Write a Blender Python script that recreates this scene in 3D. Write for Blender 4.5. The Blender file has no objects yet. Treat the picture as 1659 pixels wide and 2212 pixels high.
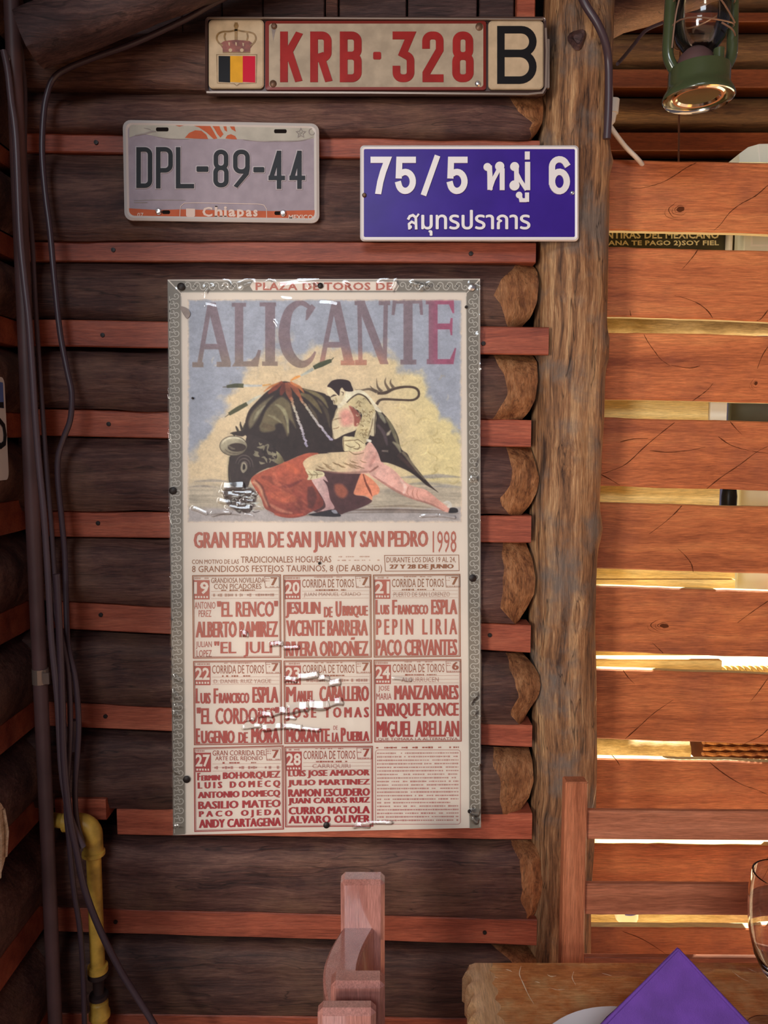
import bpy, math, random
import numpy as np
from mathutils import Vector, noise as mnoise

random.seed(7)
np.random.seed(7)
SC = bpy.context.scene
COL = SC.collection

# ------------------------------------------------------------------ camera
F = 1661.0
PITCH = math.atan(156.0 / F)
CP, SP = math.cos(PITCH), math.sin(PITCH)
CAMZ = 1.45
cd = bpy.data.cameras.new('camera')
cd.sensor_fit = 'VERTICAL'
cd.sensor_height = 36.0
cd.lens = 36.0 * F / 2212.0
cd.clip_start = 0.02
cam = bpy.data.objects.new('camera', cd)
cam.location = (0, 0, CAMZ)
cam.rotation_euler = (math.pi / 2 - PITCH, 0, 0)
COL.objects.link(cam)
SC.camera = cam

# ------------------------------------------------------------------ sky, sun, window daylight, added cool fill, exposure
wd = bpy.data.worlds.new('world')
SC.world = wd
wd.use_nodes = True
wd.node_tree.nodes['Background'].inputs[0].default_value = (0.62, 0.54, 0.74, 1)
wd.node_tree.nodes['Background'].inputs[1].default_value = 0.15


def lamp(name, kind, loc, target, power, color, **kw):
    l = bpy.data.lights.new(name, kind)
    l.energy = power
    l.color = color
    for k, v in kw.items():
        setattr(l, k, v)
    o = bpy.data.objects.new(name, l)
    COL.objects.link(o)
    o.location = loc
    d = Vector(target) - Vector(loc)
    o.rotation_euler = d.to_track_quat('-Z', 'Y').to_euler()
    return o


lamp('window_daylight', 'AREA', (-1.5, -1.5, 1.30), (0.1, 1.25, 1.15), 52.0, (1.0, 0.93, 0.85), shape='RECTANGLE', size=0.5, size_y=0.9)
lamp('cool_fill', 'AREA', (-0.5, -2.4, 2.98), (0.0, 1.25, 1.05), 46.0, (0.82, 0.91, 1.0), shape='RECTANGLE', size=1.3, size_y=0.72)  # added cool fill high behind the camera, set to glint in the plastic
lamp('sun', 'SUN', (3, 3, 5), (3 - 0.50, 3 - 0.45, 5 - 0.75), 20.0, (1.0, 0.92, 0.72), angle=0.01)
SC.view_settings.view_transform = 'Standard'
SC.view_settings.look = 'None'
SC.view_settings.gamma = 1.0
SC.view_settings.use_curve_mapping = False
SC.view_settings.exposure = 0.0


# ------------------------------------------------------------------ helpers
def W(px, py, Y):
    """point of the plane y = Y that the photograph shows at pixel px, py"""
    dx = (px - 829.5) / F
    dz = -(py - 1106.0) / F
    t = Y / (CP + dz * SP)
    return (dx * t, Y, CAMZ + t * (-SP + dz * CP))


def lin(c):
    c = c / 255.0
    return c / 12.92 if c <= 0.04045 else ((c + 0.055) / 1.055) ** 2.4


def A(r, g, b, k=1.0):
    return tuple(min(0.92, lin(v) / k) for v in (r, g, b))


class MB:
    def __init__(s):
        s.v, s.f, s.m = [], [], []

    def add(s, verts, faces, mi=0):
        o = len(s.v)
        s.v += [tuple(p) for p in verts]
        for f in faces:
            s.f.append(tuple(i + o for i in f))
            s.m.append(mi)
        return s

    def box(s, x0, x1, y0, y1, z0, z1, mi=0, ch=0.0):
        if ch <= 0:
            v = [(x, y, z) for x in (x0, x1) for y in (y0, y1) for z in (z0, z1)]
            s.add(v, [(0, 1, 3, 2), (4, 6, 7, 5), (0, 4, 5, 1), (2, 3, 7, 6), (0, 2, 6, 4), (1, 5, 7, 3)], mi)
        else:
            c = [((x0 + x1) / 2, (y0 + y1) / 2, (z0 + z1) / 2)]
            s.hexa([(x0, y0, z0), (x1, y0, z0), (x1, y0, z1), (x0, y0, z1)], [(x0, y1, z0), (x1, y1, z0), (x1, y1, z1), (x0, y1, z1)], ch, mi)
        return s

    def hexa(s, fr, bk, ch=0.002, mi=0):
        """front quad (bl, br, tr, tl) and back quad: a block with its edges chamfered by ch"""
        fr = [Vector(p) for p in fr]
        bk = [Vector(p) for p in bk]
        C = sum(fr + bk, Vector()) / 8
        P = fr + bk
        nb = {0: (1, 3, 4), 1: (0, 2, 5), 2: (1, 3, 6), 3: (0, 2, 7), 4: (5, 7, 0), 5: (4, 6, 1), 6: (5, 7, 2), 7: (4, 6, 3)}
        V = []
        idx = {}
        faces = {'f': (0, 1, 2, 3), 'b': (5, 4, 7, 6), 'l': (4, 0, 3, 7), 'r': (1, 5, 6, 2), 't': (3, 2, 6, 7), 'd': (4, 5, 1, 0)}
        for fn, q in faces.items():
            for i, a in enumerate(q):
                p0, p1 = P[q[i - 1]], P[q[(i + 1) % 4]]
                pa = P[a]
                d = (p0 - pa).normalized() * ch + (p1 - pa).normalized() * ch
                idx[(fn, a)] = len(V)
                V.append(pa + d)
        Fc = [tuple(idx[(fn, a)] for a in q) for fn, q in faces.items()]
        done = set()
        fl = list(faces.items())
        for i in range(6):
            for j in range(i + 1, 6):
                com = [a for a in fl[i][1] if a in fl[j][1]]
                if len(com) == 2:
                    a, b = com
                    Fc.append((idx[(fl[i][0], a)], idx[(fl[i][0], b)], idx[(fl[j][0], b)], idx[(fl[j][0], a)]))
        for a in range(8):
            fs = [fn for fn, q in faces.items() if a in q]
            Fc.append(tuple(idx[(fn, a)] for fn in fs))
        s.add(V, Fc, mi)
        return s

    def prism(s, front, depth, mi=0, bevel=0.0):
        """closed outline (list of 3D points) pushed back by depth along +y"""
        n = len(front)
        d = Vector(depth) if not isinstance(depth, (int, float)) else Vector((0, depth, 0))
        fr = [Vector(p) for p in front]
        bk = [p + d for p in fr]
        s.add(fr, [tuple(range(n))], mi)
        s.add(bk, [tuple(range(n - 1, -1, -1))], mi)
        s.add(fr + bk, [(i, i + n, (i + 1) % n + n, (i + 1) % n) for i in range(n)], mi)
        return s

    def tube(s, pts, r, seg=10, mi=0, cap=True):
        pts = [Vector(p) for p in pts]
        n = len(pts)
        R = r if isinstance(r, (list, tuple)) else [r] * n
        base = len(s.v)
        up = Vector((0.13, 0.97, 0.21)).normalized()
        V, Fc = [], []
        prev = None
        for i in range(n):
            t = (pts[min(i + 1, n - 1)] - pts[max(i - 1, 0)]).normalized()
            if prev is None:
                a = t.cross(up)
                if a.length < 0.05:
                    a = t.cross(Vector((1, 0, 0)))
                a.normalize()
            else:
                a = (prev - t * prev.dot(t)).normalized()
            prev = a
            b = t.cross(a)
            for k in range(seg):
                an = 2 * math.pi * k / seg
                V.append(pts[i] + (a * math.cos(an) + b * math.sin(an)) * R[i])
        for i in range(n - 1):
            for k in range(seg):
                k2 = (k + 1) % seg
                Fc.append((i * seg + k, i * seg + k2, (i + 1) * seg + k2, (i + 1) * seg + k))
        if cap:
            Fc.append(tuple(range(seg - 1, -1, -1)))
            Fc.append(tuple((n - 1) * seg + k for k in range(seg)))
        s.add(V, Fc, mi)
        return s

    def lathe(s, prof, c, seg=40, mi=0, axis='z'):
        V, Fc = [], []
        n = len(prof)
        for (r, h) in prof:
            for k in range(seg):
                an = 2 * math.pi * k / seg
                if axis == 'z':
                    V.append((c[0] + r * math.cos(an), c[1] + r * math.sin(an), c[2] + h))
                elif axis == 'y':
                    V.append((c[0] + r * math.cos(an), c[1] + h, c[2] + r * math.sin(an)))
                else:
                    V.append((c[0] + h, c[1] + r * math.cos(an), c[2] + r * math.sin(an)))
        for i in range(n - 1):
            for k in range(seg):
                k2 = (k + 1) % seg
                Fc.append((i * seg + k, i * seg + k2, (i + 1) * seg + k2, (i + 1) * seg + k))
        s.add(V, Fc, mi)
        return s

    def build(s, name, mats, parent=None, smooth=False, **props):
        me = bpy.data.meshes.new(name)
        me.from_pydata(s.v, [], s.f)
        mats = mats if isinstance(mats, (list, tuple)) else [mats]
        for m in mats:
            me.materials.append(m)
        if len(mats) > 1:
            me.polygons.foreach_set('material_index', s.m)
        if smooth:
            me.polygons.foreach_set('use_smooth', [True] * len(me.polygons))
        me.update()
        o = bpy.data.objects.new(name, me)
        COL.objects.link(o)
        if parent is not None:
            o.parent = parent
        for k, v in props.items():
            o[k] = v
        if smooth:
            try:
                me.set_sharp_from_angle(angle=math.radians(smooth if smooth is not True else 40))
            except Exception:
                pass
        return o


def thing(name, label, cat, group=None):
    o = bpy.data.objects.new(name, None)
    o.empty_display_size = 0.05
    COL.objects.link(o)
    o['label'] = label
    o['category'] = cat
    if group:
        o['group'] = group
    return o


def tag(o, label, cat, group=None):
    o['label'] = label
    o['category'] = cat
    if group:
        o['group'] = group
    return o


def spline(pts, n=6, closed=False):
    """Catmull-Rom through the points"""
    P = [tuple(p) for p in pts]
    m = len(P)
    out = []
    rng = range(m) if closed else range(m - 1)
    for i in rng:
        if closed:
            p0, p1, p2, p3 = P[i - 1], P[i], P[(i + 1) % m], P[(i + 2) % m]
        else:
            p0, p1, p2, p3 = P[max(i - 1, 0)], P[i], P[i + 1], P[min(i + 2, m - 1)]
        for k in range(n):
            t = k / n
            out.append(tuple(0.5 * (2 * b + (c - a) * t + (2 * a - 5 * b + 4 * c - d) * t * t + (3 * b - a - 3 * c + d) * t ** 3) for a, b, c, d in zip(p0, p1, p2, p3)))
    if not closed:
        out.append(P[-1])
    return out


# ------------------------------------------------------------------ materials
def new_mat(name):
    m = bpy.data.materials.new(name)
    m.use_nodes = True
    nt = m.node_tree
    return m, nt, nt.nodes['Principled BSDF']


def plain(name, col, rough=0.5, metal=0.0, spec=0.5, bump=0.0, bscale=60.0, mottle=0.0, mscale=12.0, coat=0.0):
    m, nt, b = new_mat(name)
    b.inputs['Base Color'].default_value = (*col, 1)
    b.inputs['Roughness'].default_value = rough
    b.inputs['Metallic'].default_value = metal
    b.inputs['Specular IOR Level'].default_value = spec
    b.inputs['Coat Weight'].default_value = coat
    tc = nt.nodes.new('ShaderNodeTexCoord')
    if mottle > 0:
        n = nt.nodes.new('ShaderNodeTexNoise')
        n.inputs['Scale'].default_value = mscale
        n.inputs['Detail'].default_value = 6
        nt.links.new(tc.outputs['Object'], n.inputs['Vector'])
        mx = nt.nodes.new('ShaderNodeMix')
        mx.data_type = 'RGBA'
        r = nt.nodes.new('ShaderNodeValToRGB')
        r.color_ramp.elements[0].position = 0.35
        r.color_ramp.elements[1].position = 0.68
        nt.links.new(n.outputs['Fac'], r.inputs['Fac'])
        nt.links.new(r.outputs['Color'], mx.inputs['Factor'])
        mx.inputs['A'].default_value = (*[c * (1 - mottle) for c in col], 1)
        mx.inputs['B'].default_value = (*[min(0.95, c * (1 + mottle * 0.6)) for c in col], 1)
        nt.links.new(mx.outputs['Result'], b.inputs['Base Color'])
    if bump > 0:
        n2 = nt.nodes.new('ShaderNodeTexNoise')
        n2.inputs['Scale'].default_value = bscale
        n2.inputs['Detail'].default_value = 5
        nt.links.new(tc.outputs['Object'], n2.inputs['Vector'])
        bp = nt.nodes.new('ShaderNodeBump')
        bp.inputs['Strength'].default_value = bump
        bp.inputs['Distance'].default_value = 0.004
        nt.links.new(n2.outputs['Fac'], bp.inputs['Height'])
        nt.links.new(bp.outputs['Normal'], b.inputs['Normal'])
    return m


def wood(name, dark, mid, light, axis=0, grain=90.0, streak=9.0, stretch=0.06, blotch=4.0, blotch_col=None, blotch_amt=0.5, rough=0.55, bump=0.5, vary=0.25, spec=0.4, pos=(0.32, 0.5, 0.68), fine=0.35, split=0.0, split_scale=26.0, split_w=0.012, micro=0.28):
    m, nt, b = new_mat(name)
    N, L = nt.nodes.new, nt.links.new
    tc = N('ShaderNodeTexCoord')
    oi = N('ShaderNodeObjectInfo')
    mul = N('ShaderNodeVectorMath')
    mul.operation = 'SCALE'
    mul.inputs[0].default_value = (31.7, 17.3, 47.9)
    L(oi.outputs['Random'], mul.inputs['Scale'])
    add = N('ShaderNodeVectorMath')
    add.operation = 'ADD'
    L(tc.outputs['Object'], add.inputs[0])
    L(mul.outputs[0], add.inputs[1])
    # a slow wobble so the grain is not ruled
    nw = N('ShaderNodeTexNoise')
    nw.inputs['Scale'].default_value = 7.0
    nw.inputs['Detail'].default_value = 2
    L(add.outputs[0], nw.inputs['Vector'])
    wob = N('ShaderNodeVectorMath')
    wob.operation = 'SCALE'
    wob.inputs['Scale'].default_value = 0.025
    L(nw.outputs['Color'], wob.inputs[0])
    add2 = N('ShaderNodeVectorMath')
    add2.operation = 'ADD'
    L(add.outputs[0], add2.inputs[0])
    L(wob.outputs[0], add2.inputs[1])
    mp = N('ShaderNodeMapping')
    sc = [1.0, 1.0, 1.0]
    sc[axis] = stretch
    mp.inputs['Scale'].default_value = sc
    L(add2.outputs[0], mp.inputs['Vector'])

    def noise(vec, scale, detail, rough_=0.6):
        n = N('ShaderNodeTexNoise')
        n.inputs['Scale'].default_value = scale
        n.inputs['Detail'].default_value = detail
        n.inputs['Roughness'].default_value = rough_
        L(vec, n.inputs['Vector'])
        return n.outputs['Fac']

    g = noise(mp.outputs[0], grain, 8, 0.7)
    s_ = noise(mp.outputs[0], streak, 5)
    bl = noise(add.outputs[0], blotch, 5)
    mixv = N('ShaderNodeMix')
    mixv.data_type = 'FLOAT'
    mixv.inputs['Factor'].default_value = fine
    L(s_, mixv.inputs['A'])
    L(g, mixv.inputs['B'])
    rp = N('ShaderNodeValToRGB')
    e = rp.color_ramp.elements
    e[0].position, e[0].color = pos[0], (*dark, 1)
    e[1].position, e[1].color = pos[2], (*light, 1)
    mm = e.new(pos[1])
    mm.color = (*mid, 1)
    L(mixv.outputs['Result'], rp.inputs['Fac'])
    out = rp.outputs['Color']
    if blotch_col is not None:
        r2 = N('ShaderNodeValToRGB')
        r2.color_ramp.elements[0].position = 0.48
        r2.color_ramp.elements[0].color = (0, 0, 0, 1)
        r2.color_ramp.elements[1].position = 0.66
        r2.color_ramp.elements[1].color = (blotch_amt,) * 3 + (1,)
        L(bl, r2.inputs['Fac'])
        mx = N('ShaderNodeMix')
        mx.data_type = 'RGBA'
        L(r2.outputs['Color'], mx.inputs['Factor'])
        L(out, mx.inputs['A'])
        mx.inputs['B'].default_value = (*blotch_col, 1)
        out = mx.outputs['Result']
    mp4 = N('ShaderNodeMapping')
    sc4 = [1.0, 1.0, 1.0]
    sc4[axis] = 0.06
    mp4.inputs['Scale'].default_value = sc4
    L(add.outputs[0], mp4.inputs['Vector'])
    mg = noise(mp4.outputs[0], 620, 3, 0.7)
    r4 = N('ShaderNodeMapRange')
    r4.inputs['From Min'].default_value = 0.32
    r4.inputs['From Max'].default_value = 0.68
    r4.inputs['To Min'].default_value = 1 - micro
    r4.inputs['To Max'].default_value = 1 + micro
    L(mg, r4.inputs['Value'])
    m4 = N('ShaderNodeVectorMath')
    m4.operation = 'SCALE'
    L(out, m4.inputs[0])
    L(r4.outputs['Result'], m4.inputs['Scale'])
    out = m4.outputs[0]
    if split > 0:
        mp2 = N('ShaderNodeMapping')
        sc2 = [1.0, 1.0, 1.0]
        sc2[axis] = stretch * 0.5
        mp2.inputs['Scale'].default_value = sc2
        L(add2.outputs[0], mp2.inputs['Vector'])
        sn = noise(mp2.outputs[0], split_scale, 3, 0.55)
        r3 = N('ShaderNodeValToRGB')
        e3 = r3.color_ramp.elements
        e3[0].position, e3[0].color = 0.5 - split_w, (1, 1, 1, 1)
        e3[1].position, e3[1].color = 0.5 + split_w, (1, 1, 1, 1)
        c3 = e3.new(0.5)
        c3.color = (1 - split,) * 3 + (1,)
        L(sn, r3.inputs['Fac'])
        mm3 = N('ShaderNodeMix')
        mm3.data_type = 'RGBA'
        mm3.blend_type = 'MULTIPLY'
        mm3.inputs['Factor'].default_value = 1.0
        L(out, mm3.inputs['A'])
        L(r3.outputs['Color'], mm3.inputs['B'])
        out = mm3.outputs['Result']
    hv = N('ShaderNodeHueSaturation')
    mr = N('ShaderNodeMapRange')
    mr.inputs['To Min'].default_value = 1 - vary
    mr.inputs['To Max'].default_value = 1 + vary
    L(oi.outputs['Random'], mr.inputs['Value'])
    L(mr.outputs['Result'], hv.inputs['Value'])
    L(out, hv.inputs['Color'])
    L(hv.outputs['Color'], b.inputs['Base Color'])
    b.inputs['Roughness'].default_value = rough
    b.inputs['Specular IOR Level'].default_value = spec
    bp = N('ShaderNodeBump')
    bp.inputs['Strength'].default_value = bump
    bp.inputs['Distance'].default_value = 0.004
    L(mixv.outputs['Result'], bp.inputs['Height'])
    L(bp.outputs['Normal'], b.inputs['Normal'])
    return m


M = {}
M['log'] = wood('log_wood', (0.026, 0.009, 0.008), (0.085, 0.034, 0.026), (0.19, 0.092, 0.064), grain=210, streak=30, stretch=0.07, blotch=8, blotch_col=(0.19, 0.095, 0.055), blotch_amt=0.5, rough=0.62, bump=0.8, vary=0.25, pos=(0.36, 0.5, 0.66), fine=0.5, split=0.6, split_scale=22, split_w=0.008)
M['cut'] = wood('fresh_cut_wood', (0.11, 0.036, 0.014), (0.34, 0.14, 0.052), (0.50, 0.25, 0.11), axis=2, grain=170, streak=45, stretch=0.4, blotch=26, blotch_col=(0.13, 0.045, 0.016), blotch_amt=0.6, rough=0.6, bump=1.0, vary=0.15, pos=(0.38, 0.5, 0.64), fine=0.45, split=0.5, split_scale=40)
M['batten'] = wood('batten_wood', (0.19, 0.038, 0.019), (0.36, 0.085, 0.043), (0.47, 0.135, 0.070), grain=300, streak=45, stretch=0.04, blotch=9, blotch_col=(0.24, 0.055, 0.032), blotch_amt=0.5, rough=0.5, bump=0.3, vary=0.22, pos=(0.34, 0.5, 0.68))
M['slat'] = wood('slat_wood', (0.28, 0.068, 0.022), (0.56, 0.165, 0.054), (0.72, 0.26, 0.085), grain=280, streak=30, stretch=0.05, blotch=7, blotch_col=(0.27, 0.080, 0.042), blotch_amt=0.55, rough=0.5, bump=0.35, vary=0.10, pos=(0.34, 0.5, 0.68), fine=0.4)
M['post'] = wood('post_wood', (0.060, 0.026, 0.014), (0.30, 0.138, 0.058), (0.58, 0.34, 0.165), axis=2, grain=230, streak=55, stretch=0.06, blotch=14, blotch_col=(0.17, 0.130, 0.105), blotch_amt=0.9, rough=0.65, bump=1.0, vary=0.0, pos=(0.38, 0.5, 0.62), fine=0.45, split=0.7, split_scale=38)
M['beam'] = wood('dark_beam_wood', (0.016, 0.008, 0.009), (0.06, 0.028, 0.026), (0.16, 0.085, 0.07), grain=200, streak=40, stretch=0.09, rough=0.6, bump=0.8, vary=0.1, fine=0.4, split=0.6)
M['far_log'] = wood('far_log_wood', (0.04, 0.017, 0.006), (0.13, 0.060, 0.022), (0.28, 0.15, 0.055), grain=120, streak=26, stretch=0.08, rough=0.6, bump=0.6, vary=0.15, fine=0.4, split=0.5, split_scale=20)
M['far_batten'] = wood('far_batten_wood', (0.13, 0.030, 0.008), (0.24, 0.062, 0.017), (0.33, 0.100, 0.030), grain=160, streak=26, stretch=0.05, rough=0.5, bump=0.2, vary=0.15)
M['pine'] = wood('pale_pine', (0.62, 0.38, 0.12), (0.76, 0.54, 0.20), (0.84, 0.66, 0.32), grain=200, streak=30, stretch=0.04, rough=0.5, bump=0.2, vary=0.08)
M['tan_log'] = wood('weathered_pole', (0.25, 0.16, 0.07), (0.52, 0.38, 0.19), (0.74, 0.60, 0.36), grain=120, streak=50, stretch=0.2, rough=0.7, bump=0.8, vary=0.1)
M['chair'] = wood('varnished_chair_wood', (0.34, 0.125, 0.098), (0.46, 0.195, 0.155), (0.54, 0.245, 0.20), axis=2, grain=160, streak=22, stretch=0.05, rough=0.22, bump=0.06, vary=0.05, spec=0.7)
M['chair_side'] = wood('sawn_chair_wood', (0.27, 0.078, 0.034), (0.48, 0.160, 0.074), (0.60, 0.23, 0.115), axis=2, grain=220, streak=34, stretch=0.04, rough=0.42, bump=0.15, vary=0.05)
M['chair_rail'] = wood('sawn_rail_wood', (0.22, 0.066, 0.034), (0.43, 0.148, 0.076), (0.56, 0.22, 0.12), axis=0, grain=220, streak=45, stretch=0.04, rough=0.42, bump=0.15, vary=0.05)
M['table'] = wood('waxed_tabletop', (0.32, 0.100, 0.026), (0.54, 0.200, 0.058), (0.76, 0.42, 0.17), axis=0, grain=130, streak=26, stretch=0.5, blotch=16, blotch_col=(0.62, 0.40, 0.17), blotch_amt=0.8, rough=0.26, bump=0.5, vary=0.0, spec=0.6)
M['table_edge'] = wood('planed_table_edge', (0.42, 0.21, 0.085), (0.56, 0.33, 0.16), (0.66, 0.42, 0.23), axis=1, grain=120, streak=30, stretch=0.3, rough=0.4, bump=0.3, vary=0.0)
M['disc'] = wood('pale_slice_wood', (0.42, 0.27, 0.15), (0.62, 0.45, 0.29), (0.74, 0.58, 0.42), axis=1, grain=120, streak=60, stretch=0.3, rough=0.6, bump=0.4, vary=0.0)
M['ceiling'] = wood('ceiling_boards', (0.02, 0.010, 0.008), (0.05, 0.026, 0.02), (0.10, 0.055, 0.04), axis=1, rough=0.7, vary=0.1)
M['scratch'] = plain('pale_scratch', (0.80, 0.66, 0.45), 0.5)
M['pale_sunlit'] = wood('pale_sunlit_plank', (0.50, 0.36, 0.17), (0.64, 0.50, 0.27), (0.72, 0.60, 0.36), grain=160, streak=26, stretch=0.06, rough=0.7, bump=0.3, vary=0.05)  # plank tops and backs coloured pale to stand in for sunlight and bounce
M['crack'] = plain('dark_crack', (0.115, 0.032, 0.012), 0.9, spec=0.1)
M['dark'] = plain('dark_void', (0.012, 0.008, 0.007), 0.9, spec=0.1)
M['floor'] = plain('earthen_floor', (0.20, 0.13, 0.10), 0.8, mottle=0.3)
M['yard'] = plain('sunlit_yard_floor', (0.62, 0.50, 0.33), 0.8, mottle=0.2)
M['conduit'] = plain('painted_conduit', (0.115, 0.058, 0.056), 0.5, mottle=0.25)
M['cable'] = plain('cable_sheath', (0.060, 0.036, 0.045), 0.38, spec=0.5)
M['cable2'] = plain('grey_cable_sheath', (0.105, 0.070, 0.080), 0.38, spec=0.5)
M['white_plastic'] = plain('white_plastic', (0.80, 0.76, 0.66), 0.4)
M['yellow'] = plain('yellow_paint', (0.62, 0.36, 0.055), 0.42, mottle=0.45, mscale=30, bump=0.2)
M['iron'] = plain('dark_iron', (0.05, 0.03, 0.028), 0.5, metal=0.5)
M['nail'] = plain('nail_head', (0.020, 0.013, 0.011), 0.5, metal=0.3)
M['bolt'] = plain('zinc_bolt', (0.72, 0.70, 0.68), 0.25, metal=0.9)
M['rusty'] = plain('rusty_screw', (0.16, 0.085, 0.05), 0.5, metal=0.5)
M['frame'] = plain('plate_holder', (0.075, 0.042, 0.036), 0.3, metal=0.2)
M['lip'] = plain('worn_metal_lip', (0.34, 0.26, 0.21), 0.3, metal=0.5)
M['cream'] = plain('cream_enamel', (0.56, 0.42, 0.27), 0.4, mottle=0.12, mscale=60, spec=0.12)
M['cream2'] = plain('aged_white_enamel', (0.43, 0.345, 0.25), 0.4, mottle=0.15, mscale=50, spec=0.12)
M['plate_red'] = plain('plate_red', (0.33, 0.022, 0.019), 0.4, mottle=0.15, mscale=40, spec=0.12)
M['border_red'] = plain('border_red', (0.20, 0.022, 0.016), 0.4)
M['black'] = plain('black_enamel', (0.012, 0.011, 0.012), 0.35, spec=0.12)
M['flag_y'] = plain('flag_yellow', (0.75, 0.36, 0.02), 0.4, mottle=0.1, mscale=60, spec=0.12)
M['flag_r'] = plain('flag_red', (0.56, 0.010, 0.035), 0.4, spec=0.12)
M['crown'] = plain('crown_brown', (0.26, 0.075, 0.05), 0.4, mottle=0.4, mscale=120)
M['crown_gold'] = plain('crown_gold', (0.30, 0.18, 0.07), 0.4, mottle=0.3, mscale=120)
M['alu'] = plain('bare_plate_metal', (0.34, 0.28, 0.315), 0.5, metal=0.0, mottle=0.10, mscale=60, spec=0.12)
M['plate_edge'] = plain('plate_edge_white', (0.60, 0.54, 0.50), 0.35)
M['band'] = plain('plate_band_grey', (0.44, 0.40, 0.33), 0.4, mottle=0.12, mscale=40, spec=0.12)
M['orange'] = plain('plate_orange', (0.48, 0.095, 0.030), 0.4, mottle=0.12, mscale=60, spec=0.12)
M['emboss'] = plain('embossed_grey', (0.46, 0.40, 0.41), 0.45, metal=0.0, spec=0.12)
M['print_pale'] = plain('pale_print', (0.66, 0.50, 0.42), 0.4, spec=0.12)
M['stamp_and_stain'] = plain('plate_stamp_and_stain', (0.28, 0.22, 0.19), 0.5, mottle=0.3, mscale=50)
M['blue'] = plain('blue_enamel', (0.048, 0.020, 0.265), 0.28, mottle=0.12, mscale=20, spec=0.12)
M['white'] = plain('white_enamel', (0.82, 0.77, 0.76), 0.35)
M['paper'] = plain('poster_paper', (0.80, 0.70, 0.60), 0.6, mottle=0.03, mscale=9)
M['napkin'] = plain('purple_cloth', (0.130, 0.040, 0.305), 0.75, bump=0.25, bscale=900, mottle=0.2, mscale=30)
M['china'] = plain('white_china', (0.80, 0.80, 0.84), 0.15)
M['green'] = plain('green_lantern_paint', (0.060, 0.078, 0.034), 0.22, mottle=0.2, coat=0.4)
M['tin'] = plain('glint_metal', (0.80, 0.78, 0.66), 0.14, metal=1.0)  # mirror-bright metal for the crescent reflections built in as rings
M['wire'] = plain('rusted_wire', (0.30, 0.17, 0.11), 0.4, metal=0.4)
M['string'] = plain('brown_string', (0.13, 0.045, 0.022), 0.8)
M['sign_black'] = plain('black_signboard', (0.035, 0.030, 0.010), 0.5, mottle=0.5, mscale=25)
M['sign_text'] = plain('cream_sign_letters', (0.80, 0.72, 0.40), 0.5)
M['slate'] = plain('slate_panel', (0.10, 0.115, 0.10), 0.4, mottle=0.2)
M['linen'] = plain('white_sheet', (0.70, 0.70, 0.58), 0.7, mottle=0.1)
M['basket'] = plain('wicker_brown', (0.34, 0.13, 0.04), 0.55, mottle=0.3, mscale=60)
M['rope'] = plain('yellow_rope', (0.80, 0.60, 0.20), 0.7)
M['red_tin'] = plain('red_tin_paint', (0.45, 0.03, 0.03), 0.4)
M['bluelid'] = plain('blue_lid', (0.06, 0.05, 0.35), 0.4)
M['bluefade'] = plain('plate_sky_blue', (0.10, 0.16, 0.42), 0.4, mottle=0.2)

gm, gnt, gb = new_mat('drinking_glass')
gb.inputs['Base Color'].default_value = (0.97, 0.98, 1.0, 1)
gb.inputs['Roughness'].default_value = 0.0
gb.inputs['Transmission Weight'].default_value = 1.0
gb.inputs['IOR'].default_value = 1.47
M['glass'] = gm


def film_mat(name, bump, tint=(1, 1, 1), base=0.03):
    """thin clear film: what lies behind shows through, the surface mirrors by its Fresnel share"""
    m = bpy.data.materials.new(name)
    m.use_nodes = True
    nt = m.node_tree
    nt.nodes.clear()
    N, L = nt.nodes.new, nt.links.new
    o = N('ShaderNodeOutputMaterial')
    tr = N('ShaderNodeBsdfTransparent')
    tr.inputs['Color'].default_value = (*tint, 1)
    gl = N('ShaderNodeBsdfGlossy')
    gl.inputs['Roughness'].default_value = 0.08
    fr = N('ShaderNodeFresnel')
    fr.inputs['IOR'].default_value = 1.62
    mx = N('ShaderNodeMixShader')
    L(fr.outputs[0], mx.inputs[0])
    L(tr.outputs[0], mx.inputs[1])
    L(gl.outputs[0], mx.inputs[2])
    L(mx.outputs[0], o.inputs[0])
    if bump > 0:
        tc = N('ShaderNodeTexCoord')
        n = N('ShaderNodeTexNoise')
        n.inputs['Scale'].default_value = 45
        n.inputs['Detail'].default_value = 3
        L(tc.outputs['Object'], n.inputs['Vector'])
        bp = N('ShaderNodeBump')
        bp.inputs['Strength'].default_value = bump
        bp.inputs['Distance'].default_value = 0.003
        L(n.outputs['Fac'], bp.inputs['Height'])
        L(bp.outputs['Normal'], gl.inputs['Normal'])
        L(bp.outputs['Normal'], fr.inputs['Normal'])
    return m


M['film'] = film_mat('clear_laminate', 0.02)
M['thin_glass'] = film_mat('dusty_lamp_glass', 0.0, (0.95, 0.93, 0.88))


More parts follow.
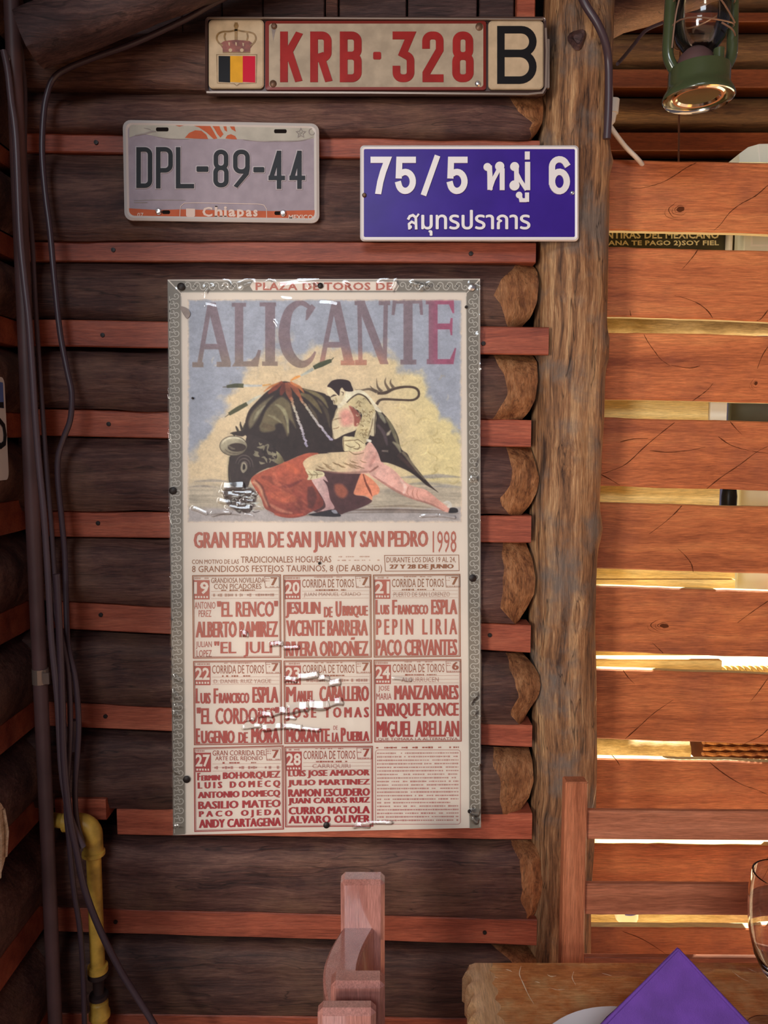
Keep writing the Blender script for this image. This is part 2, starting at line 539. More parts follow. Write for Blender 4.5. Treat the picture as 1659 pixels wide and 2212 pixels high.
def ink_mat(name, top, bottom, right, vcol=None):
    """red poster ink, bleached unevenly over the sheet (a fade printed on the sheet itself)"""
    m, nt, b = new_mat(name)
    N, L = nt.nodes.new, nt.links.new
    tc = N('ShaderNodeTexCoord')
    sx = N('ShaderNodeSeparateXYZ')
    L(tc.outputs['Object'], sx.inputs[0])
    mr = N('ShaderNodeMapRange')
    mr.inputs['From Min'].default_value = W(0, 1250, 1.24)[2]
    mr.inputs['From Max'].default_value = W(0, 1780, 1.24)[2]
    L(sx.outputs['Z'], mr.inputs['Value'])
    n = N('ShaderNodeTexNoise')
    n.inputs['Scale'].default_value = 7
    L(tc.outputs['Object'], n.inputs['Vector'])
    ad = N('ShaderNodeMath')
    ad.operation = 'MULTIPLY_ADD'
    ad.inputs[1].default_value = 0.7
    L(n.outputs['Fac'], ad.inputs[0])
    L(mr.outputs['Result'], ad.inputs[2])
    sb = N('ShaderNodeMath')
    sb.operation = 'SUBTRACT'
    sb.inputs[1].default_value = 0.35
    sb.use_clamp = True
    L(ad.outputs[0], sb.inputs[0])
    mx = N('ShaderNodeMix')
    mx.data_type = 'RGBA'
    L(sb.outputs[0], mx.inputs['Factor'])
    mx.inputs['A'].default_value = (*top, 1)
    mx.inputs['B'].default_value = (*bottom, 1)
    L(mx.outputs['Result'], b.inputs['Base Color'])
    b.inputs['Roughness'].default_value = 0.6
    return m


M['ink'] = ink_mat('faded_red_ink', (0.50, 0.165, 0.115), (0.40, 0.030, 0.040), None)
M['ink_brown'] = ink_mat('faded_brown_ink', (0.34, 0.145, 0.070), (0.38, 0.05, 0.045), None)
M['ink_pale'] = ink_mat('bleached_ink', (0.56, 0.36, 0.27), (0.52, 0.22, 0.20), None)
M['border'] = plain('ornament_ground', (0.25, 0.215, 0.17), 0.5, mottle=0.2, mscale=14)
M['curl'] = plain('ornament_scroll', (0.56, 0.51, 0.44), 0.5, mottle=0.15, mscale=14)

vm, vnt, vb = new_mat('painted_picture')
va = vnt.nodes.new('ShaderNodeVertexColor')
va.layer_name = 'print'
vnt.links.new(va.outputs['Color'], vb.inputs['Base Color'])
vb.inputs['Roughness'].default_value = 0.6
M['picture'] = vm

M['chair'].node_tree.nodes['Principled BSDF'].inputs['Coat Weight'].default_value = 0.6
M['table'].node_tree.nodes['Principled BSDF'].inputs['Coat Weight'].default_value = 0.5

# ------------------------------------------------------------------ room shell
def quad(p0, p1, p2, p3):
    return MB().add([p0, p1, p2, p3], [(0, 1, 2, 3)])


MB().box(-3.5, 4.0, -4.0, 1.42, -0.05, 0.0).build('floor', M['floor'], kind='structure')
MB().box(-3.5, 6.0, 1.42, 6.0, -0.06, 0.0).build('floor_yard', M['yard'], kind='structure')
ceil_o = MB().box(-0.75, 2.2, -0.3, 1.43, 2.50, 2.53).build('ceiling', M['ceiling'], kind='structure')

YW = 1.25


def lerp(a, b, t):
    return a + (b - a) * t


def lx(l, r, px):
    """pixel row at column px of a line measured at columns 150 and 1100"""
    return l + (r - l) * (px - 150.0) / 950.0


MB().box(0.20, 0.36, 1.381, 1.397, 0.0, 2.5).build('leak_block_1', M['dark'], kind='structure')  # dark board added behind the post to stop light leaking through the gap
wall_back = MB().box(-0.75, 0.232, 1.322, 1.36, 0.0, 2.52).build('wall_back', M['dark'], kind='structure')


def interp(tab, v):
    for (a, xa), (b, xb) in zip(tab[:-1], tab[1:]):
        if v <= b:
            return lerp(xa, xb, (v - a) / (b - a))
    return tab[-1][1]


def make_log(tl, bl, tr, br, end, cut, seed, D=0.032, Y0=YW, x0=40, flat=3.6):
    m = MB()
    NV, NU, NC = 16, 46, 8
    rows = []
    for j in range(NV + 1):
        v = j / NV
        s = 2 * v - 1
        row = []
        xe = interp(end, v)
        xc = interp(cut, v) if cut else xe - 10
        xc += 6 * mnoise.noise(Vector((v * 6, seed * 3.1, 0)))
        cols = [lerp(x0, xc, i / NU) for i in range(NU)] + [lerp(xc, xe, i / NC) for i in range(NC + 1)]
        for i, px in enumerate(cols):
            py = lerp(lx(tl, tr, px), lx(bl, br, px), v)
            nz = mnoise.noise(Vector((px * 0.006 + seed * 7, v * 3, seed))) * 0.004 + mnoise.noise(Vector((px * 0.03, v * 9, seed * 2))) * 0.0015
            dep = (D if s < 0 else D * 0.42) * abs(s) ** flat
            if i >= NU and cut:
                t = (i - NU) / NC
                dep += 0.024 * t ** 1.3 + 0.003 * mnoise.noise(Vector((px * 0.05, v * 7, seed)))
            elif i >= NU:
                t = (i - NU) / NC
                dep += 0.010 * t ** 3
            yd = Y0 + max(0.0, dep + nz + 0.003)
            p = W(px, py, yd)
            wob = 0.004 * mnoise.noise(Vector((px * 0.008, seed * 5.0, 2))) * (abs(s) ** 2)
            row.append((p[0], yd, p[2] + wob))
        row.append((row[-1][0] - 0.034, 1.325, row[-1][2]))
        rows.append(row)
    n = len(rows[0])
    V = [p for r in rows for p in r]
    Fm, Fc = [], []
    for j in range(NV):
        for i in range(n - 1):
            f = (j * n + i, (j + 1) * n + i, (j + 1) * n + i + 1, j * n + i + 1)
            (Fc if (cut and i >= NU) else Fm).append(f)
    o = len(m.v)
    m.v += V
    m.f += Fm + Fc
    m.m += [0] * len(Fm) + [1] * len(Fc)
    # top and bottom closing strips
    for j, flip in ((0, False), (NV, True)):
        a = [rows[j][i] for i in range(n)]
        b = [(p[0], 1.325, p[2]) for p in a]
        fs = []
        for i in range(n - 1):
            fs.append((i, i + 1, n + i + 1, n + i) if not flip else (i, n + i, n + i + 1, i + 1))
        m.add(a + b, fs, 0)
    return m.build('log', [M['log'], M['cut']], wall_back, smooth=50)


LOGS = [
    (70, 190, 62, 200, [(0, 1166), (1, 1168)], None),
    (200, 286, 203, 302, [(0, 1171), (.3, 1174), (.6, 1172), (.85, 1160), (1, 1148)], [(0, 1100), (.4, 1120), (.6, 1150), (1, 1142)]),
    (331, 519, 349, 521, [(0, 1160), (1, 1162)], None),
    (567, 690, 572, 705, [(0, 1148), (.1, 1160), (.3, 1164), (.6, 1160), (.85, 1147), (1, 1128)], [(0, 1112), (.25, 1085), (.5, 1070), (.8, 1090), (1, 1095)]),
    (749, 882, 765, 905, [(0, 1148), (.12, 1160), (.4, 1162), (.7, 1156), (.9, 1142), (1, 1128)], [(0, 1062), (.3, 1088), (.6, 1102), (.85, 1080), (1, 1062)]),
    (943, 1103, 965, 1113, [(0, 1146), (.2, 1155), (.45, 1165), (.65, 1160), (.85, 1145), (1, 1125)], [(0, 1092), (.3, 1108), (.55, 1106), (.75, 1082), (.9, 1084), (1, 1098)]),
    (1161, 1299, 1172, 1347, [(0, 1136), (.2, 1150), (.45, 1157), (.62, 1154), (.8, 1138), (1, 1116)], [(0, 1085), (.3, 1088), (.6, 1088), (.8, 1078), (1, 1110)]),
    (1361, 1517, 1408, 1564, [(0, 1128), (.15, 1150), (.3, 1165), (.45, 1168), (.6, 1163), (.8, 1142), (1, 1126)], [(0, 1090), (.4, 1112), (.65, 1118), (.85, 1098), (1, 1120)]),
    (1573, 1745, 1613, 1758, [(0, 1142), (.2, 1150), (.5, 1153), (.75, 1143), (1, 1118)], [(0, 1066), (.3, 1066), (.5, 1080), (.8, 1080), (1, 1085)]),
    (1803, 1960, 1814, 1984, [(0, 1152), (.15, 1170), (.35, 1176), (.6, 1178), (.8, 1168), (.95, 1156), (1, 1140)], [(0, 1104), (.3, 1122), (.6, 1128), (.8, 1128), (1, 1138)]),
    (2016, 2188, 2041, 2200, [(0, 1160), (.2, 1172), (1, 1176)], [(0, 1060), (.2, 1100), (.4, 1130), (1, 1130)]),
    (2246, 2420, 2258, 2440, [(0, 1160), (.2, 1172), (1, 1176)], None),
]
for i, L_ in enumerate(LOGS):
    make_log(*L_, seed=i + 1)
# the rest of the wall below the frame
for k in range(3):
    make_log(2424 + 250 * k, 2610 + 250 * k, 2444 + 250 * k, 2630 + 250 * k, [(0, 1160), (1, 1170)], None, seed=30 + k)


def make_batten(tl, bl, tr, br, xa, xb, nails=(), Yf=1.273, mat='batten', parent=wall_back, name='batten', Yb=1.318, m=None):
    N = 10
    rows_f = []
    sd = random.random() * 50
    mbx = MB()
    xs = [lerp(xa, xb, i / N) for i in range(N + 1)]
    ch = 0.0016
    prof = []
    for px in xs:
        w1 = 1.5 * mnoise.noise(Vector((px * 0.01, sd, 0)))
        w2 = 1.5 * mnoise.noise(Vector((px * 0.01, sd, 5)))
        t = W(px, lx(tl, tr, px) + w1, Yf)
        b = W(px, lx(bl, br, px) + w2, Yf)
        x, zt, zb = t[0], t[2], b[2]
        yf = Yf + 0.0012 * mnoise.noise(Vector((px * 0.02, sd, 9)))
        prof.append([(x, Yb, zt), (x, yf + ch, zt), (x, yf, zt - ch), (x, yf, zb + ch), (x, yf + ch, zb), (x, Yb, zb)])
    n = 6
    V = [p for r in prof for p in r]
    Fc = []
    for i in range(N):
        for k in range(n - 1):
            Fc.append((i * n + k, i * n + k + 1, (i + 1) * n + k + 1, (i + 1) * n + k))
    Fc.append(tuple(range(n - 1, -1, -1)))
    Fc.append(tuple(N * n + k for k in range(n)))
    mbx.add(V, Fc)
    o = mbx.build(name, M[mat], parent)
    for (nx, ny) in nails:
        p = W(nx, ny, Yf)
        MB().lathe([(0.0, -0.0022), (0.0035, -0.002), (0.004, 0.003)], p, 10, axis='y').build('nail', M['nail'], o)
    return o


BATTENS = [
    (287, 329, 302, 347, 50, 1166, ((208, 308),)),
    (521, 564, 523, 568, 55, 1158, ((245, 540), (1017, 548))),
    (691, 748, 705, 765, 70, 1186, ((222, 724), (1044, 742)), 1.254, 'batten', wall_back, 'batten', 1.2625),
    (884, 942, 906, 965, 80, 1148, ((235, 916),)),
    (1104, 1160, 1114, 1172, 90, 1148, ((212, 1130),)),
    (1300, 1360, 1349, 1408, 100, 1147, ((218, 1328), (1058, 1372))),
    (1518, 1571, 1565, 1612, 105, 1150, ((228, 1547),)),
    (1746, 1802, 1757, 1814, 252, 1150, ()),
    (1962, 2014, 1986, 2041, 120, 1160, ((250, 1991), (1047, 2014))),
    (2190, 2244, 2202, 2256, 130, 1160, ()),
]
for b_ in BATTENS:
    make_batten(*b_)
# broken stub of batten in the corner behind the yellow pipe
make_batten(1727, 1771, 1727, 1775, 118, 228, (), Yf=1.248)
# vertical gable boards above the top log
for (xa, xb, ya, yb) in ((250, 380, -70, 70), (382, 468, -70, 68), (470, 560, -70, 66), (562, 698, -70, 64), (700, 728, -70, 64), (730, 880, -70, 64), (882, 1038, -70, 63), (1040, 1120, -70, 63)):
    a, b = W(xa + 1, yb, 1.25), W(xb - 1, ya, 1.25)
    y = 1.280 + 0.006 * random.random()
    MB().box(a[0], b[0], y, 1.32, a[2], b[2], ch=0.0015).build('board', M['beam'] if xa != 700 else M['log'], wall_back)
a, b = W(1122, 32, 1.25), W(1164, -70, 1.25)
MB().box(a[0], b[0], 1.273, 1.32, a[2], b[2], ch=0.0015).build('board', M['batten'], wall_back)

# ------------------------------------------------------------------ left wall: logs and battens running towards the camera
XL = -0.572
wall_left = MB().box(-0.72, -0.645, 0.58, 1.36, 0.0, 2.52).build('wall_left', M['dark'], kind='structure')


def zrow(py, px=80, Y=1.24):
    return W(px, py, Y)[2]


def left_log(z0, z1, seed):
    m = MB()
    NV, NU = 12, 14
    V, Fc = [], []
    for j in range(NV + 1):
        v = j / NV
        s = 2 * v - 1
        for i in range(NU + 1):
            y = lerp(0.60, 1.30, i / NU)
            nz = 0.003 * mnoise.noise(Vector((y * 9, v * 3, seed))) + 0.003
            x = XL - 0.055 * (1.0 if s < 0 else 0.42) * abs(s) ** 2.6 - max(0, nz)
            if i == 0:
                x -= 0.02
            V.append((x, y, lerp(z1, z0, v)))
    n = NU + 1
    for j in range(NV):
        for i in range(NU):
            Fc.append((j * n + i, j * n + i + 1, (j + 1) * n + i + 1, (j + 1) * n + i))
    m.add(V, Fc)
    # end cap towards the camera and closing faces
    ring = [(V[j * n][0], 0.60, V[j * n][2]) for j in range(NV + 1)]
    m.add(ring + [(-0.645, 0.60, z0), (-0.645, 0.60, z1)], [tuple(range(NV + 3))])
    return m.build('log', M['log'], wall_left, smooth=50)


LROWS = [(305, 345), (498, 548), (684, 742), (890, 945), (1080, 1150), (1306, 1372), (1530, 1590), (1742, 1800), (1975, 2040), (2215, 2270)]
prev = zrow(60)
for i, (a, b) in enumerate(LROWS):
    z1, z0 = zrow(a), zrow(b)
    left_log(z1, prev, i + 60)
    MB().box(-0.64, XL - 0.027, 0.61, 1.30, z0, z1, ch=0.002).build('batten', M['batten'], wall_left)
    prev = z0
left_log(prev - 0.14, prev, 90)
left_log(zrow(60), zrow(-120), 91)


# ------------------------------------------------------------------ round log post between the two walls
def make_post():
    m = MB()
    NZ, NA = 150, 40
    cx0 = W(1224, 1106, 1.31)[0]
    V, Fc = [], []
    knots = [(-1.2, 2.09, 0.010, 0.035), (-0.25, 1.60, 0.012, 0.03), (-0.2, 1.30, 0.007, 0.03), (-1.75, 1.42, 0.006, 0.03), (-1.3, 1.16, 0.006, 0.035), (-0.2, 1.90, 0.008, 0.02), (-1.6, 1.78, 0.006, 0.02)]
    for j in range(NZ + 1):
        z = 2.5 * j / NZ
        cx = cx0 + 0.004 * math.sin(z * 3.1) + 0.002 * math.sin(z * 9)
        R = 0.0580 + 0.0020 * math.sin(z * 4.3 + 1)
        for k in range(NA):
            an = 2 * math.pi * k / NA
            r = R
            r += 0.004 * mnoise.noise(Vector((math.cos(an) * 1.5, math.sin(an) * 1.5, z * 5)))
            r += 0.0022 * mnoise.noise(Vector((math.cos(an) * 7, math.sin(an) * 7, z * 9)))
            for (ka, kz, kh, kw) in knots:
                d2 = ((math.atan2(math.sin(an - ka), math.cos(an - ka)) * R) / kw) ** 2 + ((z - kz) / kw) ** 2
                r += kh * math.exp(-d2 * 1.5)
            # long drying cracks
            for (ca, z0, z1) in ((-1.72, 0.2, 0.95), (-1.62, 0.95, 1.55), (-1.1, 1.2, 1.65), (-2.0, 0.3, 0.9), (-1.35, 1.9, 2.3)):
                if z0 < z < z1:
                    da = abs(math.atan2(math.sin(an - ca - 0.05 * math.sin(z * 12)), math.cos(an - ca - 0.05 * math.sin(z * 12))))
                    if da < 0.09:
                        r -= 0.005 * (1 - da / 0.09)
            r = min(r, 0.0655)
            V.append((cx + r * math.cos(an), 1.312 + r * math.sin(an) * 0.97, z))
    for j in range(NZ):
        for k in range(NA):
            k2 = (k + 1) % NA
            Fc.append((j * NA + k, j * NA + k2, (j + 1) * NA + k2, (j + 1) * NA + k))
    m.add(V, Fc)
    return m.build('log_post', M['post'], smooth=60)


post = make_post()
tag(post, 'weathered round log post between the log wall and the slatted partition', 'post')


def post_knot(px, py, rx, rz):
    c = W(px, py, 1.2465)
    m = MB()
    V, Fc = [(c[0], c[1] + 0.004, c[2])], []
    n = 18
    for ring, (q, dy) in enumerate(((0.45, 0.0025), (0.7, -0.002), (1.0, 0.006))):
        for k in range(n):
            an = 2 * math.pi * k / n
            w = 1 + 0.15 * math.sin(3 * an + px)
            x = c[0] + rx * q * w * math.cos(an)
            bend = ((x - post_c) ** 2) * 8
            V.append((x, c[1] + dy + bend, c[2] + rz * q * w * math.sin(an)))
    Fc = [(0, 1 + k, 1 + (k + 1) % n) for k in range(n)]
    for r in range(2):
        for k in range(n):
            a, b2 = 1 + r * n + k, 1 + r * n + (k + 1) % n
            Fc.append((a, a + n, b2 + n, b2))
    m.add(V, Fc)
    return m.build('knot', M['beam'], post, smooth=True)


post_c = W(1229, 1106, 1.31)[0]
post_knot(1250, 78, 0.013, 0.015)

# ------------------------------------------------------------------ slatted partition on the right
YS = 1.40
part = thing('slatted_partition', 'orange-brown partition of wide horizontal planks with bright gaps, right of the log post', 'partition')


def rx(l, r, px):
    return l + (r - l) * (px - 1300.0) / 359.0


def make_plank(tl, bl, tr, br, seed):
    N = 24
    xs = [lerp(1205, 1790, i / N) for i in range(N + 1)]
    ch = 0.0025
    prof = []
    for px in xs:
        w1 = 2.0 * mnoise.noise(Vector((px * 0.008, seed, 0))) + 1.0 * mnoise.noise(Vector((px * 0.05, seed, 0)))
        w2 = 2.0 * mnoise.noise(Vector((px * 0.008, seed, 5))) + 1.0 * mnoise.noise(Vector((px * 0.05, seed, 5)))
        t = W(px, rx(tl, tr, px) + w1, YS)
        b = W(px, rx(bl, br, px) + w2, YS)
        x, zt, zb = t[0], t[2], b[2]
        yb = YS + 0.017
        prof.append([(x, yb, zt), (x, YS + ch, zt), (x, YS, zt - ch), (x, YS, zb + ch), (x, YS + ch, zb), (x, yb, zb)])
    n = 6
    V = [p for r in prof for p in r]
    Fc = []
    for i in range(N):
        for k in range(n):
            k2 = (k + 1) % n
            Fc.append((i * n + k, i * n + k2, (i + 1) * n + k2, (i + 1) * n + k))
    back = [i * n + k for i in range(N) for k in (0, 4, 5)]
    Fc.append(tuple(range(n - 1, -1, -1)))
    Fc.append(tuple(N * n + k for k in range(n)))
    pm_ = MB().add(V, Fc)
    for q in back:
        pm_.m[q] = 1
    return pm_.build('plank', [M['slat'], M['pale_sunlit']], part)


SL = [(343, 497, 352, 504), (533, 683, 541, 694), (717, 862, 725, 870), (902, 1050, 911, 1060), (1086, 1228, 1095, 1240),
      (1266, 1409, 1277, 1420), (1445, 1597, 1457, 1608), (1638, 1802, 1647, 1808), (1823, 1976, 1828, 1978), (2004, 2160, 2006, 2166),
      (2186, 2340, 2190, 2346), (2370, 2540, 2374, 2546)]
planks = [make_plank(*s_, seed=i * 3.3) for i, s_ in enumerate(SL)]


def crack(plank, pts, w0=1.15, w1=0.25):
    """a drying split: a thin dark sliver standing 0.2 mm proud of the sawn face"""
    P = spline(pts, 5)
    m = MB()
    n = len(P)
    V = []
    for i, p in enumerate(P):
        q = P[min(i + 1, n - 1)]
        r = P[max(i - 1, 0)]
        tx, ty = q[0] - r[0], q[1] - r[1]
        l = math.hypot(tx, ty) or 1
        nx, ny = -ty / l, tx / l
        w = lerp(w0, w1, i / (n - 1)) * (0.55 + 0.9 * random.random()) * min(1.0, 0.35 + 4 * i / n)
        V.append(W(p[0] + nx * w, p[1] + ny * w, YS - 0.0003))
        V.append(W(p[0] - nx * w, p[1] - ny * w, YS - 0.0003))
    m.add(V, [(2 * i, 2 * i + 1, 2 * i + 3, 2 * i + 2) for i in range(n - 1)])
    m.build('crack', M['crack'], plank)


def knot(plank, px, py, rx_, ry_):
    """a knot: a dark lens with thin broken rings of grain drawn around it"""
    s_ = 1.4 / F
    m = MB()
    c = W(px, py, YS - 0.0003)
    rings = [(0.0, 0.42, 0, 30), (0.55, 0.62, 3, 20), (0.85, 0.90, 12, 28), (1.18, 1.26, 8, 22), (1.6, 1.64, 14, 25)]
    n = 30
    for (q0, q1, k0, k1) in rings:
        V = []
        for k in range(n):
            an = 2 * math.pi * k / n
            w = 1 + 0.10 * math.sin(2 * an + px) + 0.05 * math.sin(5 * an + q1 * 9)
            f = 1.0 if q0 == 0 else math.sin(math.pi * min(1, max(0, (k - k0) / max(1, k1 - k0))))
            for q in (q1 - (q1 - q0) * f, q1):
                V.append((c[0] + rx_ * s_ * q * w * math.cos(an), c[1], c[2] + ry_ * s_ * q * w * math.sin(an)))
        m.add(V, [(2 * (k % n), 2 * (k % n) + 1, 2 * ((k + 1) % n) + 1, 2 * ((k + 1) % n)) for k in range(k0, k1)])
    m.build('knot', M['crack'], plank)


c5x = lambda X: 1280 + X / 3.161
c5y = lambda Y: 480 + Y / 3.161
c6x = lambda X: 1280 + X / 3.403
c6y = lambda Y: 1150 + Y / 3.403
c3x = lambda X: 1200 + X / 3.614
c3y = lambda Y: Y / 3.614
CR = {
    0: [[(1100, 1270), (1020, 1310), (930, 1370), (830, 1425), (690, 1465), (590, 1475)], [(1659, 1445), (1560, 1530), (1450, 1590), (1360, 1660), (1290, 1750), (1235, 1800)]],
    1: [[(720, 185), (690, 230), (640, 290), (610, 322)], [(820, 655), (790, 610), (730, 560), (650, 525), (560, 500)], [(1198, 600), (1150, 660), (1120, 672)], [(262, 640), (255, 600)]],
    2: [[(350, 765), (380, 820), (430, 890), (470, 940), (530, 980)], [(680, 1222), (740, 1180), (790, 1140), (822, 1100)], [(1198, 850), (1160, 910), (1125, 1000)]],
    3: [[(560, 1368), (480, 1430), (360, 1530), (230, 1650), (120, 1700), (55, 1722)], [(55, 1722), (110, 1750), (185, 1795)], [(780, 1820), (880, 1740), (1000, 1660), (1120, 1570), (1198, 1530)], [(860, 1465), (940, 1520), (1050, 1555), (1198, 1580)], [(940, 1362), (980, 1410), (1020, 1450)], [(390, 1560), (520, 1570), (650, 1560), (770, 1535)], [(190, 1500), (280, 1480), (380, 1478)]],
    4: [[(610, 1935), (560, 1990), (480, 2060), (385, 2130)]],
}
for k, lst in CR.items():
    for pts in lst:
        f = (c3x, c3y) if k == 0 else (c5x, c5y)
        crack(planks[k], [(f[0](a), f[1](b)) for a, b in pts])
CR6 = {4: [[(740, 290), (725, 230), (680, 170), (625, 118)]], 5: [[(520, 888), (480, 850), (440, 812)], [(1290, 505), (1180, 580), (1065, 665)]],
       6: [[(240, 1518), (340, 1430), (450, 1330), (595, 1230)], [(225, 1015), (265, 1070), (310, 1115)], [(1290, 1070), (1220, 1170), (1155, 1250)], [(1290, 1445), (1230, 1500), (1120, 1550)]],
       7: [[(860, 1690), (960, 1770), (1090, 1850), (1200, 1890), (1290, 1930)], [(140, 1635), (180, 1680), (200, 1715)]]}
for k, lst in CR6.items():
    for pts in lst:
        crack(planks[k], [(c6x(a), c6y(b)) for a, b in pts])
crack(planks[9], [(1345, 2012), (1390, 2030), (1440, 2062)])
crack(planks[9], [(1500, 2066), (1560, 2068), (1620, 2082)], 1.2)
crack(planks[8], [(1659, 1852), (1640, 1880), (1620, 1900)], 1.2)
knot(planks[0], 1470, 452, 20, 13)
knot(planks[5], 1435, 1352, 22, 12)
knot(planks[2], 1633, 828, 9, 9)
crack(planks[2], [(1512, 790), (1490, 795), (1450, 789)], 1.0)
# rail that carries the planks, behind the post
MB().box(W(1205, 1000, 1.43)[0], W(1245, 1000, 1.43)[0], 1.4175, 1.455, 0.0, 2.02).build('upright', M['batten'], part)
MB().box(W(1790, 1000, 1.43)[0] - 0.05, W(1790, 1000, 1.43)[0], 1.4175, 1.455, 0.0, 2.02).build('upright', M['batten'], part)

# ------------------------------------------------------------------ what shows through the gaps
def panel(name, mat, x0, y0, x1, y1, Y, th, parent=None, ch=0.001):
    a, b = W(x0, y1, Y), W(x1, y0, Y)
    return MB().box(a[0], b[0], Y, Y + th, a[2], b[2], ch=ch).build(name, M[mat], parent)


rack = thing('board_rack', 'pale yellow pine boards on an upright, seen through the gaps of the partition', 'rack')
for (y0, y1, x1) in ((858, 914, 1532), (1046, 1098, 1556), (1222, 1250, 1589), (1252, 1284, 1589), (1403, 1416, 1690), (1427, 1452, 1560)):
    panel('board', 'pine', 1268, y0, x1, y1, 1.446, 0.014, rack)
a_ = W(1264, 1100, 1.47)
MB().box(a_[0], a_[0] + 0.02, 1.4605, 1.49, 0.0, 1.75).build('upright', M['tan_log'], rack)
for (y0, y1, xb, lab) in ((678, 726, 1700, 'rough tan pole behind the gap below the second plank, with a sunlit flat'), (1592, 1640, 1518, 'pale weathered pole end left of the brown basket')):
    z0, z1 = W(1400, y1, 1.57)[2], W(1400, y0, 1.57)[2]
    r = (z1 - z0) / 2
    xa_, xb_ = W(1296, 700, 1.57)[0], W(xb, 700, 1.57)[0]
    pts = [(lerp(xa_, xb_, i / 20), 1.57, (z0 + z1) / 2) for i in range(21)]
    o = MB().tube(pts, [r * (1 + 0.05 * math.sin(i * 1.7)) for i in range(21)], 14).build('pole', M['tan_log'], None, smooth=50)
    tag(o, lab, 'pole')
gap_sign = thing('painted_signboard', 'black signboard with cream capitals seen in the top gap of the partition', 'sign')
panel('board', 'sign_black', 1262, 462, 1590, 548, 1.56, 0.012, gap_sign)

# ------------------------------------------------------------------ lettering helpers
_tc = {}


def text_geo(s, off=0.0, spacing=1.0, res=3):
    key = (s, off, spacing, res)
    if key in _tc:
        return _tc[key]
    c = bpy.data.curves.new('lettering', 'FONT')
    c.body = s
    c.offset = off
    c.space_character = spacing
    c.resolution_u = res
    o = bpy.data.objects.new('lettering', c)
    COL.objects.link(o)
    dg = bpy.context.evaluated_depsgraph_get()
    me = bpy.data.meshes.new_from_object(o.evaluated_get(dg))
    v = np.empty(len(me.vertices) * 3, dtype=np.float64)
    me.vertices.foreach_get('co', v)
    v = v.reshape(-1, 3)[:, :2]
    fs = [tuple(p.vertices) for p in me.polygons]
    bpy.data.objects.remove(o)
    bpy.data.curves.remove(c)
    bpy.data.meshes.remove(me)
    lo, hi = v.min(0), v.max(0)
    v = (v - lo) / (hi - lo)
    _tc[key] = (v, fs)
    return v, fs


def text_px(m, s, x0, y0, x1, y1, Y, off=0.0, spacing=1.0, tilt=0.0, mi=0, res=2):
    """lettering stretched into a rectangle given in photo pixels, on the plane y = Y"""
    v, fs = text_geo(s, off, spacing, res)
    V = []
    for (u, w) in v:
        px = x0 + u * (x1 - x0)
        py = y1 + (y0 - y1) * w + tilt * u * (x1 - x0)
        V.append(W(px, py, Y))
    m.add(V, fs, mi)


def fill_poly(m, pts, Y, mi=0):
    m.add([W(p[0], p[1], Y) for p in pts], [tuple(range(len(pts)))], mi)


def ribbon(m, pts, w, Y, closed=False, mi=0, th=0.0, clamp=None):
    """a stroke of width w (pixels) along pts; th > 0 gives it raised sides down to Y + th"""
    n = len(pts)
    Lp, Rp = [], []
    ws = w if isinstance(w, (list, tuple)) else [w] * n
    for i in range(n):
        if closed:
            a, b, c = pts[i - 1], pts[i], pts[(i + 1) % n]
        else:
            a, b, c = pts[max(i - 1, 0)], pts[i], pts[min(i + 1, n - 1)]
        d1 = (b[0] - a[0], b[1] - a[1])
        d2 = (c[0] - b[0], c[1] - b[1])
        l1, l2 = math.hypot(*d1), math.hypot(*d2)
        if l1 < 1e-6:
            d1, l1 = d2, l2
        if l2 < 1e-6:
            d2, l2 = d1, l1
        n1 = (-d1[1] / l1, d1[0] / l1)
        n2 = (-d2[1] / l2, d2[0] / l2)
        nx, ny = n1[0] + n2[0], n1[1] + n2[1]
        q = nx * nx + ny * ny
        k = 2.0 / q if q > 0.6 else 1.0 / max(math.sqrt(q), 1e-3)
        h = ws[i] / 2.0
        Lp.append((b[0] + nx * k * h, b[1] + ny * k * h))
        Rp.append((b[0] - nx * k * h, b[1] - ny * k * h))
    if clamp:
        Lp = [(p[0], min(max(p[1], clamp[0]), clamp[1])) for p in Lp]
        Rp = [(p[0], min(max(p[1], clamp[0]), clamp[1])) for p in Rp]
    V = [W(p[0], p[1], Y) for p in Lp + Rp]
    seg = range(n if closed else n - 1)
    m.add(V, [(i, (i + 1) % n, n + (i + 1) % n, n + i) for i in seg], mi)
    if th > 0:
        V2 = V + [(p[0], Y + th, p[2]) for p in V]
        N2 = 2 * n
        fs = []
        for i in seg:
            j = (i + 1) % n
            fs += [(i, N2 + i, N2 + j, j), (n + i, n + j, N2 + n + j, N2 + n + i)]
        if not closed:
            fs += [(0, n, N2 + n, N2), (n - 1, N2 + n - 1, N2 + 2 * n - 1, 2 * n - 1)]
        m.add(V2, fs, mi)


def disc(m, cx, cy, rx_, ry_, Y, mi=0, n=20, th=0.0):
    pts = [(cx + rx_ * math.cos(2 * math.pi * k / n), cy - ry_ * math.sin(2 * math.pi * k / n)) for k in range(n)]
    if th > 0:
        m.prism([W(p[0], p[1], Y) for p in pts], th, mi)
    else:
        fill_poly(m, pts, Y, mi)


def arc(cx, cy, rx_, ry_, a0, a1, n=7):
    return [(cx + rx_ * math.cos(math.radians(lerp(a0, a1, k / n))), cy + ry_ * math.sin(math.radians(lerp(a0, a1, k / n)))) for k in range(n + 1)]


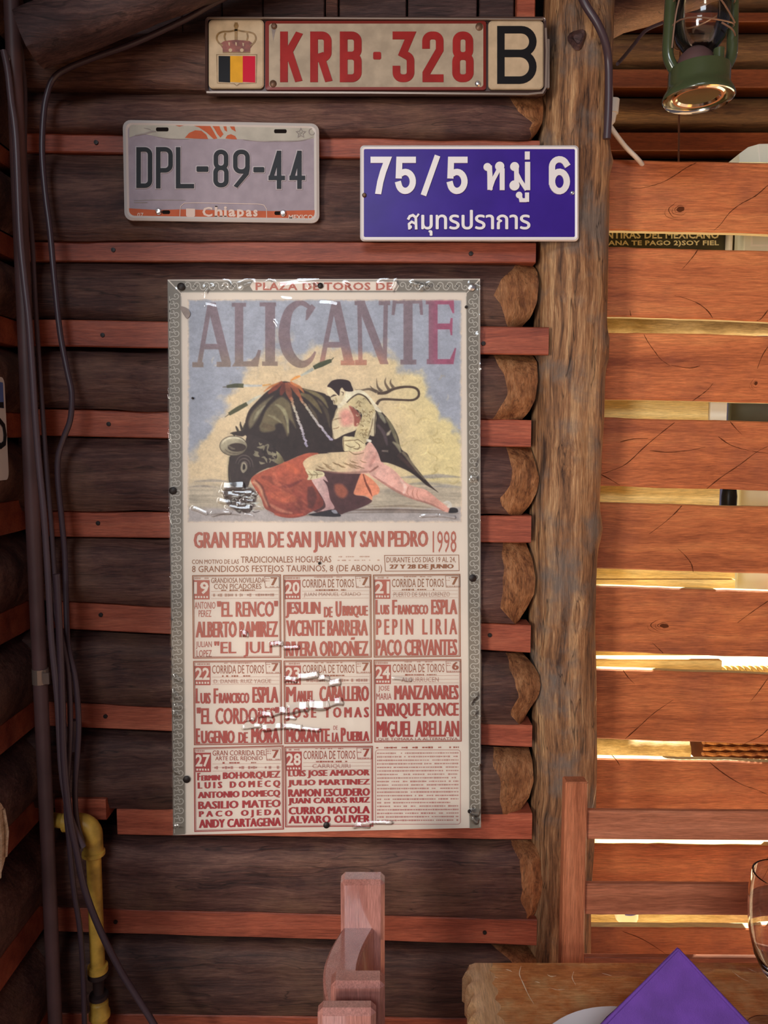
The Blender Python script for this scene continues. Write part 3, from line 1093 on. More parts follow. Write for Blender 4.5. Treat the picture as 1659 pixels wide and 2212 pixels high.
def glyph(ch, w, h, rr=0.45):
    """centre lines of a character in a box w x h, y up: list of (points, closed)"""
    r = rr * w

    def rect(x0, y0, x1, y1):
        return arc(x1 - r, y1 - r, r, r, 90, 0) + arc(x1 - r, y0 + r, r, r, 0, -90) + arc(x0 + r, y0 + r, r, r, -90, -180) + arc(x0 + r, y1 - r, r, r, 180, 90)

    def bowl(y0, y1):
        q = min(r, (y1 - y0) / 2 * 0.98)
        return [(0, y1)] + arc(w - q, y1 - q, q, q, 90, 0) + arc(w - q, y0 + q, q, q, 0, -90) + [(0, y0)]

    G = {
        'K': [([(0, 0), (0, h)], 0), ([(w, h), (0.08 * w, 0.46 * h)], 0), ([(0.36 * w, 0.62 * h), (w, 0)], 0)],
        'R': [([(0, 0), (0, h)], 0), (bowl(0.47 * h, h), 0), ([(0.5 * w, 0.5 * h), (w, 0)], 0)],
        'B': [([(0, 0), (0, h)], 0), (bowl(0.53 * h, h), 0), (bowl(0, 0.53 * h), 0)],
        'D': [(bowl(0, h) + [(0, h * 0.5)], 1)],
        'P': [([(0, 0), (0, h)], 0), (bowl(0.43 * h, h), 0)],
        'L': [([(0, h), (0, 0), (w, 0)], 0)],
        '8': [(rect(0.03 * w, 0.52 * h, 0.97 * w, h), 1), (rect(0, 0, w, 0.52 * h), 1)],
        '3': [([(0, h), (w, h), (0.46 * w, 0.58 * h)] + arc(w - r, 0.54 * h - r, r, r, 70, 0) + arc(w - r, r, r, r, 0, -90) + arc(r, r, r, r, -90, -180) + [(0, 0.20 * h)], 0)],
        '2': [([(0, 0.78 * h)] + arc(r, h - r, r, r, 180, 90) + arc(w - r, h - r, r, r, 90, 0) + [(w, 0.66 * h), (0.02 * w, 0.12 * h), (0.02 * w, 0), (w, 0)], 0)],
        '9': [(rect(0, 0.42 * h, w, h), 1), ([(w, 0.72 * h), (w, 0.52 * h), (0.92 * w, 0.36 * h), (0.12 * w, 0)], 0)],
        '4': [([(0.74 * w, 0), (0.74 * w, h)], 0), ([(0.70 * w, h), (0.06 * w, 0.27 * h)], 0), ([(0.02 * w, 0.26 * h), (1.06 * w, 0.26 * h)], 0)],
        '7': [([(0, h), (w, h), (0.68 * w, 0.62 * h), (0.48 * w, 0.3 * h), (0.36 * w, 0)], 0)],
        '5': [([(w, h), (0.06 * w, h), (0.02 * w, 0.50 * h)], 0), (arc(0.47 * w, 0.305 * h, 0.53 * w, 0.305 * h, 128, -90, 16) + arc(0.47 * w, 0.26 * h, 0.47 * w, 0.26 * h, -90, -168, 6)[1:], 2)],
        '6': [(arc(0.5 * w, 0.305 * h, 0.5 * w, 0.305 * h, 0, 345, 20), 1), (arc(0.5 * w, 0.76 * h, 0.5 * w, 0.24 * h, 25, 180, 9) + [(0, 0.3 * h)], 0)],
        '-': [([(0, h / 2), (w, h / 2)], 0)],
        '/': [([(0, 0), (w, h)], 0)],
    }
    return G[ch]


def draw_glyph(m, ch, x0, y0, x1, y1, sw, Y, mi=0, th=0.0, rr=0.45):
    w, h = x1 - x0 - sw, y1 - y0 - sw
    hh = h if ch != '-' else 0
    for si, (pts, closed) in enumerate(glyph(ch, w, h, rr)):
        q = []
        for (u, v) in pts:
            p = (x0 + sw / 2 + u, y1 - sw / 2 - v)
            if not q or math.hypot(p[0] - q[-1][0], p[1] - q[-1][1]) > 0.02:
                q.append(p)
        if closed == 1 and math.hypot(q[0][0] - q[-1][0], q[0][1] - q[-1][1]) < 0.02:
            q.pop()
        if closed != 1:
            # square caps: extend both ends by half a stroke
            for e0, e1 in ((0, 1), (-1, -2)):
                if closed == 2 and e0 == 0:
                    continue
                d = (q[e0][0] - q[e1][0], q[e0][1] - q[e1][1])
                l = math.hypot(*d)
                horizontal_free = True
                q[e0] = (q[e0][0] + d[0] / l * sw / 2, q[e0][1] + d[1] / l * sw / 2)
        ribbon(m, q, sw, Y - 0.00006 * si, closed == 1, mi, th, (y0, y1) if ch != '-' else None)


def rrect(x0, y0, x1, y1, r, n=5, q=None):
    pts = []
    for (cx, cy, a0) in ((x1 - r, y0 + r, 0), (x0 + r, y0 + r, 90), (x0 + r, y1 - r, 180), (x1 - r, y1 - r, 270)):
        for k in range(n + 1):
            a = math.radians(a0 + 90 * k / n)
            pts.append((cx + r * math.cos(a), cy - r * math.sin(a)))
    return pts[::-1] if False else pts


def bilin(q, x0, y0, x1, y1):
    """map of a rectangle onto a skewed pixel quad (tl, tr, br, bl)"""
    def f(p):
        u, v = (p[0] - x0) / (x1 - x0), (p[1] - y0) / (y1 - y0)
        t = (lerp(q[0][0], q[1][0], u), lerp(q[0][1], q[1][1], u))
        b = (lerp(q[3][0], q[2][0], u), lerp(q[3][1], q[2][1], u))
        return (lerp(t[0], b[0], v), lerp(t[1], b[1], v))
    return f


def ring(m, outer, inner, Yo, Yi, mi=0, th=0.0):
    n = len(outer)
    V = [W(p[0], p[1], Yo) for p in outer] + [W(p[0], p[1], Yi) for p in inner]
    m.add(V, [(i, (i + 1) % n, n + (i + 1) % n, n + i) for i in range(n)], mi)
    if th > 0:
        V = [W(p[0], p[1], Yo) for p in outer]
        V += [(p[0], p[1] + th, p[2]) for p in V]
        m.add(V, [(i, n + i, n + (i + 1) % n, (i + 1) % n) for i in range(n)], mi)


# text of the signboard behind the partition
m = MB()
text_px(m, 'MENTIRAS DEL MEXICANO', 1281, 499, 1553, 515.5, 1.5595, 0.03, 1.05)
text_px(m, 'MAÑANA TE PAGO 2)SOY FIEL', 1270, 517, 1553, 533, 1.5595, 0.03, 1.05)
m.build('lettering', M['sign_text'], gap_sign, label='cream capital lettering')

# ------------------------------------------------------------------ long registration plate, red letters on white (top of the wall)
def nail_at(px, py, Y, r_px, mat, parent, name='screw', h=0.003):
    c = W(px, py, Y)
    r = r_px / F * 1.25
    return MB().lathe([(0.0, -h), (r * 0.6, -h * 0.92), (r, -h * 0.3), (r, 0.0015)], c, 14, axis='y').build(name, M[mat], parent, smooth=True)


YP = 1.238
krb = thing('long_registration_plate', 'long white registration plate with red letters KRB 328, flag and black B panels', 'plate')
m = MB()
out, inn = rrect(443, 36, 1180, 204, 10), rrect(449, 41, 1175, 197, 8)
m.prism([W(p[0], p[1], YP + 0.004) for p in out], 0.006)
ring(m, out, inn, YP - 0.003, YP - 0.001, 0, 0.007)
m.build('holder', M['frame'], krb)
m = MB()
ribbon(m, [(452, 38), (600, 38.5), (1174, 41)], 3.0, YP - 0.0045, th=0.003)
ribbon(m, [(446, 199), (800, 200), (1140, 203), (1172, 200), (1179, 188), (1181, 110), (1179, 60)], 4.0, YP - 0.0045, th=0.003)
m.build('lip', M['lip'], krb)
m = MB()
m.prism([W(p[0], p[1], YP) for p in rrect(1181, 84, 1187, 190, 2)], 0.004)
m.build('end_flange', M['lip'], krb)
for (x0, y0, x1, y1, r, mt, nm) in ((451, 43, 570, 191, 9, 'cream', 'flag_panel'), (1055, 45, 1174, 193, 9, 'cream', 'country_panel')):
    m = MB()
    o_, i_ = rrect(x0, y0, x1, y1, r), rrect(x0 + 3, y0 + 3, x1 - 3, y1 - 3, r - 2)
    ring(m, o_, i_, YP - 0.0005, YP - 0.002, 0, 0.003)
    fill_poly(m, i_, YP - 0.002)
    m.build(nm, M[mt], krb)
m = MB()
o_, i_ = rrect(573, 45, 1050, 194, 6), rrect(581, 51, 1044, 188, 6)
ring(m, o_, i_, YP - 0.0005, YP - 0.0018, 1, 0.003)
fill_poly(m, i_, YP - 0.0018, 0)
m.build('number_panel', [M['cream2'], M['border_red']], krb)
m = MB()
for ch, xa, xb in (('K', 605, 651), ('R', 670, 716), ('B', 734, 781), ('3', 848, 895), ('2', 912, 958), ('8', 977, 1023)):
    draw_glyph(m, ch, xa, 68, xb, 177, 16.5, YP - 0.0028, 0, 0.0012, 0.42)
m.prism([W(p[0], p[1], YP - 0.0028) for p in rrect(806, 112, 823, 128, 3, 2)], 0.001)
m.build('lettering', M['plate_red'], krb, label='raised red letters and digits')
m = MB()
draw_glyph(m, 'B', 1074, 56, 1159, 181, 16, YP - 0.0026, 0, 0.0008, 0.42)
m.build('letter', M['black'], krb, label='black letter B')
# crown over the striped shield
YC = YP - 0.0024
fx = lambda X: 440 + X / 4.366
fy = lambda Y: 30 + Y / 4.366
m = MB()
fill_poly(m, [(fx(a), fy(b)) for a, b in ((180, 362), (437, 362), (440, 325), (470, 285), (430, 255), (380, 250), (300, 245), (240, 250), (190, 258), (150, 285), (178, 325))], YC)
m.build('crown', M['crown'], krb)
m = MB()
for pts in ([(180, 300), (140, 270), (122, 230), (135, 190), (180, 168), (250, 165), (305, 150)], [(305, 150), (360, 163), (430, 172), (475, 190), (492, 230), (475, 270), (440, 300)], [(205, 255), (195, 215), (205, 180)], [(405, 255), (415, 215), (408, 180)], [(305, 245), (305, 80)]):
    ribbon(m, [(fx(a), fy(b)) for a, b in spline(pts, 4)], 3.6 if len(pts) > 2 else 6.5, YC - 0.0002)
disc(m, fx(305), fy(112), 5, 6, YC - 0.0003)
ribbon(m, [(fx(180), fy(365)), (fx(437), fy(365))], 2.5, YC - 0.0002)
m.build('crown_bands', M['crown_gold'], krb)
m = MB()
for (a, b) in ((252, 342), (360, 342)):
    disc(m, fx(a), fy(b), 4, 4, YC - 0.0004, 0, 12)
for (a, b) in ((240, 285), (305, 285), (372, 290)):
    fill_poly(m, [(fx(a - 8), fy(b - 18)), (fx(a + 8), fy(b - 15)), (fx(a + 5), fy(b + 18)), (fx(a - 4), fy(b + 10))], YC - 0.0004)
m.build('crown_jewels', M['cream'], krb)
m = MB()
fill_poly(m, [(fx(a), fy(b)) for a, b in ((118, 380), (505, 380), (498, 655), (340, 662), (312, 683), (285, 662), (125, 655))], YC, 0)
fill_poly(m, [(fx(a), fy(b)) for a, b in ((128, 388), (496, 388), (490, 650), (335, 655), (312, 673), (290, 655), (132, 650))], YC - 0.0002, 1)
for (a, b, mi) in ((140, 250, 2), (250, 368, 3), (368, 486, 4)):
    fill_poly(m, [(fx(a), fy(396)), (fx(b), fy(398)), (fx(b), fy(648)), (fx(a), fy(642))], YC - 0.0004, mi)
m.build('shield', [M['crown_gold'], M['cream'], M['black'], M['flag_y'], M['flag_r']], krb)
for (x, y, r, mt) in ((592, 57, 6, 'rusty'), (590, 181, 7, 'rusty'), (1035, 58, 7.5, 'rusty'), (1032, 181, 6, 'bolt')):
    nail_at(x, y, YP - 0.002, r, mt, krb)
m = MB()
fill_poly(m, [(586, 60), (597, 60), (594, 70), (590, 88), (588, 72)], YP - 0.0021)
m.build('rust_streak', M['stamp_and_stain'], krb)

# ------------------------------------------------------------------ grey plate DPL-89-44
dpl = thing('grey_registration_plate', 'dull grey registration plate DPL-89-44 with orange bands at top and bottom', 'plate')
qm = bilin([(265, 259), (689, 267), (690, 482), (269, 476)], 0, 0, 425, 218)
s4 = 3.77
dx_ = lambda X: 260 + X / s4
dy_ = lambda Y: 250 + Y / s4
m = MB()
o_ = [qm(p) for p in rrect(0, 0, 425, 218, 17)]
i_ = [qm(p) for p in rrect(6, 6, 419, 212, 14)]
j_ = [qm(p) for p in rrect(11, 11, 414, 207, 12)]
ring(m, o_, i_, YP + 0.001, YP - 0.002, 0, 0.003)
ring(m, i_, j_, YP - 0.002, YP, 0)
fill_poly(m, j_, YP, 1)
m.build('plate_body', [M['plate_edge'], M['alu']], dpl)
m = MB()
tp = [(75, 62), (440, 58), (700, 60), (930, 66), (1570, 75), (1590, 180), (1500, 200), (1420, 210), (1300, 205), (1150, 210), (1000, 192), (860, 190), (640, 188), (420, 188), (300, 170), (200, 150), (120, 160), (70, 180)]
fill_poly(m, [(dx_(a), dy_(b)) for a, b in tp], YP - 0.0003)
m.build('top_band', M['band'], dpl)
m = MB()
for pts in ([(435, 60), (720, 62), (760, 130), (790, 185), (760, 190), (700, 135), (640, 95), (580, 75), (540, 75), (480, 88), (450, 80)], [(525, 180), (560, 140), (610, 118), (660, 122), (700, 155), (715, 190), (600, 186)],
            [(735, 62), (800, 62), (815, 110), (840, 150), (815, 178), (790, 150), (765, 105)], [(830, 64), (860, 64), (870, 130), (850, 120)], [(880, 66), (925, 68), (940, 130), (905, 110)], [(855, 185), (870, 160), (900, 150), (935, 165), (950, 192), (900, 190)]):
    fill_poly(m, [(dx_(a), dy_(b)) for a, b in pts], YP - 0.0005)
m.build('sun_design', M['orange'], dpl)
m = MB()
fill_poly(m, [(dx_(a), dy_(b)) for a, b in ((45, 752), (300, 768), (500, 762), (900, 772), (1250, 776), (1605, 768), (1600, 820), (1560, 855), (800, 852), (110, 838), (62, 815))], YP - 0.0003)
m.build('bottom_band', M['orange'], dpl)
for (a, b, w_, h_) in ((290, 95, 27, 8.5), (1252, 110, 27, 8.5), (340, 770, 17, 8), (1255, 778, 17, 8)):
    m = MB()
    m.prism([W(dx_(a) + p[0], dy_(b) + p[1], YP - 0.0006) for p in rrect(0, 0, w_, h_, 3, 3)], 0.0003)
    m.build('slot', M['dark'], dpl)
for (a, b) in ((312, 782), (1325, 796)):
    nail_at(dx_(a), dy_(b), YP - 0.001, 6.8, 'bolt', dpl, 'bolt', 0.005)
DL = (('D', 130, 256, 258, 586), ('P', 290, 255, 425, 590), ('L', 452, 256, 598, 590), ('8', 757, 276, 880, 582), ('9', 918, 276, 1052, 586), ('4', 1205, 285, 1333, 594), ('4', 1375, 285, 1498, 594))
m, m2 = MB(), MB()
for (ch, a, b, c, d) in DL:
    draw_glyph(m, ch, dx_(a), dy_(b), dx_(c), dy_(d), 9.2, YP - 0.0024, 0, 0.001, 0.45)
    draw_glyph(m2, ch, dx_(a) - 2.2, dy_(b) - 2.2, dx_(c) + 2.2, dy_(d) + 2.2, 13.6, YP - 0.0012, 0, 0.0013, 0.45)
for (a, b, c, d) in ((620, 412, 715, 455), (1083, 418, 1171, 460)):
    m.prism([W(dx_(p[0]), dy_(p[1]), YP - 0.0024) for p in rrect(a, b, c, d, 8, 2)], 0.001)
    m2.prism([W(dx_(p[0]), dy_(p[1]), YP - 0.0012) for p in rrect(a - 8, b - 8, c + 8, d + 8, 10, 2)], 0.001)
m.build('lettering', M['black'], dpl, label='raised black letters and digits')
m2.build('emboss', M['emboss'], dpl)
m = MB()
text_px(m, 'C', dx_(668), dy_(742), dx_(750), dy_(822), YP - 0.0008, 0.03)
for ch, a, b, c, d in (('h', 768, 735, 832, 822), ('i', 843, 738, 868, 822), ('a', 880, 762, 938, 822), ('p', 950, 762, 1008, 848), ('a', 1022, 765, 1072, 822), ('s', 1082, 765, 1118, 822)):
    text_px(m, ch, dx_(a), dy_(b), dx_(c), dy_(d), YP - 0.0008, 0.035)
for (a, b, c, d) in ((768, 815, 800, 824), (808, 815, 836, 824), (838, 815, 872, 824), (945, 842, 980, 850), (770, 735, 790, 743)):
    fill_poly(m, [(dx_(a), dy_(b)), (dx_(c), dy_(b)), (dx_(c), dy_(d)), (dx_(a), dy_(d))], YP - 0.0008)
text_px(m, 'MEXICO', dx_(1370), dy_(806), dx_(1568), dy_(846), YP - 0.0008, 0.02)
text_px(m, '07', dx_(138), dy_(790), dx_(188), dy_(825), YP - 0.0008, 0.01)
ribbon(m, [(dx_(a), dy_(b)) for a, b in ((482, 848), (486, 770), (492, 735), (520, 712), (600, 708), (1120, 718), (1170, 728), (1190, 760), (1192, 855))], 1.3, YP - 0.0008)
fill_poly(m, [(dx_(a), dy_(b)) for a, b in ((535, 755), (608, 757), (608, 815), (590, 832), (550, 830), (535, 812))], YP - 0.0007)
m.build('pale_print', M['print_pale'], dpl, label='pale state name and small print')
m = MB()
cx, cy, R = dx_(1470), dy_(142), 10.5
star = [(cx + (R if k % 2 == 0 else R * 0.48) * math.sin(math.pi * k / 5), cy - (R if k % 2 == 0 else R * 0.48) * math.cos(math.pi * k / 5)) for k in range(10)]
ribbon(m, star, 1.5, YP - 0.0008, True)
ribbon(m, [(cx - 4, cy), (cx + 4, cy - 2), (cx - 3, cy + 4)], 1.3, YP - 0.0008)
ribbon(m, [(dx_(1560) + 6.5 * math.cos(k * math.pi / 8), dy_(130) + 7 * math.sin(k * math.pi / 8)) for k in range(16)], 1.8, YP - 0.0008, True)
for pts, w in (([(120, 160), (200, 145), (260, 128), (290, 130)], 3.5), ([(190, 100), (230, 108), (250, 118)], 1.5), ([(110, 690), (300, 685), (530, 688)], 1.6), ([(110, 705), (220, 706)], 2.0), ([(1000, 196), (1150, 208), (1300, 206), (1420, 206), (1500, 196), (1570, 172)], 2.2), ([(300, 172), (420, 188), (560, 190)], 1.5)):
    P_ = spline([(dx_(a), dy_(b)) for a, b in pts], 4)
    ribbon(m, P_, [w * (0.4 + 0.6 * math.sin(math.pi * (i + 0.5) / len(P_))) for i in range(len(P_))], YP - 0.0007)
m.build('stamp_and_stain', M['stamp_and_stain'], dpl, kind='stuff')  # stamp marks: star, ring and short strokes

# ------------------------------------------------------------------ blue enamel house-number sign
sign = thing('blue_house_number_sign', 'blue enamel sign 75/5 with white Thai lettering, overlapping the log post', 'sign')
s5 = 3.386
gx = lambda X: 770 + X / s5
gy = lambda Y: 300 + Y / s5
m = MB()
o_, i_, j_ = rrect(778, 314, 1250, 521, 9), rrect(781, 317, 1247, 518, 8), rrect(786, 322, 1242, 512, 3)
ring(m, o_, i_, YP + 0.002, YP - 0.0015, 0, 0.002)
ring(m, i_, j_, YP - 0.0015, YP - 0.0008, 0)
fill_poly(m, j_, YP - 0.0008, 1)
m.build('plate_body', [M['white'], M['blue']], sign)
YT = YP - 0.003
for ch, a, b, c, d in (('7', 103, 130, 250, 405), ('5', 285, 130, 435, 403), ('5', 663, 130, 813, 403), ('6', 1408, 126, 1562, 405)):
    m = MB()
    draw_glyph(m, ch, gx(a), gy(b), gx(c), gy(d), 13.4, YT, 0, 0.002)
    m.build('numeral', M['white'], sign)
m = MB()
ribbon(m, [(gx(593), gy(122)), (gx(490), gy(412))], 12.4, YT, th=0.002)
m.build('slash', M['white'], sign)


_lift = [0]


def blob(a, b, r):
    _lift[0] += 1
    disc(m, gx(a), gy(b), r / s5, r / s5, YT - 0.00005 * _lift[0], 0, 18, 0.002)


def st(pts, w):
    _lift[0] += 1
    ribbon(m, [(gx(a), gy(b)) for a, b in pts], w / s5, YT - 0.00005 * _lift[0], th=0.002)


m = MB()
blob(958, 205, 29)
st([(972, 195), (976, 260), (977, 372)], 38)
st([(975, 372), (1000, 300), (1040, 225)], 30)
blob(1048, 200, 34)
st([(1066, 215), (1066, 374)], 36)
blob(1157, 202, 33)
st([(1170, 205), (1172, 330)], 34)
blob(1156, 340, 37)
st([(1172, 250), (1200, 305), (1245, 372)], 28)
st([(1252, 168), (1252, 374)], 38)
st([(1250, 92), (1250, 150)], 36)
blob(1190, 410, 24)
st([(1195, 405), (1205, 448), (1245, 448)], 28)
st([(1248, 392), (1248, 460)], 30)
m.build('word', M['white'], sign, kind='stuff')
m = MB()
for q, (ex, ey) in enumerate(((-1.0, 0), (0.0, -0.8), (0.0, 0.8), (1.0, 0))):
    text_px(m, 'มุทรปราการ', gx(474) + 1 + ex, gy(522) + ey, gx(1272) - 1 + ex, gy(706) + ey, YT + 0.0004 - 0.00005 * q, 0.0, 1.0, res=4)
st([(377, 590), (390, 566), (413, 558), (434, 574), (437, 662)], 19)
st([(387, 662), (384, 622), (404, 606), (436, 622)], 17)
blob(392, 644, 14)
st([(426, 580), (444, 566), (456, 548)], 14)
m.build('lettering', M['white'], sign, label='small white lettering')
nail_at(gx(57), gy(412), YP - 0.0018, 4.5, 'rusty', sign)
nail_at(gx(1577), gy(396), YP - 0.0018, 4.5, 'bolt', sign)

# ------------------------------------------------------------------ partly seen plate on the left wall
lp = thing('plate_on_left_wall', 'white and blue plate with a black digit, cut by the left picture edge', 'plate')
XP = XL + 0.006
zt, zb = W(10, 811, 1.12)[2], W(10, 1039, 1.12)[2]
yr = 1.160
m = MB()
oy = [(1.160 - (20 - p[0]) * 0.001, p[1]) for p in rrect(-300, 0, 20, 100, 8)]
m.prism([(XP, p[0], lerp(zt, zb, p[1] / 100)) for p in oy], (-0.003, 0, 0))
m.build('plate_body', M['plate_edge'], lp)
m = MB()
m.add([(XP + 0.0005, y, lerp(zt, zb, v)) for y, v in ((0.868, 0.05), (1.154, 0.05), (1.154, 0.30), (0.868, 0.28))], [(0, 1, 2, 3)])
m.build('blue_band', M['bluefade'], lp)
m = MB()


def lp_pt(u, v):  # u metres from the right end, v share of the height
    return (XP + 0.001, yr - u, lerp(zt, zb, v))


for pts in ([(0.008, 0.27), (0.035, 0.27), (0.035, 0.45), (0.022, 0.42), (0.010, 0.47), (0.007, 0.56), (0.010, 0.64), (0.022, 0.67), (0.037, 0.62)], [(0.080, 0.27), (0.060, 0.66)]):
    q = [lp_pt(*p) for p in pts]
    V = []
    for i, p in enumerate(q):
        a_, b_ = Vector(q[max(i - 1, 0)]), Vector(q[min(i + 1, len(q) - 1)])
        t = (b_ - a_).normalized()
        nn = Vector((0, -t.z, t.y)) * 0.0045
        V += [Vector(p) + nn, Vector(p) - nn]
    m.add(V, [(2 * i, 2 * i + 1, 2 * i + 3, 2 * i + 2) for i in range(len(q) - 1)])
m.build('digit', M['black'], lp)

# ------------------------------------------------------------------ bullfight poster under plastic
YQ = 1.243
poster = thing('bullfight_poster', 'tall faded bullfight poster in a scrolled border under crinkled clear plastic', 'poster')
PT = [(362, 604), (1037, 602), (1039, 1788), (374, 1804)]
pm = bilin(PT, 0, 0, 1, 1)
m = MB()
NX, NY = 24, 40
V = []
for j in range(NY + 1):
    for i in range(NX + 1):
        p = pm((i / NX, j / NY))
        V.append(W(p[0], p[1], YQ))
m.add(V, [(j * (NX + 1) + i, (j + 1) * (NX + 1) + i, (j + 1) * (NX + 1) + i + 1, j * (NX + 1) + i + 1) for j in range(NY) for i in range(NX)])
bnd = [pm((i / 12, 0)) for i in range(12)] + [pm((1, i / 12)) for i in range(12)] + [pm((1 - i / 12, 1)) for i in range(12)] + [pm((0, 1 - i / 12)) for i in range(12)]
m.prism([W(p[0], p[1], YQ + 0.0008) for p in bnd], 0.002)
m.build('sheet', M['paper'], poster)

# ornamental border strips
m = MB()
Yb_ = YQ - 0.0003
fill_poly(m, [(362, 606), (390, 634), (400, 1802), (374, 1804)][::-1], Yb_)
fill_poly(m, [(1008, 634), (1036, 606), (1039, 1788), (1015, 1790)][::-1], Yb_)
fill_poly(m, [(366, 606), (1034, 604), (1008, 632), (390, 632)][::-1], Yb_)
m.build('border_strip', M['border'], poster)
m = MB()


def scroll(cx, cy, ang, sz, flip=1):
    """an S scroll with a curled eye at either end"""
    pts = []
    for t in np.linspace(-1, 1, 30):
        s_ = 1 if t > 0 else -1
        a = abs(t)
        th = a * 6.6
        r = (1 - 0.74 * a) * 0.5
        x = s_ * (0.5 - r * math.cos(th))
        y = s_ * (r * math.sin(th)) * flip
        pts.append((x * sz, y * sz))
    ca, sa = math.cos(ang), math.sin(ang)
    P = [(cx + x * ca - y * sa, cy + x * sa + y * ca) for x, y in pts]
    ribbon(m, P, 1.9, Yb_ - 0.0003)


for k in range(58):
    v = (646 + k * 20.2)
    f = (v - 634) / 1168
    if v < 1785:
        scroll(lerp(376, 387, f), v, math.pi / 2 + 0.5, 15.5, 1)
        if v < 1752:
            scroll(lerp(1022, 1027, f), v, math.pi / 2 + 0.5, 15.0, 1)
for k in range(30):
    x = 412 + k * 20.2
    if x < 528 or 874 < x < 1004:
        scroll(x, 618, 0.3, 15.0, 1)
for pts in ([(391, 640), (401, 1800)], [(1007, 640), (1014, 1788)], [(392, 631), (1006, 631)], [(366, 640), (377, 1800)], [(1034, 640), (1037, 1786)], [(400, 607.5), (1000, 606)]):
    ribbon(m, pts, 1.4, Yb_ - 0.0003)
m.build('border_scrolls', M['curl'], poster, kind='stuff')
m = MB()
fill_poly(m, [(540, 618), (546, 608), (856, 608), (862, 618), (856, 628), (546, 628)][::-1], Yb_ - 0.0005)
m.build('banner', M['paper'], poster)

# ---- the painted picture: a fine grid whose vertices carry the printed colours
PX0, PY0, PW, PH = 405, 646, 594, 484
gxx, gyy = np.meshgrid(np.arange(PW) + PX0 + 0.0, np.arange(PH) + PY0 + 0.0)


def vnoise(scale, seed, octaves=4, sx=1.0, sy=1.0):
    rs = np.random.RandomState(seed)
    out = np.zeros((PH, PW))
    amp, tot = 1.0, 0.0
    for o in range(octaves):
        g = rs.rand(128, 128)
        u = (gxx - PX0) / (scale * sx) * 2 ** o
        v = (gyy - PY0) / (scale * sy) * 2 ** o
        iu, iv = np.floor(u).astype(int), np.floor(v).astype(int)
        fu, fv = u - iu, v - iv
        fu, fv = fu * fu * (3 - 2 * fu), fv * fv * (3 - 2 * fv)
        a = g[iv % 128, iu % 128]
        b = g[iv % 128, (iu + 1) % 128]
        c = g[(iv + 1) % 128, iu % 128]
        d = g[(iv + 1) % 128, (iu + 1) % 128]
        out += amp * ((a * (1 - fu) + b * fu) * (1 - fv) + (c * (1 - fu) + d * fu) * fv)
        tot += amp
        amp *= 0.55
    return out / tot


def sstep(a, b, x):
    t = np.clip((x - a) / (b - a), 0, 1)
    return t * t * (3 - 2 * t)


IMG = np.zeros((PH, PW, 3))
n1, n2, n3 = vnoise(70, 1), vnoise(22, 2), vnoise(9, 3, 3)
strk = vnoise(16, 5, 4, 1.0, 0.45)
sky = np.array([150, 153, 164.0])
dust = np.array([203, 182, 146.0])
dust2 = np.array([206, 190, 138.0])
# tan dust cloud fills the middle; blue-grey sky stays along the top, left and upper right
edge = 770 + np.interp(gxx, [405, 470, 520, 560, 640, 760, 830, 900, 950, 999], [190, 110, 55, 5, 10, 0, 5, 60, 150, 190])
wn = (n1 - 0.5) * 170 + (n2 - 0.5) * 60
tmask = sstep(-26, 26, gyy - edge + wn)
rightw = sstep(760, 980, gxx)[..., None]
dcol = dust * (1 - rightw) + dust2 * rightw
IMG[:] = sky * (1 - tmask[..., None]) + dcol * tmask[..., None]
IMG *= (0.94 + 0.14 * n2)[..., None]
IMG *= (1 - 0.05 * sstep(0.50, 0.75, n2) * tmask)[..., None]
gr = sstep(1028, 1060, gyy + (strk - 0.5) * 24)
ground = np.array([176, 163, 142.0]) * (0.80 + 0.40 * vnoise(60, 8, 3, 1.6, 0.10))[..., None]
IMG = IMG * (1 - gr[..., None]) + ground * gr[..., None]
gr2 = sstep(1092, 1104, gyy + (strk - 0.5) * 14)
IMG = IMG * (1 - gr2[..., None]) + np.array([166, 157, 154.0]) * (0.93 + 0.12 * n2)[..., None] * gr2[..., None]


def _cov(P, soft):
    P = np.array(P, float)
    x0, x1 = int(max(P[:, 0].min() - 3 - PX0, 0)), int(min(P[:, 0].max() + 4 - PX0, PW))
    y0, y1 = int(max(P[:, 1].min() - 3 - PY0, 0)), int(min(P[:, 1].max() + 4 - PY0, PH))
    if x1 <= x0 or y1 <= y0:
        return None
    X, Y = gxx[y0:y1, x0:x1], gyy[y0:y1, x0:x1]
    inside = np.zeros(X.shape, bool)
    d2 = np.full(X.shape, 1e9)
    n = len(P)
    for i in range(n):
        ax, ay = P[i]
        bx, by = P[(i + 1) % n]
        ex, ey = bx - ax, by - ay
        l2 = ex * ex + ey * ey + 1e-9
        t = np.clip(((X - ax) * ex + (Y - ay) * ey) / l2, 0, 1)
        d2 = np.minimum(d2, (X - ax - t * ex) ** 2 + (Y - ay - t * ey) ** 2)
        if ay != by:
            c = ((ay > Y) != (by > Y)) & (X < ax + (Y - ay) / (by - ay) * ex)
            inside ^= c
    sd = np.sqrt(d2) * np.where(inside, 1, -1)
    return (slice(y0, y1), slice(x0, x1)), np.clip(0.5 + sd / (2 * soft), 0, 1)


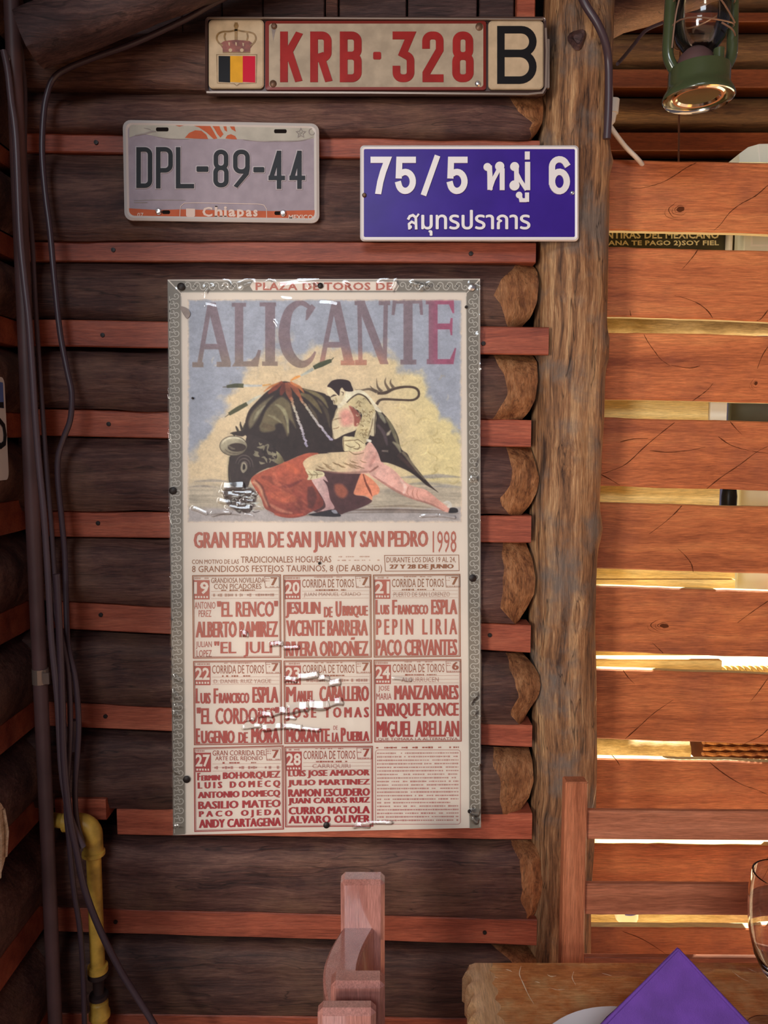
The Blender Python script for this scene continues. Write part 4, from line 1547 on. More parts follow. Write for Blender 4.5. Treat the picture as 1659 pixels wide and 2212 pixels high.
def paint(P, col, soft=0.8, alpha=1.0, tex=0.10, smooth=True, col2=None, grad=None):
    P = spline(P, 4, True) if smooth else P
    r = _cov(P, soft)
    if r is None:
        return
    sl, a = r
    c = np.array(col, float)[None, None, :] * np.ones(a.shape + (1,))
    if col2 is not None:
        (gx0, gy0), (gx1, gy1) = grad
        ex, ey = gx1 - gx0, gy1 - gy0
        t = np.clip(((gxx[sl] - gx0) * ex + (gyy[sl] - gy0) * ey) / (ex * ex + ey * ey), 0, 1)[..., None]
        c = c * (1 - t) + np.array(col2, float) * t
    c = c * (1 + tex * (n3[sl] - 0.5) * 2 + tex * (n2[sl] - 0.5))[..., None]
    a = (a * alpha)[..., None]
    IMG[sl] = IMG[sl] * (1 - a) + c * a


def brush(pts, ws, col, soft=0.9, alpha=1.0, tex=0.15, col2=None):
    P = spline(pts, 5)
    n = len(P)
    ww = np.interp(np.linspace(0, 1, n), np.linspace(0, 1, len(ws)), ws) if isinstance(ws, (list, tuple)) else np.full(n, ws)
    L_, R_ = [], []
    for i in range(n):
        a, b = P[max(i - 1, 0)], P[min(i + 1, n - 1)]
        tx, ty = b[0] - a[0], b[1] - a[1]
        l = math.hypot(tx, ty) or 1
        L_.append((P[i][0] - ty / l * ww[i] / 2, P[i][1] + tx / l * ww[i] / 2))
        R_.append((P[i][0] + ty / l * ww[i] / 2, P[i][1] - tx / l * ww[i] / 2))
    g = ((P[0][0], P[0][1]), (P[-1][0], P[-1][1])) if col2 is not None else None
    paint(L_ + R_[::-1], col, soft, alpha, tex, False, col2, g)


S_ = 5.184
pa = lambda L_: [(400 + x / S_, 750 + y / S_) for x, y in L_]
pb = lambda L_: [(690 + x / S_, 750 + y / S_) for x, y in L_]
# dust swirls
rs = np.random.RandomState(11)
for k in range(46):
    x, y = rs.uniform(840, 985), rs.uniform(880, 1040)
    if y < 870 + (x - 840) * 0.4:
        continue
    r = rs.uniform(8, 20)
    a0 = rs.uniform(0, 6.28)
    brush([(x + r * math.cos(a0 + t), y + r * 0.8 * math.sin(a0 + t)) for t in (0, 0.7, 1.4, 2.1)], [1, 3, 1], (170, 150, 95) if k % 2 else (222, 205, 150), 1.5, 0.5)
for k in range(60):
    x, y = rs.uniform(450, 960), rs.uniform(780, 1000)
    r = rs.uniform(5, 14)
    a0 = rs.uniform(0, 6.28)
    brush([(x + r * math.cos(a0 + t), y + r * math.sin(a0 + t)) for t in (0, 0.6, 1.2)], [1, 2.5, 1], (172, 146, 104) if k % 2 else (220, 198, 156), 1.5, 0.4)
# shadows on the sand
for (x0, x1, y, c, w) in ((420, 500, 1040, (140, 132, 125), 6), (408, 470, 1052, (150, 138, 128), 5), (900, 995, 1030, (150, 143, 138), 9), (860, 940, 1032, (140, 134, 126), 7), (930, 997, 1052, (152, 146, 140), 7), (880, 960, 1046, (150, 143, 130), 8), (820, 870, 1062, (150, 140, 125), 8), (610, 700, 1114, (128, 115, 100), 6), (720, 960, 1103, (100, 80, 68), 5), (740, 990, 1108, (120, 104, 92), 4), (450, 520, 1112, (110, 95, 84), 3), (800, 930, 1095, (135, 118, 98), 5)):
    brush([(x0, y), ((x0 + x1) / 2, y - 2), (x1, y + 1)], [1, w, 1], c, 1.5, 0.8)
brush(pb([(640, 640), (700, 585), (900, 590), (1040, 592), (1105, 555), (1110, 495), (1060, 452), (950, 445), (830, 468), (740, 510), (650, 515)]), [7, 5, 4.5, 4.5, 5, 5, 5, 5, 6, 7, 6], (76, 58, 46))
for t in ([(660, 505), (600, 470), (565, 430)], [(700, 500), (650, 440), (640, 350)], [(780, 480), (735, 400), (745, 340)], [(830, 455), (795, 400), (805, 355)], [(640, 500), (560, 470), (470, 480), (400, 475)]):
    brush(pb(t), [7, 4, 0.5], (96, 78, 62), alpha=0.9)
# bull
bull = pa([(1085, 385), (1000, 440), (900, 510), (800, 610), (720, 700), (680, 800), (662, 900), (625, 935), (520, 955), (560, 985), (640, 1000), (690, 1000), (760, 1200), (900, 1350), (1115, 1290), (1300, 1210), (1500, 1200)]) + pb([(20, 1210), (300, 1220), (560, 1260), (690, 1285), (770, 1295), (880, 1335), (1000, 1390), (1100, 1460), (1190, 1540), (1265, 1585), (1330, 1625), (1255, 1555), (1170, 1460), (1100, 1370), (1030, 1285), (985, 1195), (935, 1160), (905, 1110), (880, 1000), (830, 895), (770, 805), (700, 725), (640, 660), (560, 640), (300, 600), (96, 545)]) + pa([(1560, 520), (1450, 490), (1300, 455), (1180, 395)])
paint(bull, (50, 36, 34), 1.0, tex=0.16)
paint(pa([(1060, 560), (960, 640), (880, 740), (832, 860), (860, 950), (1000, 930), (1010, 870), (1080, 850), (1120, 930), (1145, 995), (1160, 930), (1110, 770), (1190, 830), (1240, 905), (1200, 760), (1180, 640), (1120, 575)]), (118, 104, 72), 2.5, 0.9)
paint(pa([(985, 545), (860, 620), (760, 720), (712, 830), (725, 910), (780, 850), (830, 770), (900, 650)]), (120, 108, 80), 2.5, 0.9)
for t, w, c in (([(1010, 640), (1090, 690), (1140, 800), (1155, 960)], [3, 8, 7, 2], (158, 150, 112)), ([(930, 760), (1000, 790), (1080, 850)], [2, 6, 2], (150, 140, 104)), ([(900, 650), (820, 730), (770, 820)], [2, 7, 3], (150, 142, 112)), ([(860, 870), (960, 900), (1000, 920)], [10, 12, 4], (96, 78, 55)), ([(1000, 570), (900, 680), (840, 830), (800, 900)], [6, 5, 6, 3], (44, 30, 28)),
                ([(1290, 520), (1380, 560), (1460, 640), (1530, 740)], [4, 12, 10, 2], (122, 106, 66)), ([(1330, 470), (1450, 520), (1540, 580), (1600, 680)], [3, 8, 8, 2], (132, 118, 76)), ([(1380, 640), (1450, 760), (1500, 900)], [3, 8, 2], (92, 76, 56)), ([(1480, 590), (1580, 720), (1620, 900)], [3, 8, 2], (84, 70, 52))):
    brush(pa(t), w, c, 1.6, 0.85)
for t, w, c in (([(640, 690), (700, 780), (740, 850)], [4, 9, 4], (140, 136, 112)), ([(740, 780), (800, 880), (850, 1000), (900, 1130)], [3, 8, 8, 3], (124, 116, 84)), ([(800, 930), (770, 970), (750, 985)], [2, 7, 2], (190, 176, 146)), ([(820, 1060), (880, 1110), (910, 1180)], [3, 8, 3], (150, 142, 112)), ([(700, 1160), (770, 1165)], [3, 4], (150, 132, 118)),
                ([(930, 1170), (1010, 1270), (1090, 1380), (1180, 1480)], [6, 6, 5, 2], (128, 114, 90)), ([(880, 1200), (980, 1300), (1080, 1400)], [8, 8, 3], (72, 48, 44)), ([(650, 870), (720, 960), (760, 1100)], [5, 8, 4], (84, 66, 70))):
    brush(pb(t), w, c, 1.6, 0.85)
# blood on the withers
for t, w, c in (([(1090, 390), (1010, 450), (930, 520)], [6, 12, 3], (142, 62, 40)), ([(1110, 395), (1090, 480), (1070, 540)], [6, 12, 4], (122, 50, 38)), ([(1140, 395), (1160, 500), (1190, 600)], [8, 14, 4], (150, 78, 52)), ([(1170, 395), (1240, 480), (1300, 580)], [8, 12, 3], (162, 84, 52)), ([(1180, 395), (1280, 450), (1330, 510)], [4, 7, 2], (190, 112, 60)), ([(1050, 400), (960, 440), (880, 500)], [2, 5, 1], (192, 112, 52))):
    brush(pa(t), w, c, 1.2, 0.9)
# banderillas
for t, w, c in (([(465, 442), (560, 430), (655, 432)], [6, 9, 9], (76, 78, 50)), ([(420, 446), (470, 444)], [1, 2], (70, 60, 45)), ([(655, 430), (760, 432), (865, 430)], [6, 5, 4], (168, 170, 168)), ([(865, 430), (960, 415)], [4, 2], (206, 150, 78)),
                ([(490, 750), (590, 690), (695, 632)], [7, 10, 8], (70, 72, 46)), ([(445, 782), (495, 750)], [1, 2], (70, 60, 45)), ([(695, 632), (780, 575), (850, 540)], [7, 6, 3], (176, 176, 160)),
                ([(1440, 230), (1530, 190), (1635, 150)], [8, 11, 7], (66, 72, 48)), ([(1630, 150), (1665, 115)], [3, 1], (60, 60, 45)), ([(1290, 320), (1360, 285), (1435, 240)], [3, 6, 7], (164, 168, 158)), ([(1180, 375), (1240, 340), (1290, 322)], [2, 6, 3], (206, 138, 62))):
    brush(pa(t), w, c, 0.8, 0.95)
for P_, in (([(1190, 570), (1220, 680), (1270, 820), (1310, 940), (1360, 1100)],), ([(1290, 580), (1370, 680), (1450, 800), (1540, 920), (1635, 1035)],)):
    q = spline(pa(P_), 8)
    for i in range(0, len(q)):
        f = i / len(q)
        c = np.array([170, 96, 66]) * (1 - min(1, f * 4)) + (np.array([196, 186, 142]) * (1 - f) + np.array([168, 158, 186]) * f) * min(1, f * 4)
        jx, jy = rs.uniform(-1.5, 1.5), rs.uniform(-1, 1)
        brush([(q[i][0] + jx - 2, q[i][1] + jy - 2), (q[i][0] + jx + 2, q[i][1] + jy + 2)], [4.5, 4.5], c, 0.8, 0.95)
# head
paint(pa([(690, 1000), (760, 985), (900, 1040), (1000, 1115), (1060, 1185), (1110, 1285), (1000, 1325), (830, 1395), (735, 1480), (700, 1560), (600, 1570), (505, 1545), (485, 1450), (490, 1300), (505, 1215), (600, 1200), (660, 1130)]), (56, 42, 40), 1.0)
paint(pa([(480, 1230), (500, 1240), (495, 1400), (515, 1540), (480, 1540), (470, 1380)]), (150, 140, 108), 1.5, 0.6)
brush(pa([(505, 1230), (490, 1350), (495, 1480), (520, 1550)]), [2, 3, 3, 2], (48, 36, 34))
paint([(400 + (540 + 152 * math.cos(t)) / S_, 750 + (1105 + 110 * math.sin(t)) / S_) for t in np.linspace(0, 6.28, 24)[:-1]], (176, 166, 138), 0.9, col2=(120, 108, 86), grad=(pa([(480, 1020)])[0], pa([(560, 1220)])[0]))
paint([(400 + (580 + 102 * math.cos(t)) / S_, 750 + (1122 + 48 * math.sin(t)) / S_) for t in np.linspace(0, 6.28, 24)[:-1]], (62, 46, 40), 0.9)
brush([(400 + (540 + 152 * math.cos(t)) / S_, 750 + (1105 + 110 * math.sin(t)) / S_) for t in np.linspace(0.3, 6.0, 20)], 1.4, (60, 48, 40), 0.8, 0.8)
brush([(400 + (545 + 130 * math.cos(t)) / S_, 750 + (1095 + 82 * math.sin(t)) / S_) for t in np.linspace(3.3, 5.8, 10)], [1, 4, 1], (214, 206, 178), 1.2, 0.8)
brush([(400 + (560 + 118 * math.cos(t)) / S_, 750 + (1118 + 72 * math.sin(t)) / S_) for t in np.linspace(0.6, 2.8, 10)], [1, 3, 1], (96, 82, 66), 1.0, 0.8)
brush(pa([(480, 1100), (520, 1130), (560, 1140)]), [3, 5, 2], (110, 96, 80), 1.0)
for k in range(30):
    x, y = rs.uniform(760, 1000), rs.uniform(1030, 1300)
    if (x - 760) < (y - 1030) * -0.1 or y < 1030 + (x - 760) * 0.35:
        continue
    brush(pa([(x, y), (x + rs.uniform(10, 50), y + rs.uniform(-20, 30)), (x + rs.uniform(30, 70), y + rs.uniform(10, 60))]), [1, rs.uniform(4, 8), 1], (146, 136, 108) if k % 3 else (40, 28, 28), 0.9, 0.85)
for r in (40, 70, 100):
    brush([(400 + (660 + r * math.cos(t)) / S_, 750 + (1330 + r * 1.2 * math.sin(t)) / S_) for t in np.linspace(3.4, 6.4, 6)], [1, 3, 1], (104, 88, 84), 0.9, 0.8)
paint(pa([(640, 1290), (680, 1300), (695, 1360), (650, 1410), (620, 1360)]), (150, 138, 116), 0.9)
paint(pa([(650, 1310), (670, 1320), (672, 1360), (645, 1370)]), (38, 26, 26), 0.8)
paint(pa([(1020, 1165), (1065, 1200), (1108, 1285), (1060, 1312), (1005, 1285), (1030, 1230)]), (158, 150, 112), 1.0, col2=(100, 88, 60), grad=(pa([(1020, 1200)])[0], pa([(1100, 1250)])[0]))
for t in ([(560, 985), (530, 965), (505, 965)], [(600, 960), (575, 900), (565, 885)], [(640, 930), (620, 870), (620, 835)], [(655, 920), (665, 880), (670, 850)]):
    brush(pa(t), [6, 4, 1], (58, 48, 38))
# muzzle, with glints of the crinkled plastic painted in as pale strokes
paint(pa([(560, 1560), (700, 1560), (790, 1620), (800, 1700), (760, 1800), (690, 1860), (560, 1820), (470, 1760), (430, 1650), (450, 1580)]), (66, 52, 50), 2.0, 0.85)
for k in range(26):
    x, y = rs.uniform(420, 780), rs.uniform(1560, 1850)
    brush(pa([(x, y), (x + rs.uniform(20, 60), y + rs.uniform(-25, 25)), (x + rs.uniform(60, 110), y + rs.uniform(-20, 20))]), [1, rs.uniform(2, 5), 1], (190, 196, 190) if k % 3 else (50, 38, 38), 0.9, 0.75)
# cape
cape = pa([(735, 1480), (830, 1405), (1000, 1335), (1180, 1260), (1350, 1190), (1470, 1182), (1490, 1200), (1400, 1240), (1325, 1300), (1380, 1420), (1440, 1500), (1500, 1640), (1545, 1720), (1530, 1790), (1400, 1850), (1330, 1890), (1200, 1912), (1060, 1895), (960, 1840), (890, 1800), (850, 1690), (790, 1600)])
paint(pb([(-60, 1370), (0, 1375), (300, 1405), (470, 1410), (440, 1500), (392, 1640), (500, 1670), (590, 1722), (480, 1790), (300, 1850), (215, 1875), (-40, 1850), (-150, 1700)]), (82, 48, 50), 1.0)
paint(pb([(170, 1540), (260, 1540), (320, 1620), (270, 1690), (190, 1650)]), (168, 88, 62), 3.0, 0.85)
paint(cape, (180, 86, 60), 0.9, tex=0.14, col2=(130, 56, 48), grad=(pa([(1150, 1400)])[0], pa([(1350, 1850)])[0]))
for t, w, c in (([(850, 1450), (950, 1480), (1050, 1540), (1180, 1560)], [4, 12, 14, 4], (142, 66, 50)), ([(1000, 1400), (1010, 1500), (1080, 1560)], [6, 12, 4], (200, 104, 74)), ([(1100, 1300), (1200, 1350), (1280, 1420)], [6, 18, 8], (196, 96, 62)), ([(1060, 1560), (1180, 1550), (1320, 1480)], [3, 8, 3], (116, 48, 44)), ([(960, 1650), (1100, 1680), (1250, 1700)], [10, 26, 8], (186, 92, 62)), ([(950, 1760), (1050, 1820), (1200, 1860)], [4, 8, 3], (196, 124, 96)), ([(760, 1500), (830, 1560), (880, 1660), (930, 1780)], [7, 8, 8, 6], (196, 150, 116)), ([(790, 1490), (860, 1560), (900, 1680), (950, 1800)], [3, 4, 5, 3], (96, 40, 34)),
                ([(1400, 1560), (1420, 1680), (1400, 1800)], [10, 22, 8], (96, 48, 46)), ([(1000, 1870), (1150, 1890), (1320, 1870)], [3, 7, 3], (176, 76, 54))):
    brush(pa(t), w, c, 2.0, 0.8)
for k in range(60):
    t = rs.rand()
    x, y = 900 + 500 * t, 1350 + rs.uniform(0, 480)
    brush(pa([(x, y), (x + 30, y + 15), (x + 55, y + 40)]), [1, 4, 1], (204, 112, 78) if k % 2 else (140, 58, 46), 2.0, 0.30)
paint(pb([(470, 1410), (520, 1430), (610, 1500), (672, 1580), (660, 1640), (600, 1668), (585, 1712), (520, 1668), (390, 1650), (400, 1580), (435, 1480)]), (214, 134, 98), 0.9)
brush(pb([(490, 1420), (520, 1520), (560, 1600), (590, 1670)]), [2, 4, 5, 1], (120, 62, 46))
# matador
paint(pa([(1318, 1302), (1370, 1240), (1480, 1198), (1600, 1188)]) + pb([(100, 1180), (320, 1168), (480, 1140), (560, 1060), (620, 1120), (662, 1200), (690, 1280), (722, 1300), (700, 1345), (630, 1395), (520, 1415), (300, 1412), (60, 1385), (-30, 1375), (-100, 1420)]) + pa([(1370, 1395)]), (200, 178, 140), 0.8, col2=(208, 160, 146), grad=(pb([(300, 1200)])[0], pb([(560, 1250)])[0]))
for k in range(24):
    x = rs.uniform(-60, 480)
    y = 1330 - x * 0.08 + rs.uniform(-35, 35)
    brush(pb([(x, y), (x + 30, y + 20), (x + 70, y + 28)]), [0.8, 2.2, 0.8], (124, 96, 62), 0.9, 0.75)
brush(pb([(0, 1380), (200, 1405), (400, 1405), (560, 1390)]), [2, 4, 5, 2], (150, 106, 92), 1.4, 0.7)
brush(pb([(660, 1330), (620, 1360), (560, 1400)]), [2, 4, 2], (130, 82, 70), 1.2, 0.8)
brush(pb([(640, 1180), (600, 1260), (560, 1340)]), [3, 9, 3], (180, 124, 112), 2.5, 0.6)
paint(pb([(560, 1425), (640, 1392), (720, 1312), (850, 1392), (950, 1500), (1060, 1560), (1200, 1602), (1350, 1722), (1440, 1790), (1480, 1805), (1450, 1850), (1380, 1832), (1250, 1762), (1050, 1702), (950, 1662), (850, 1602), (700, 1520)]), (212, 166, 152), 0.8, col2=(206, 150, 132), grad=(pb([(700, 1400)])[0], pb([(1300, 1700)])[0]))
brush(pb([(600, 1440), (750, 1540), (900, 1630), (1050, 1695), (1250, 1760), (1400, 1835)]), [2, 5, 5, 4, 4, 2], (152, 100, 88), 1.2, 0.7)
brush(pb([(900, 1480), (960, 1560), (940, 1640)]), [3, 8, 3], (226, 192, 178), 1.5, 0.7)
for t in ([(1000, 1560), (980, 1620), (1000, 1660)], [(1060, 1580), (1040, 1630), (1060, 1690)], [(1100, 1600), (1090, 1650), (1110, 1700)]):
    brush(pb(t), [1, 2, 1], (160, 104, 84), 0.9, 0.7)
paint(pb([(1385, 1740), (1440, 1718), (1482, 1755), (1472, 1802), (1430, 1790), (1440, 1760)]), (196, 190, 178), 0.8)
paint(pb([(1470, 1798), (1540, 1806), (1546, 1850), (1455, 1856), (1450, 1835)]), (44, 40, 42), 0.8)
paint(pa([(1415, 1480), (1480, 1440), (1550, 1430), (1600, 1510)]) + pb([(40, 1480), (90, 1560), (120, 1700), (170, 1800), (100, 1832), (0, 1838)]) + pa([(1490, 1845), (1570, 1790), (1545, 1700), (1470, 1580)]), (204, 170, 164), 0.8, col2=(170, 130, 128), grad=(pa([(1480, 1600)])[0], pa([(1640, 1620)])[0]))
paint(pa([(1345, 1370), (1400, 1375), (1540, 1395), (1556, 1440), (1480, 1470), (1370, 1486), (1380, 1440)]), (204, 192, 152), 0.8)
for t in ([(1360, 1420), (1430, 1430), (1540, 1420)], [(1380, 1390), (1420, 1440), (1400, 1480)], [(1440, 1390), (1480, 1420), (1470, 1460)]):
    brush(pa(t), [1, 2, 1], (120, 98, 66), 0.9, 0.8)
paint(pa([(1380, 1872), (1500, 1850), (1600, 1835)]) + pb([(0, 1850), (130, 1818), (190, 1840), (242, 1890), (150, 1900), (0, 1892)]) + pa([(1450, 1890)]), (42, 38, 44), 0.8)
paint(pb([(135, 1830), (180, 1822), (205, 1860), (160, 1860)]), (140, 140, 150), 0.9)
# torso
paint(pb([(380, 940), (430, 920), (560, 955), (615, 990), (600, 1030), (540, 1060), (420, 1050), (280, 1010), (300, 965)]), (48, 32, 32), 0.9)
paint(pb([(200, 680), (300, 600), (335, 640), (440, 740), (458, 800), (440, 880), (400, 932), (280, 976), (165, 1032), (145, 940), (138, 850), (165, 770)]), (204, 188, 152), 0.8)
paint(pb([(230, 740), (310, 690), (380, 760), (390, 840), (330, 880), (250, 870)]), (206, 142, 128), 5.0, 0.9)
paint(pb([(330, 655), (430, 720), (462, 790), (442, 868), (390, 880), (385, 780)]), (146, 70, 58), 1.5, 0.9)
for t in ([(150, 820), (200, 800), (245, 795)], [(150, 915), (200, 905), (220, 890)]):
    brush(pb(t), [1, 2, 1], (130, 100, 70))
paint(pb([(285, 500), (380, 488), (470, 480), (560, 548), (640, 650), (700, 730), (620, 700), (520, 580), (430, 540), (330, 600), (230, 680), (200, 660), (240, 600)]), (214, 204, 176), 0.8)
paint(pb([(310, 620), (390, 550), (470, 525), (560, 590), (622, 700), (637, 800), (600, 920), (562, 990), (520, 1072), (420, 1052), (388, 1032), (410, 930), (450, 840), (478, 760), (430, 705), (350, 655)]), (190, 174, 130), 0.8)
brush(pb([(305, 620), (370, 560), (440, 525), (520, 560), (580, 640)]), [2, 3, 3, 3, 2], (64, 46, 36), 0.8, 0.9)
paint(pb([(600, 760), (628, 740), (628, 860), (618, 990), (555, 960)]), (196, 182, 148), 0.8)
brush(pb([(632, 740), (620, 860), (616, 1000)]), [1.5, 2, 1.5], (70, 54, 44))
brush(pb([(600, 800), (580, 900), (545, 1000)]), [1.5, 2, 1.5], (120, 98, 66))
for k in range(70):
    x, y = rs.uniform(400, 610), rs.uniform(580, 1010)
    if x < 400 + abs(y - 700) * 0.1 or x > 620 - (y - 580) * 0.16:
        continue
    a0 = rs.uniform(0, 6.28)
    r = rs.uniform(8, 18)
    brush(pb([(x + r * math.cos(a0 + t), y + r * math.sin(a0 + t)) for t in (0, 1.1, 2.2, 3.3)]), [0.8, 1.8, 0.8], (118, 94, 58) if k % 3 else (222, 210, 172), 0.8, 0.75)
paint(pb([(262, 1010), (330, 1000), (400, 1010), (512, 1075), (492, 1150), (400, 1172), (320, 1165), (270, 1150)]), (208, 194, 152), 0.8)
for t in ([(265, 1050), (330, 1045), (400, 1040)], [(290, 1090), (350, 1120), (400, 1110)], [(400, 1060), (450, 1100), (430, 1150)], [(330, 1160), (400, 1200), (500, 1180)], [(390, 1050), (430, 1035), (500, 1080)], [(380, 1130), (420, 1140), (470, 1120)], [(270, 1010), (268, 1080), (275, 1150)]):
    brush(pb(t), [1, 2.4, 1], (112, 88, 58), 0.8, 0.85)
paint(pb([(530, 1030), (580, 1040), (575, 1065), (530, 1055)]), (222, 214, 196), 0.8)
# head of the matador
paint(pb([(88, 450), (150, 470), (195, 520), (225, 545), (240, 470), (272, 480), (292, 520), (255, 600), (210, 652), (180, 645), (158, 640), (150, 600), (132, 590), (122, 560), (100, 530), (84, 490)]), (208, 192, 156), 0.8)
paint(pb([(88, 440), (110, 405), (150, 372), (230, 358), (330, 376), (360, 430), (376, 492), (290, 490), (255, 452), (230, 480), (222, 542), (190, 515), (155, 478), (120, 450)]), (46, 26, 32), 0.8)
brush(pb([(125, 560), (160, 540), (190, 540)]), [1, 4, 1], (70, 52, 44))
brush(pb([(150, 590), (165, 605), (170, 640)]), [1, 2.5, 1], (120, 96, 72))
brush(pb([(180, 560), (190, 600), (170, 630)]), [2, 5, 2], (168, 152, 108), 1.2, 0.7)
brush(pb([(245, 500), (268, 510), (262, 540)]), [1, 2.4, 1], (96, 74, 58))
brush(pb([(165, 1032), (145, 940), (140, 850), (168, 770), (205, 685)]), 1.3, (96, 76, 56), 0.8, 0.7)
# title letters, printed in a translucent mauve over the sky
q_ = 2.37
tl = lambda L_: [(350 + x / q_, 590 + y / q_) for x, y in L_]
LT = np.zeros((PH, PW))


def letter(P, smooth=False):
    r = _cov(spline(tl(P), 4, True) if smooth else tl(P), 0.7)
    if r:
        sl, a = r
        LT[sl] = np.maximum(LT[sl], a)


def bar(x0, y0, x1, y1, w0, w1=None):
    w1 = w0 if w1 is None else w1
    letter([(x0 - w0 / 2, y0), (x0 + w0 / 2, y0), (x1 + w1 / 2, y1), (x1 - w1 / 2, y1)])


def rect_(x0, y0, x1, y1):
    letter([(x0, y0), (x1, y0), (x1, y1), (x0, y1)])


bar(246, 152, 192, 462, 24); bar(252, 152, 330, 462, 46); rect_(205, 362, 305, 390); rect_(155, 456, 212, 482); rect_(280, 454, 352, 480); rect_(234, 152, 271, 175)
rect_(373, 152, 416, 478); rect_(357, 152, 430, 172); letter([(373, 455), (455, 450), (480, 425), (492, 392), (507, 395), (492, 478), (357, 478)])
rect_(528, 150, 579, 475); rect_(500, 150, 584, 170); rect_(512, 452, 592, 475)
cp = spline([(768, 200), (748, 170), (705, 152), (655, 185), (632, 250), (626, 325), (645, 405), (685, 455), (725, 466), (762, 442), (785, 402)], 4)
cw = np.interp(np.linspace(0, 1, len(cp)), np.linspace(0, 1, 11), [14, 22, 28, 42, 54, 60, 56, 46, 36, 24, 8])
cl, cr_ = [], []
for i in range(len(cp)):
    a, b = cp[max(i - 1, 0)], cp[min(i + 1, len(cp) - 1)]
    tx, ty = b[0] - a[0], b[1] - a[1]
    l = math.hypot(tx, ty)
    cl.append((cp[i][0] - ty / l * cw[i] / 2, cp[i][1] + tx / l * cw[i] / 2))
    cr_.append((cp[i][0] + ty / l * cw[i] / 2, cp[i][1] - tx / l * cw[i] / 2))
letter(cl + cr_[::-1])
letter([(735, 242), (746, 238), (786, 176), (766, 158), (738, 190)])
bar(882, 145, 818, 462, 25); bar(888, 145, 958, 462, 48); rect_(838, 352, 935, 381); rect_(915, 447, 986, 471); rect_(869, 144, 907, 170)
bar(1010, 145, 1016, 465, 22); bar(1016, 145, 1138, 466, 44); bar(1146, 140, 1140, 465, 22); rect_(986, 140, 1040, 164); rect_(988, 444, 1048, 471); rect_(1110, 138, 1168, 164)
rect_(1236, 138, 1283, 466); rect_(1182, 132, 1332, 156); letter([(1182, 132), (1200, 150), (1190, 216), (1175, 214)]); letter([(1332, 128), (1315, 150), (1322, 214), (1336, 214)]); rect_(1220, 443, 1302, 468)
rect_(1365, 138, 1411, 466); rect_(1350, 138, 1494, 160); letter([(1494, 138), (1496, 204), (1488, 206), (1468, 158)]); rect_(1408, 258, 1486, 288); letter([(1472, 262), (1478, 230), (1488, 230), (1486, 318), (1478, 318), (1472, 285)]); rect_(1355, 440, 1490, 466); letter([(1470, 450), (1500, 382), (1506, 385), (1492, 466), (1440, 466)])
lx_ = gxx / 1.0
f1 = sstep(900, 960, gxx)[..., None]
f2 = (sstep(740, 790, gyy) * sstep(640, 720, gxx) * (1 - sstep(800, 860, gxx)))[..., None]
f3 = (sstep(740, 790, gyy) * (1 - sstep(640, 700, gxx)))[..., None]
lc = np.array([122, 100, 106.0]) * (1 - f1) + np.array([158, 66, 96.0]) * f1
lc = lc * (1 - f2) + np.array([176, 116, 94.0]) * f2
lc = lc * (1 - 0.6 * f3) + np.array([136, 116, 92.0]) * 0.6 * f3
lc = lc * (0.94 + 0.14 * n3)[..., None]
al = (LT * 0.88)[..., None]
keep = IMG.copy()
IMG = IMG * (1 - al) + lc * al
# the upper banderilla stays in front of the title
brush(pa([(1440, 230), (1530, 190), (1635, 150)]), [8, 11, 7], (66, 72, 48), 0.8, 0.95)
# ragged soft edge of the print
ed = np.minimum(np.minimum(gxx - PX0, PX0 + PW - 1 - gxx), np.minimum(gyy - PY0, PY0 + PH - 1 - gyy))
ea = np.clip((ed + (n3 - 0.5) * 5) / 5.0, 0, 1)[..., None]
IMG = IMG * ea + np.array([206, 186, 164.0]) * (1 - ea)
grain_ = np.random.RandomState(21).rand(PH, PW)
IMG = IMG * (1 + 0.10 * (vnoise(4, 31, 2) - 0.5) + 0.07 * (grain_ - 0.5) + 0.10 * (strk - 0.5))[..., None]
grey_ = IMG.mean(-1, keepdims=True)
IMG = grey_ + 0.84 * (IMG - grey_)
KP = 0.76
c_ = np.clip(IMG, 0, 255) / 255.0
LIN = np.where(c_ <= 0.04045, c_ / 12.92, ((c_ + 0.055) / 1.055) ** 2.4) / KP
LIN = np.clip(LIN, 0, 0.92)
t_ = YQ
dxn = (gxx - 829.5) / F
dzn = -(gyy - 1106.0) / F
tt = (YQ - 0.0003) / (CP + dzn * SP)
co = np.stack([dxn * tt, np.full_like(tt, YQ - 0.0003), CAMZ + tt * (-SP + dzn * CP)], -1).reshape(-1, 3)
me = bpy.data.meshes.new('picture')
ii = (np.arange(PH - 1)[:, None] * PW + np.arange(PW - 1)[None, :]).ravel()
quads = np.stack([ii, ii + PW, ii + PW + 1, ii + 1], -1)
me.vertices.add(PH * PW)
me.vertices.foreach_set('co', co.ravel().astype(np.float32))
me.loops.add(quads.size)
me.loops.foreach_set('vertex_index', quads.ravel().astype(np.int32))
me.polygons.add(len(quads))
me.polygons.foreach_set('loop_start', (np.arange(len(quads)) * 4).astype(np.int32))
me.update(calc_edges=True)
ca = me.color_attributes.new('print', 'FLOAT_COLOR', 'POINT')
rgba = np.ones((PH * PW, 4), np.float32)
rgba[:, :3] = LIN.reshape(-1, 3)
ca.data.foreach_set('color', rgba.ravel())
me.materials.append(M['picture'])
o = bpy.data.objects.new('picture', me)
COL.objects.link(o)
o.parent = poster
o['label'] = 'painted picture of a bull and a kneeling bullfighter'

# ---- printed lettering of the poster
YI = YQ - 0.0006
s6 = 2.3042
cx6 = lambda X: 340 + X / s6
cy6 = lambda Y: 1120 + Y / s6
mi_, mb_, mp_ = MB(), MB(), MB()


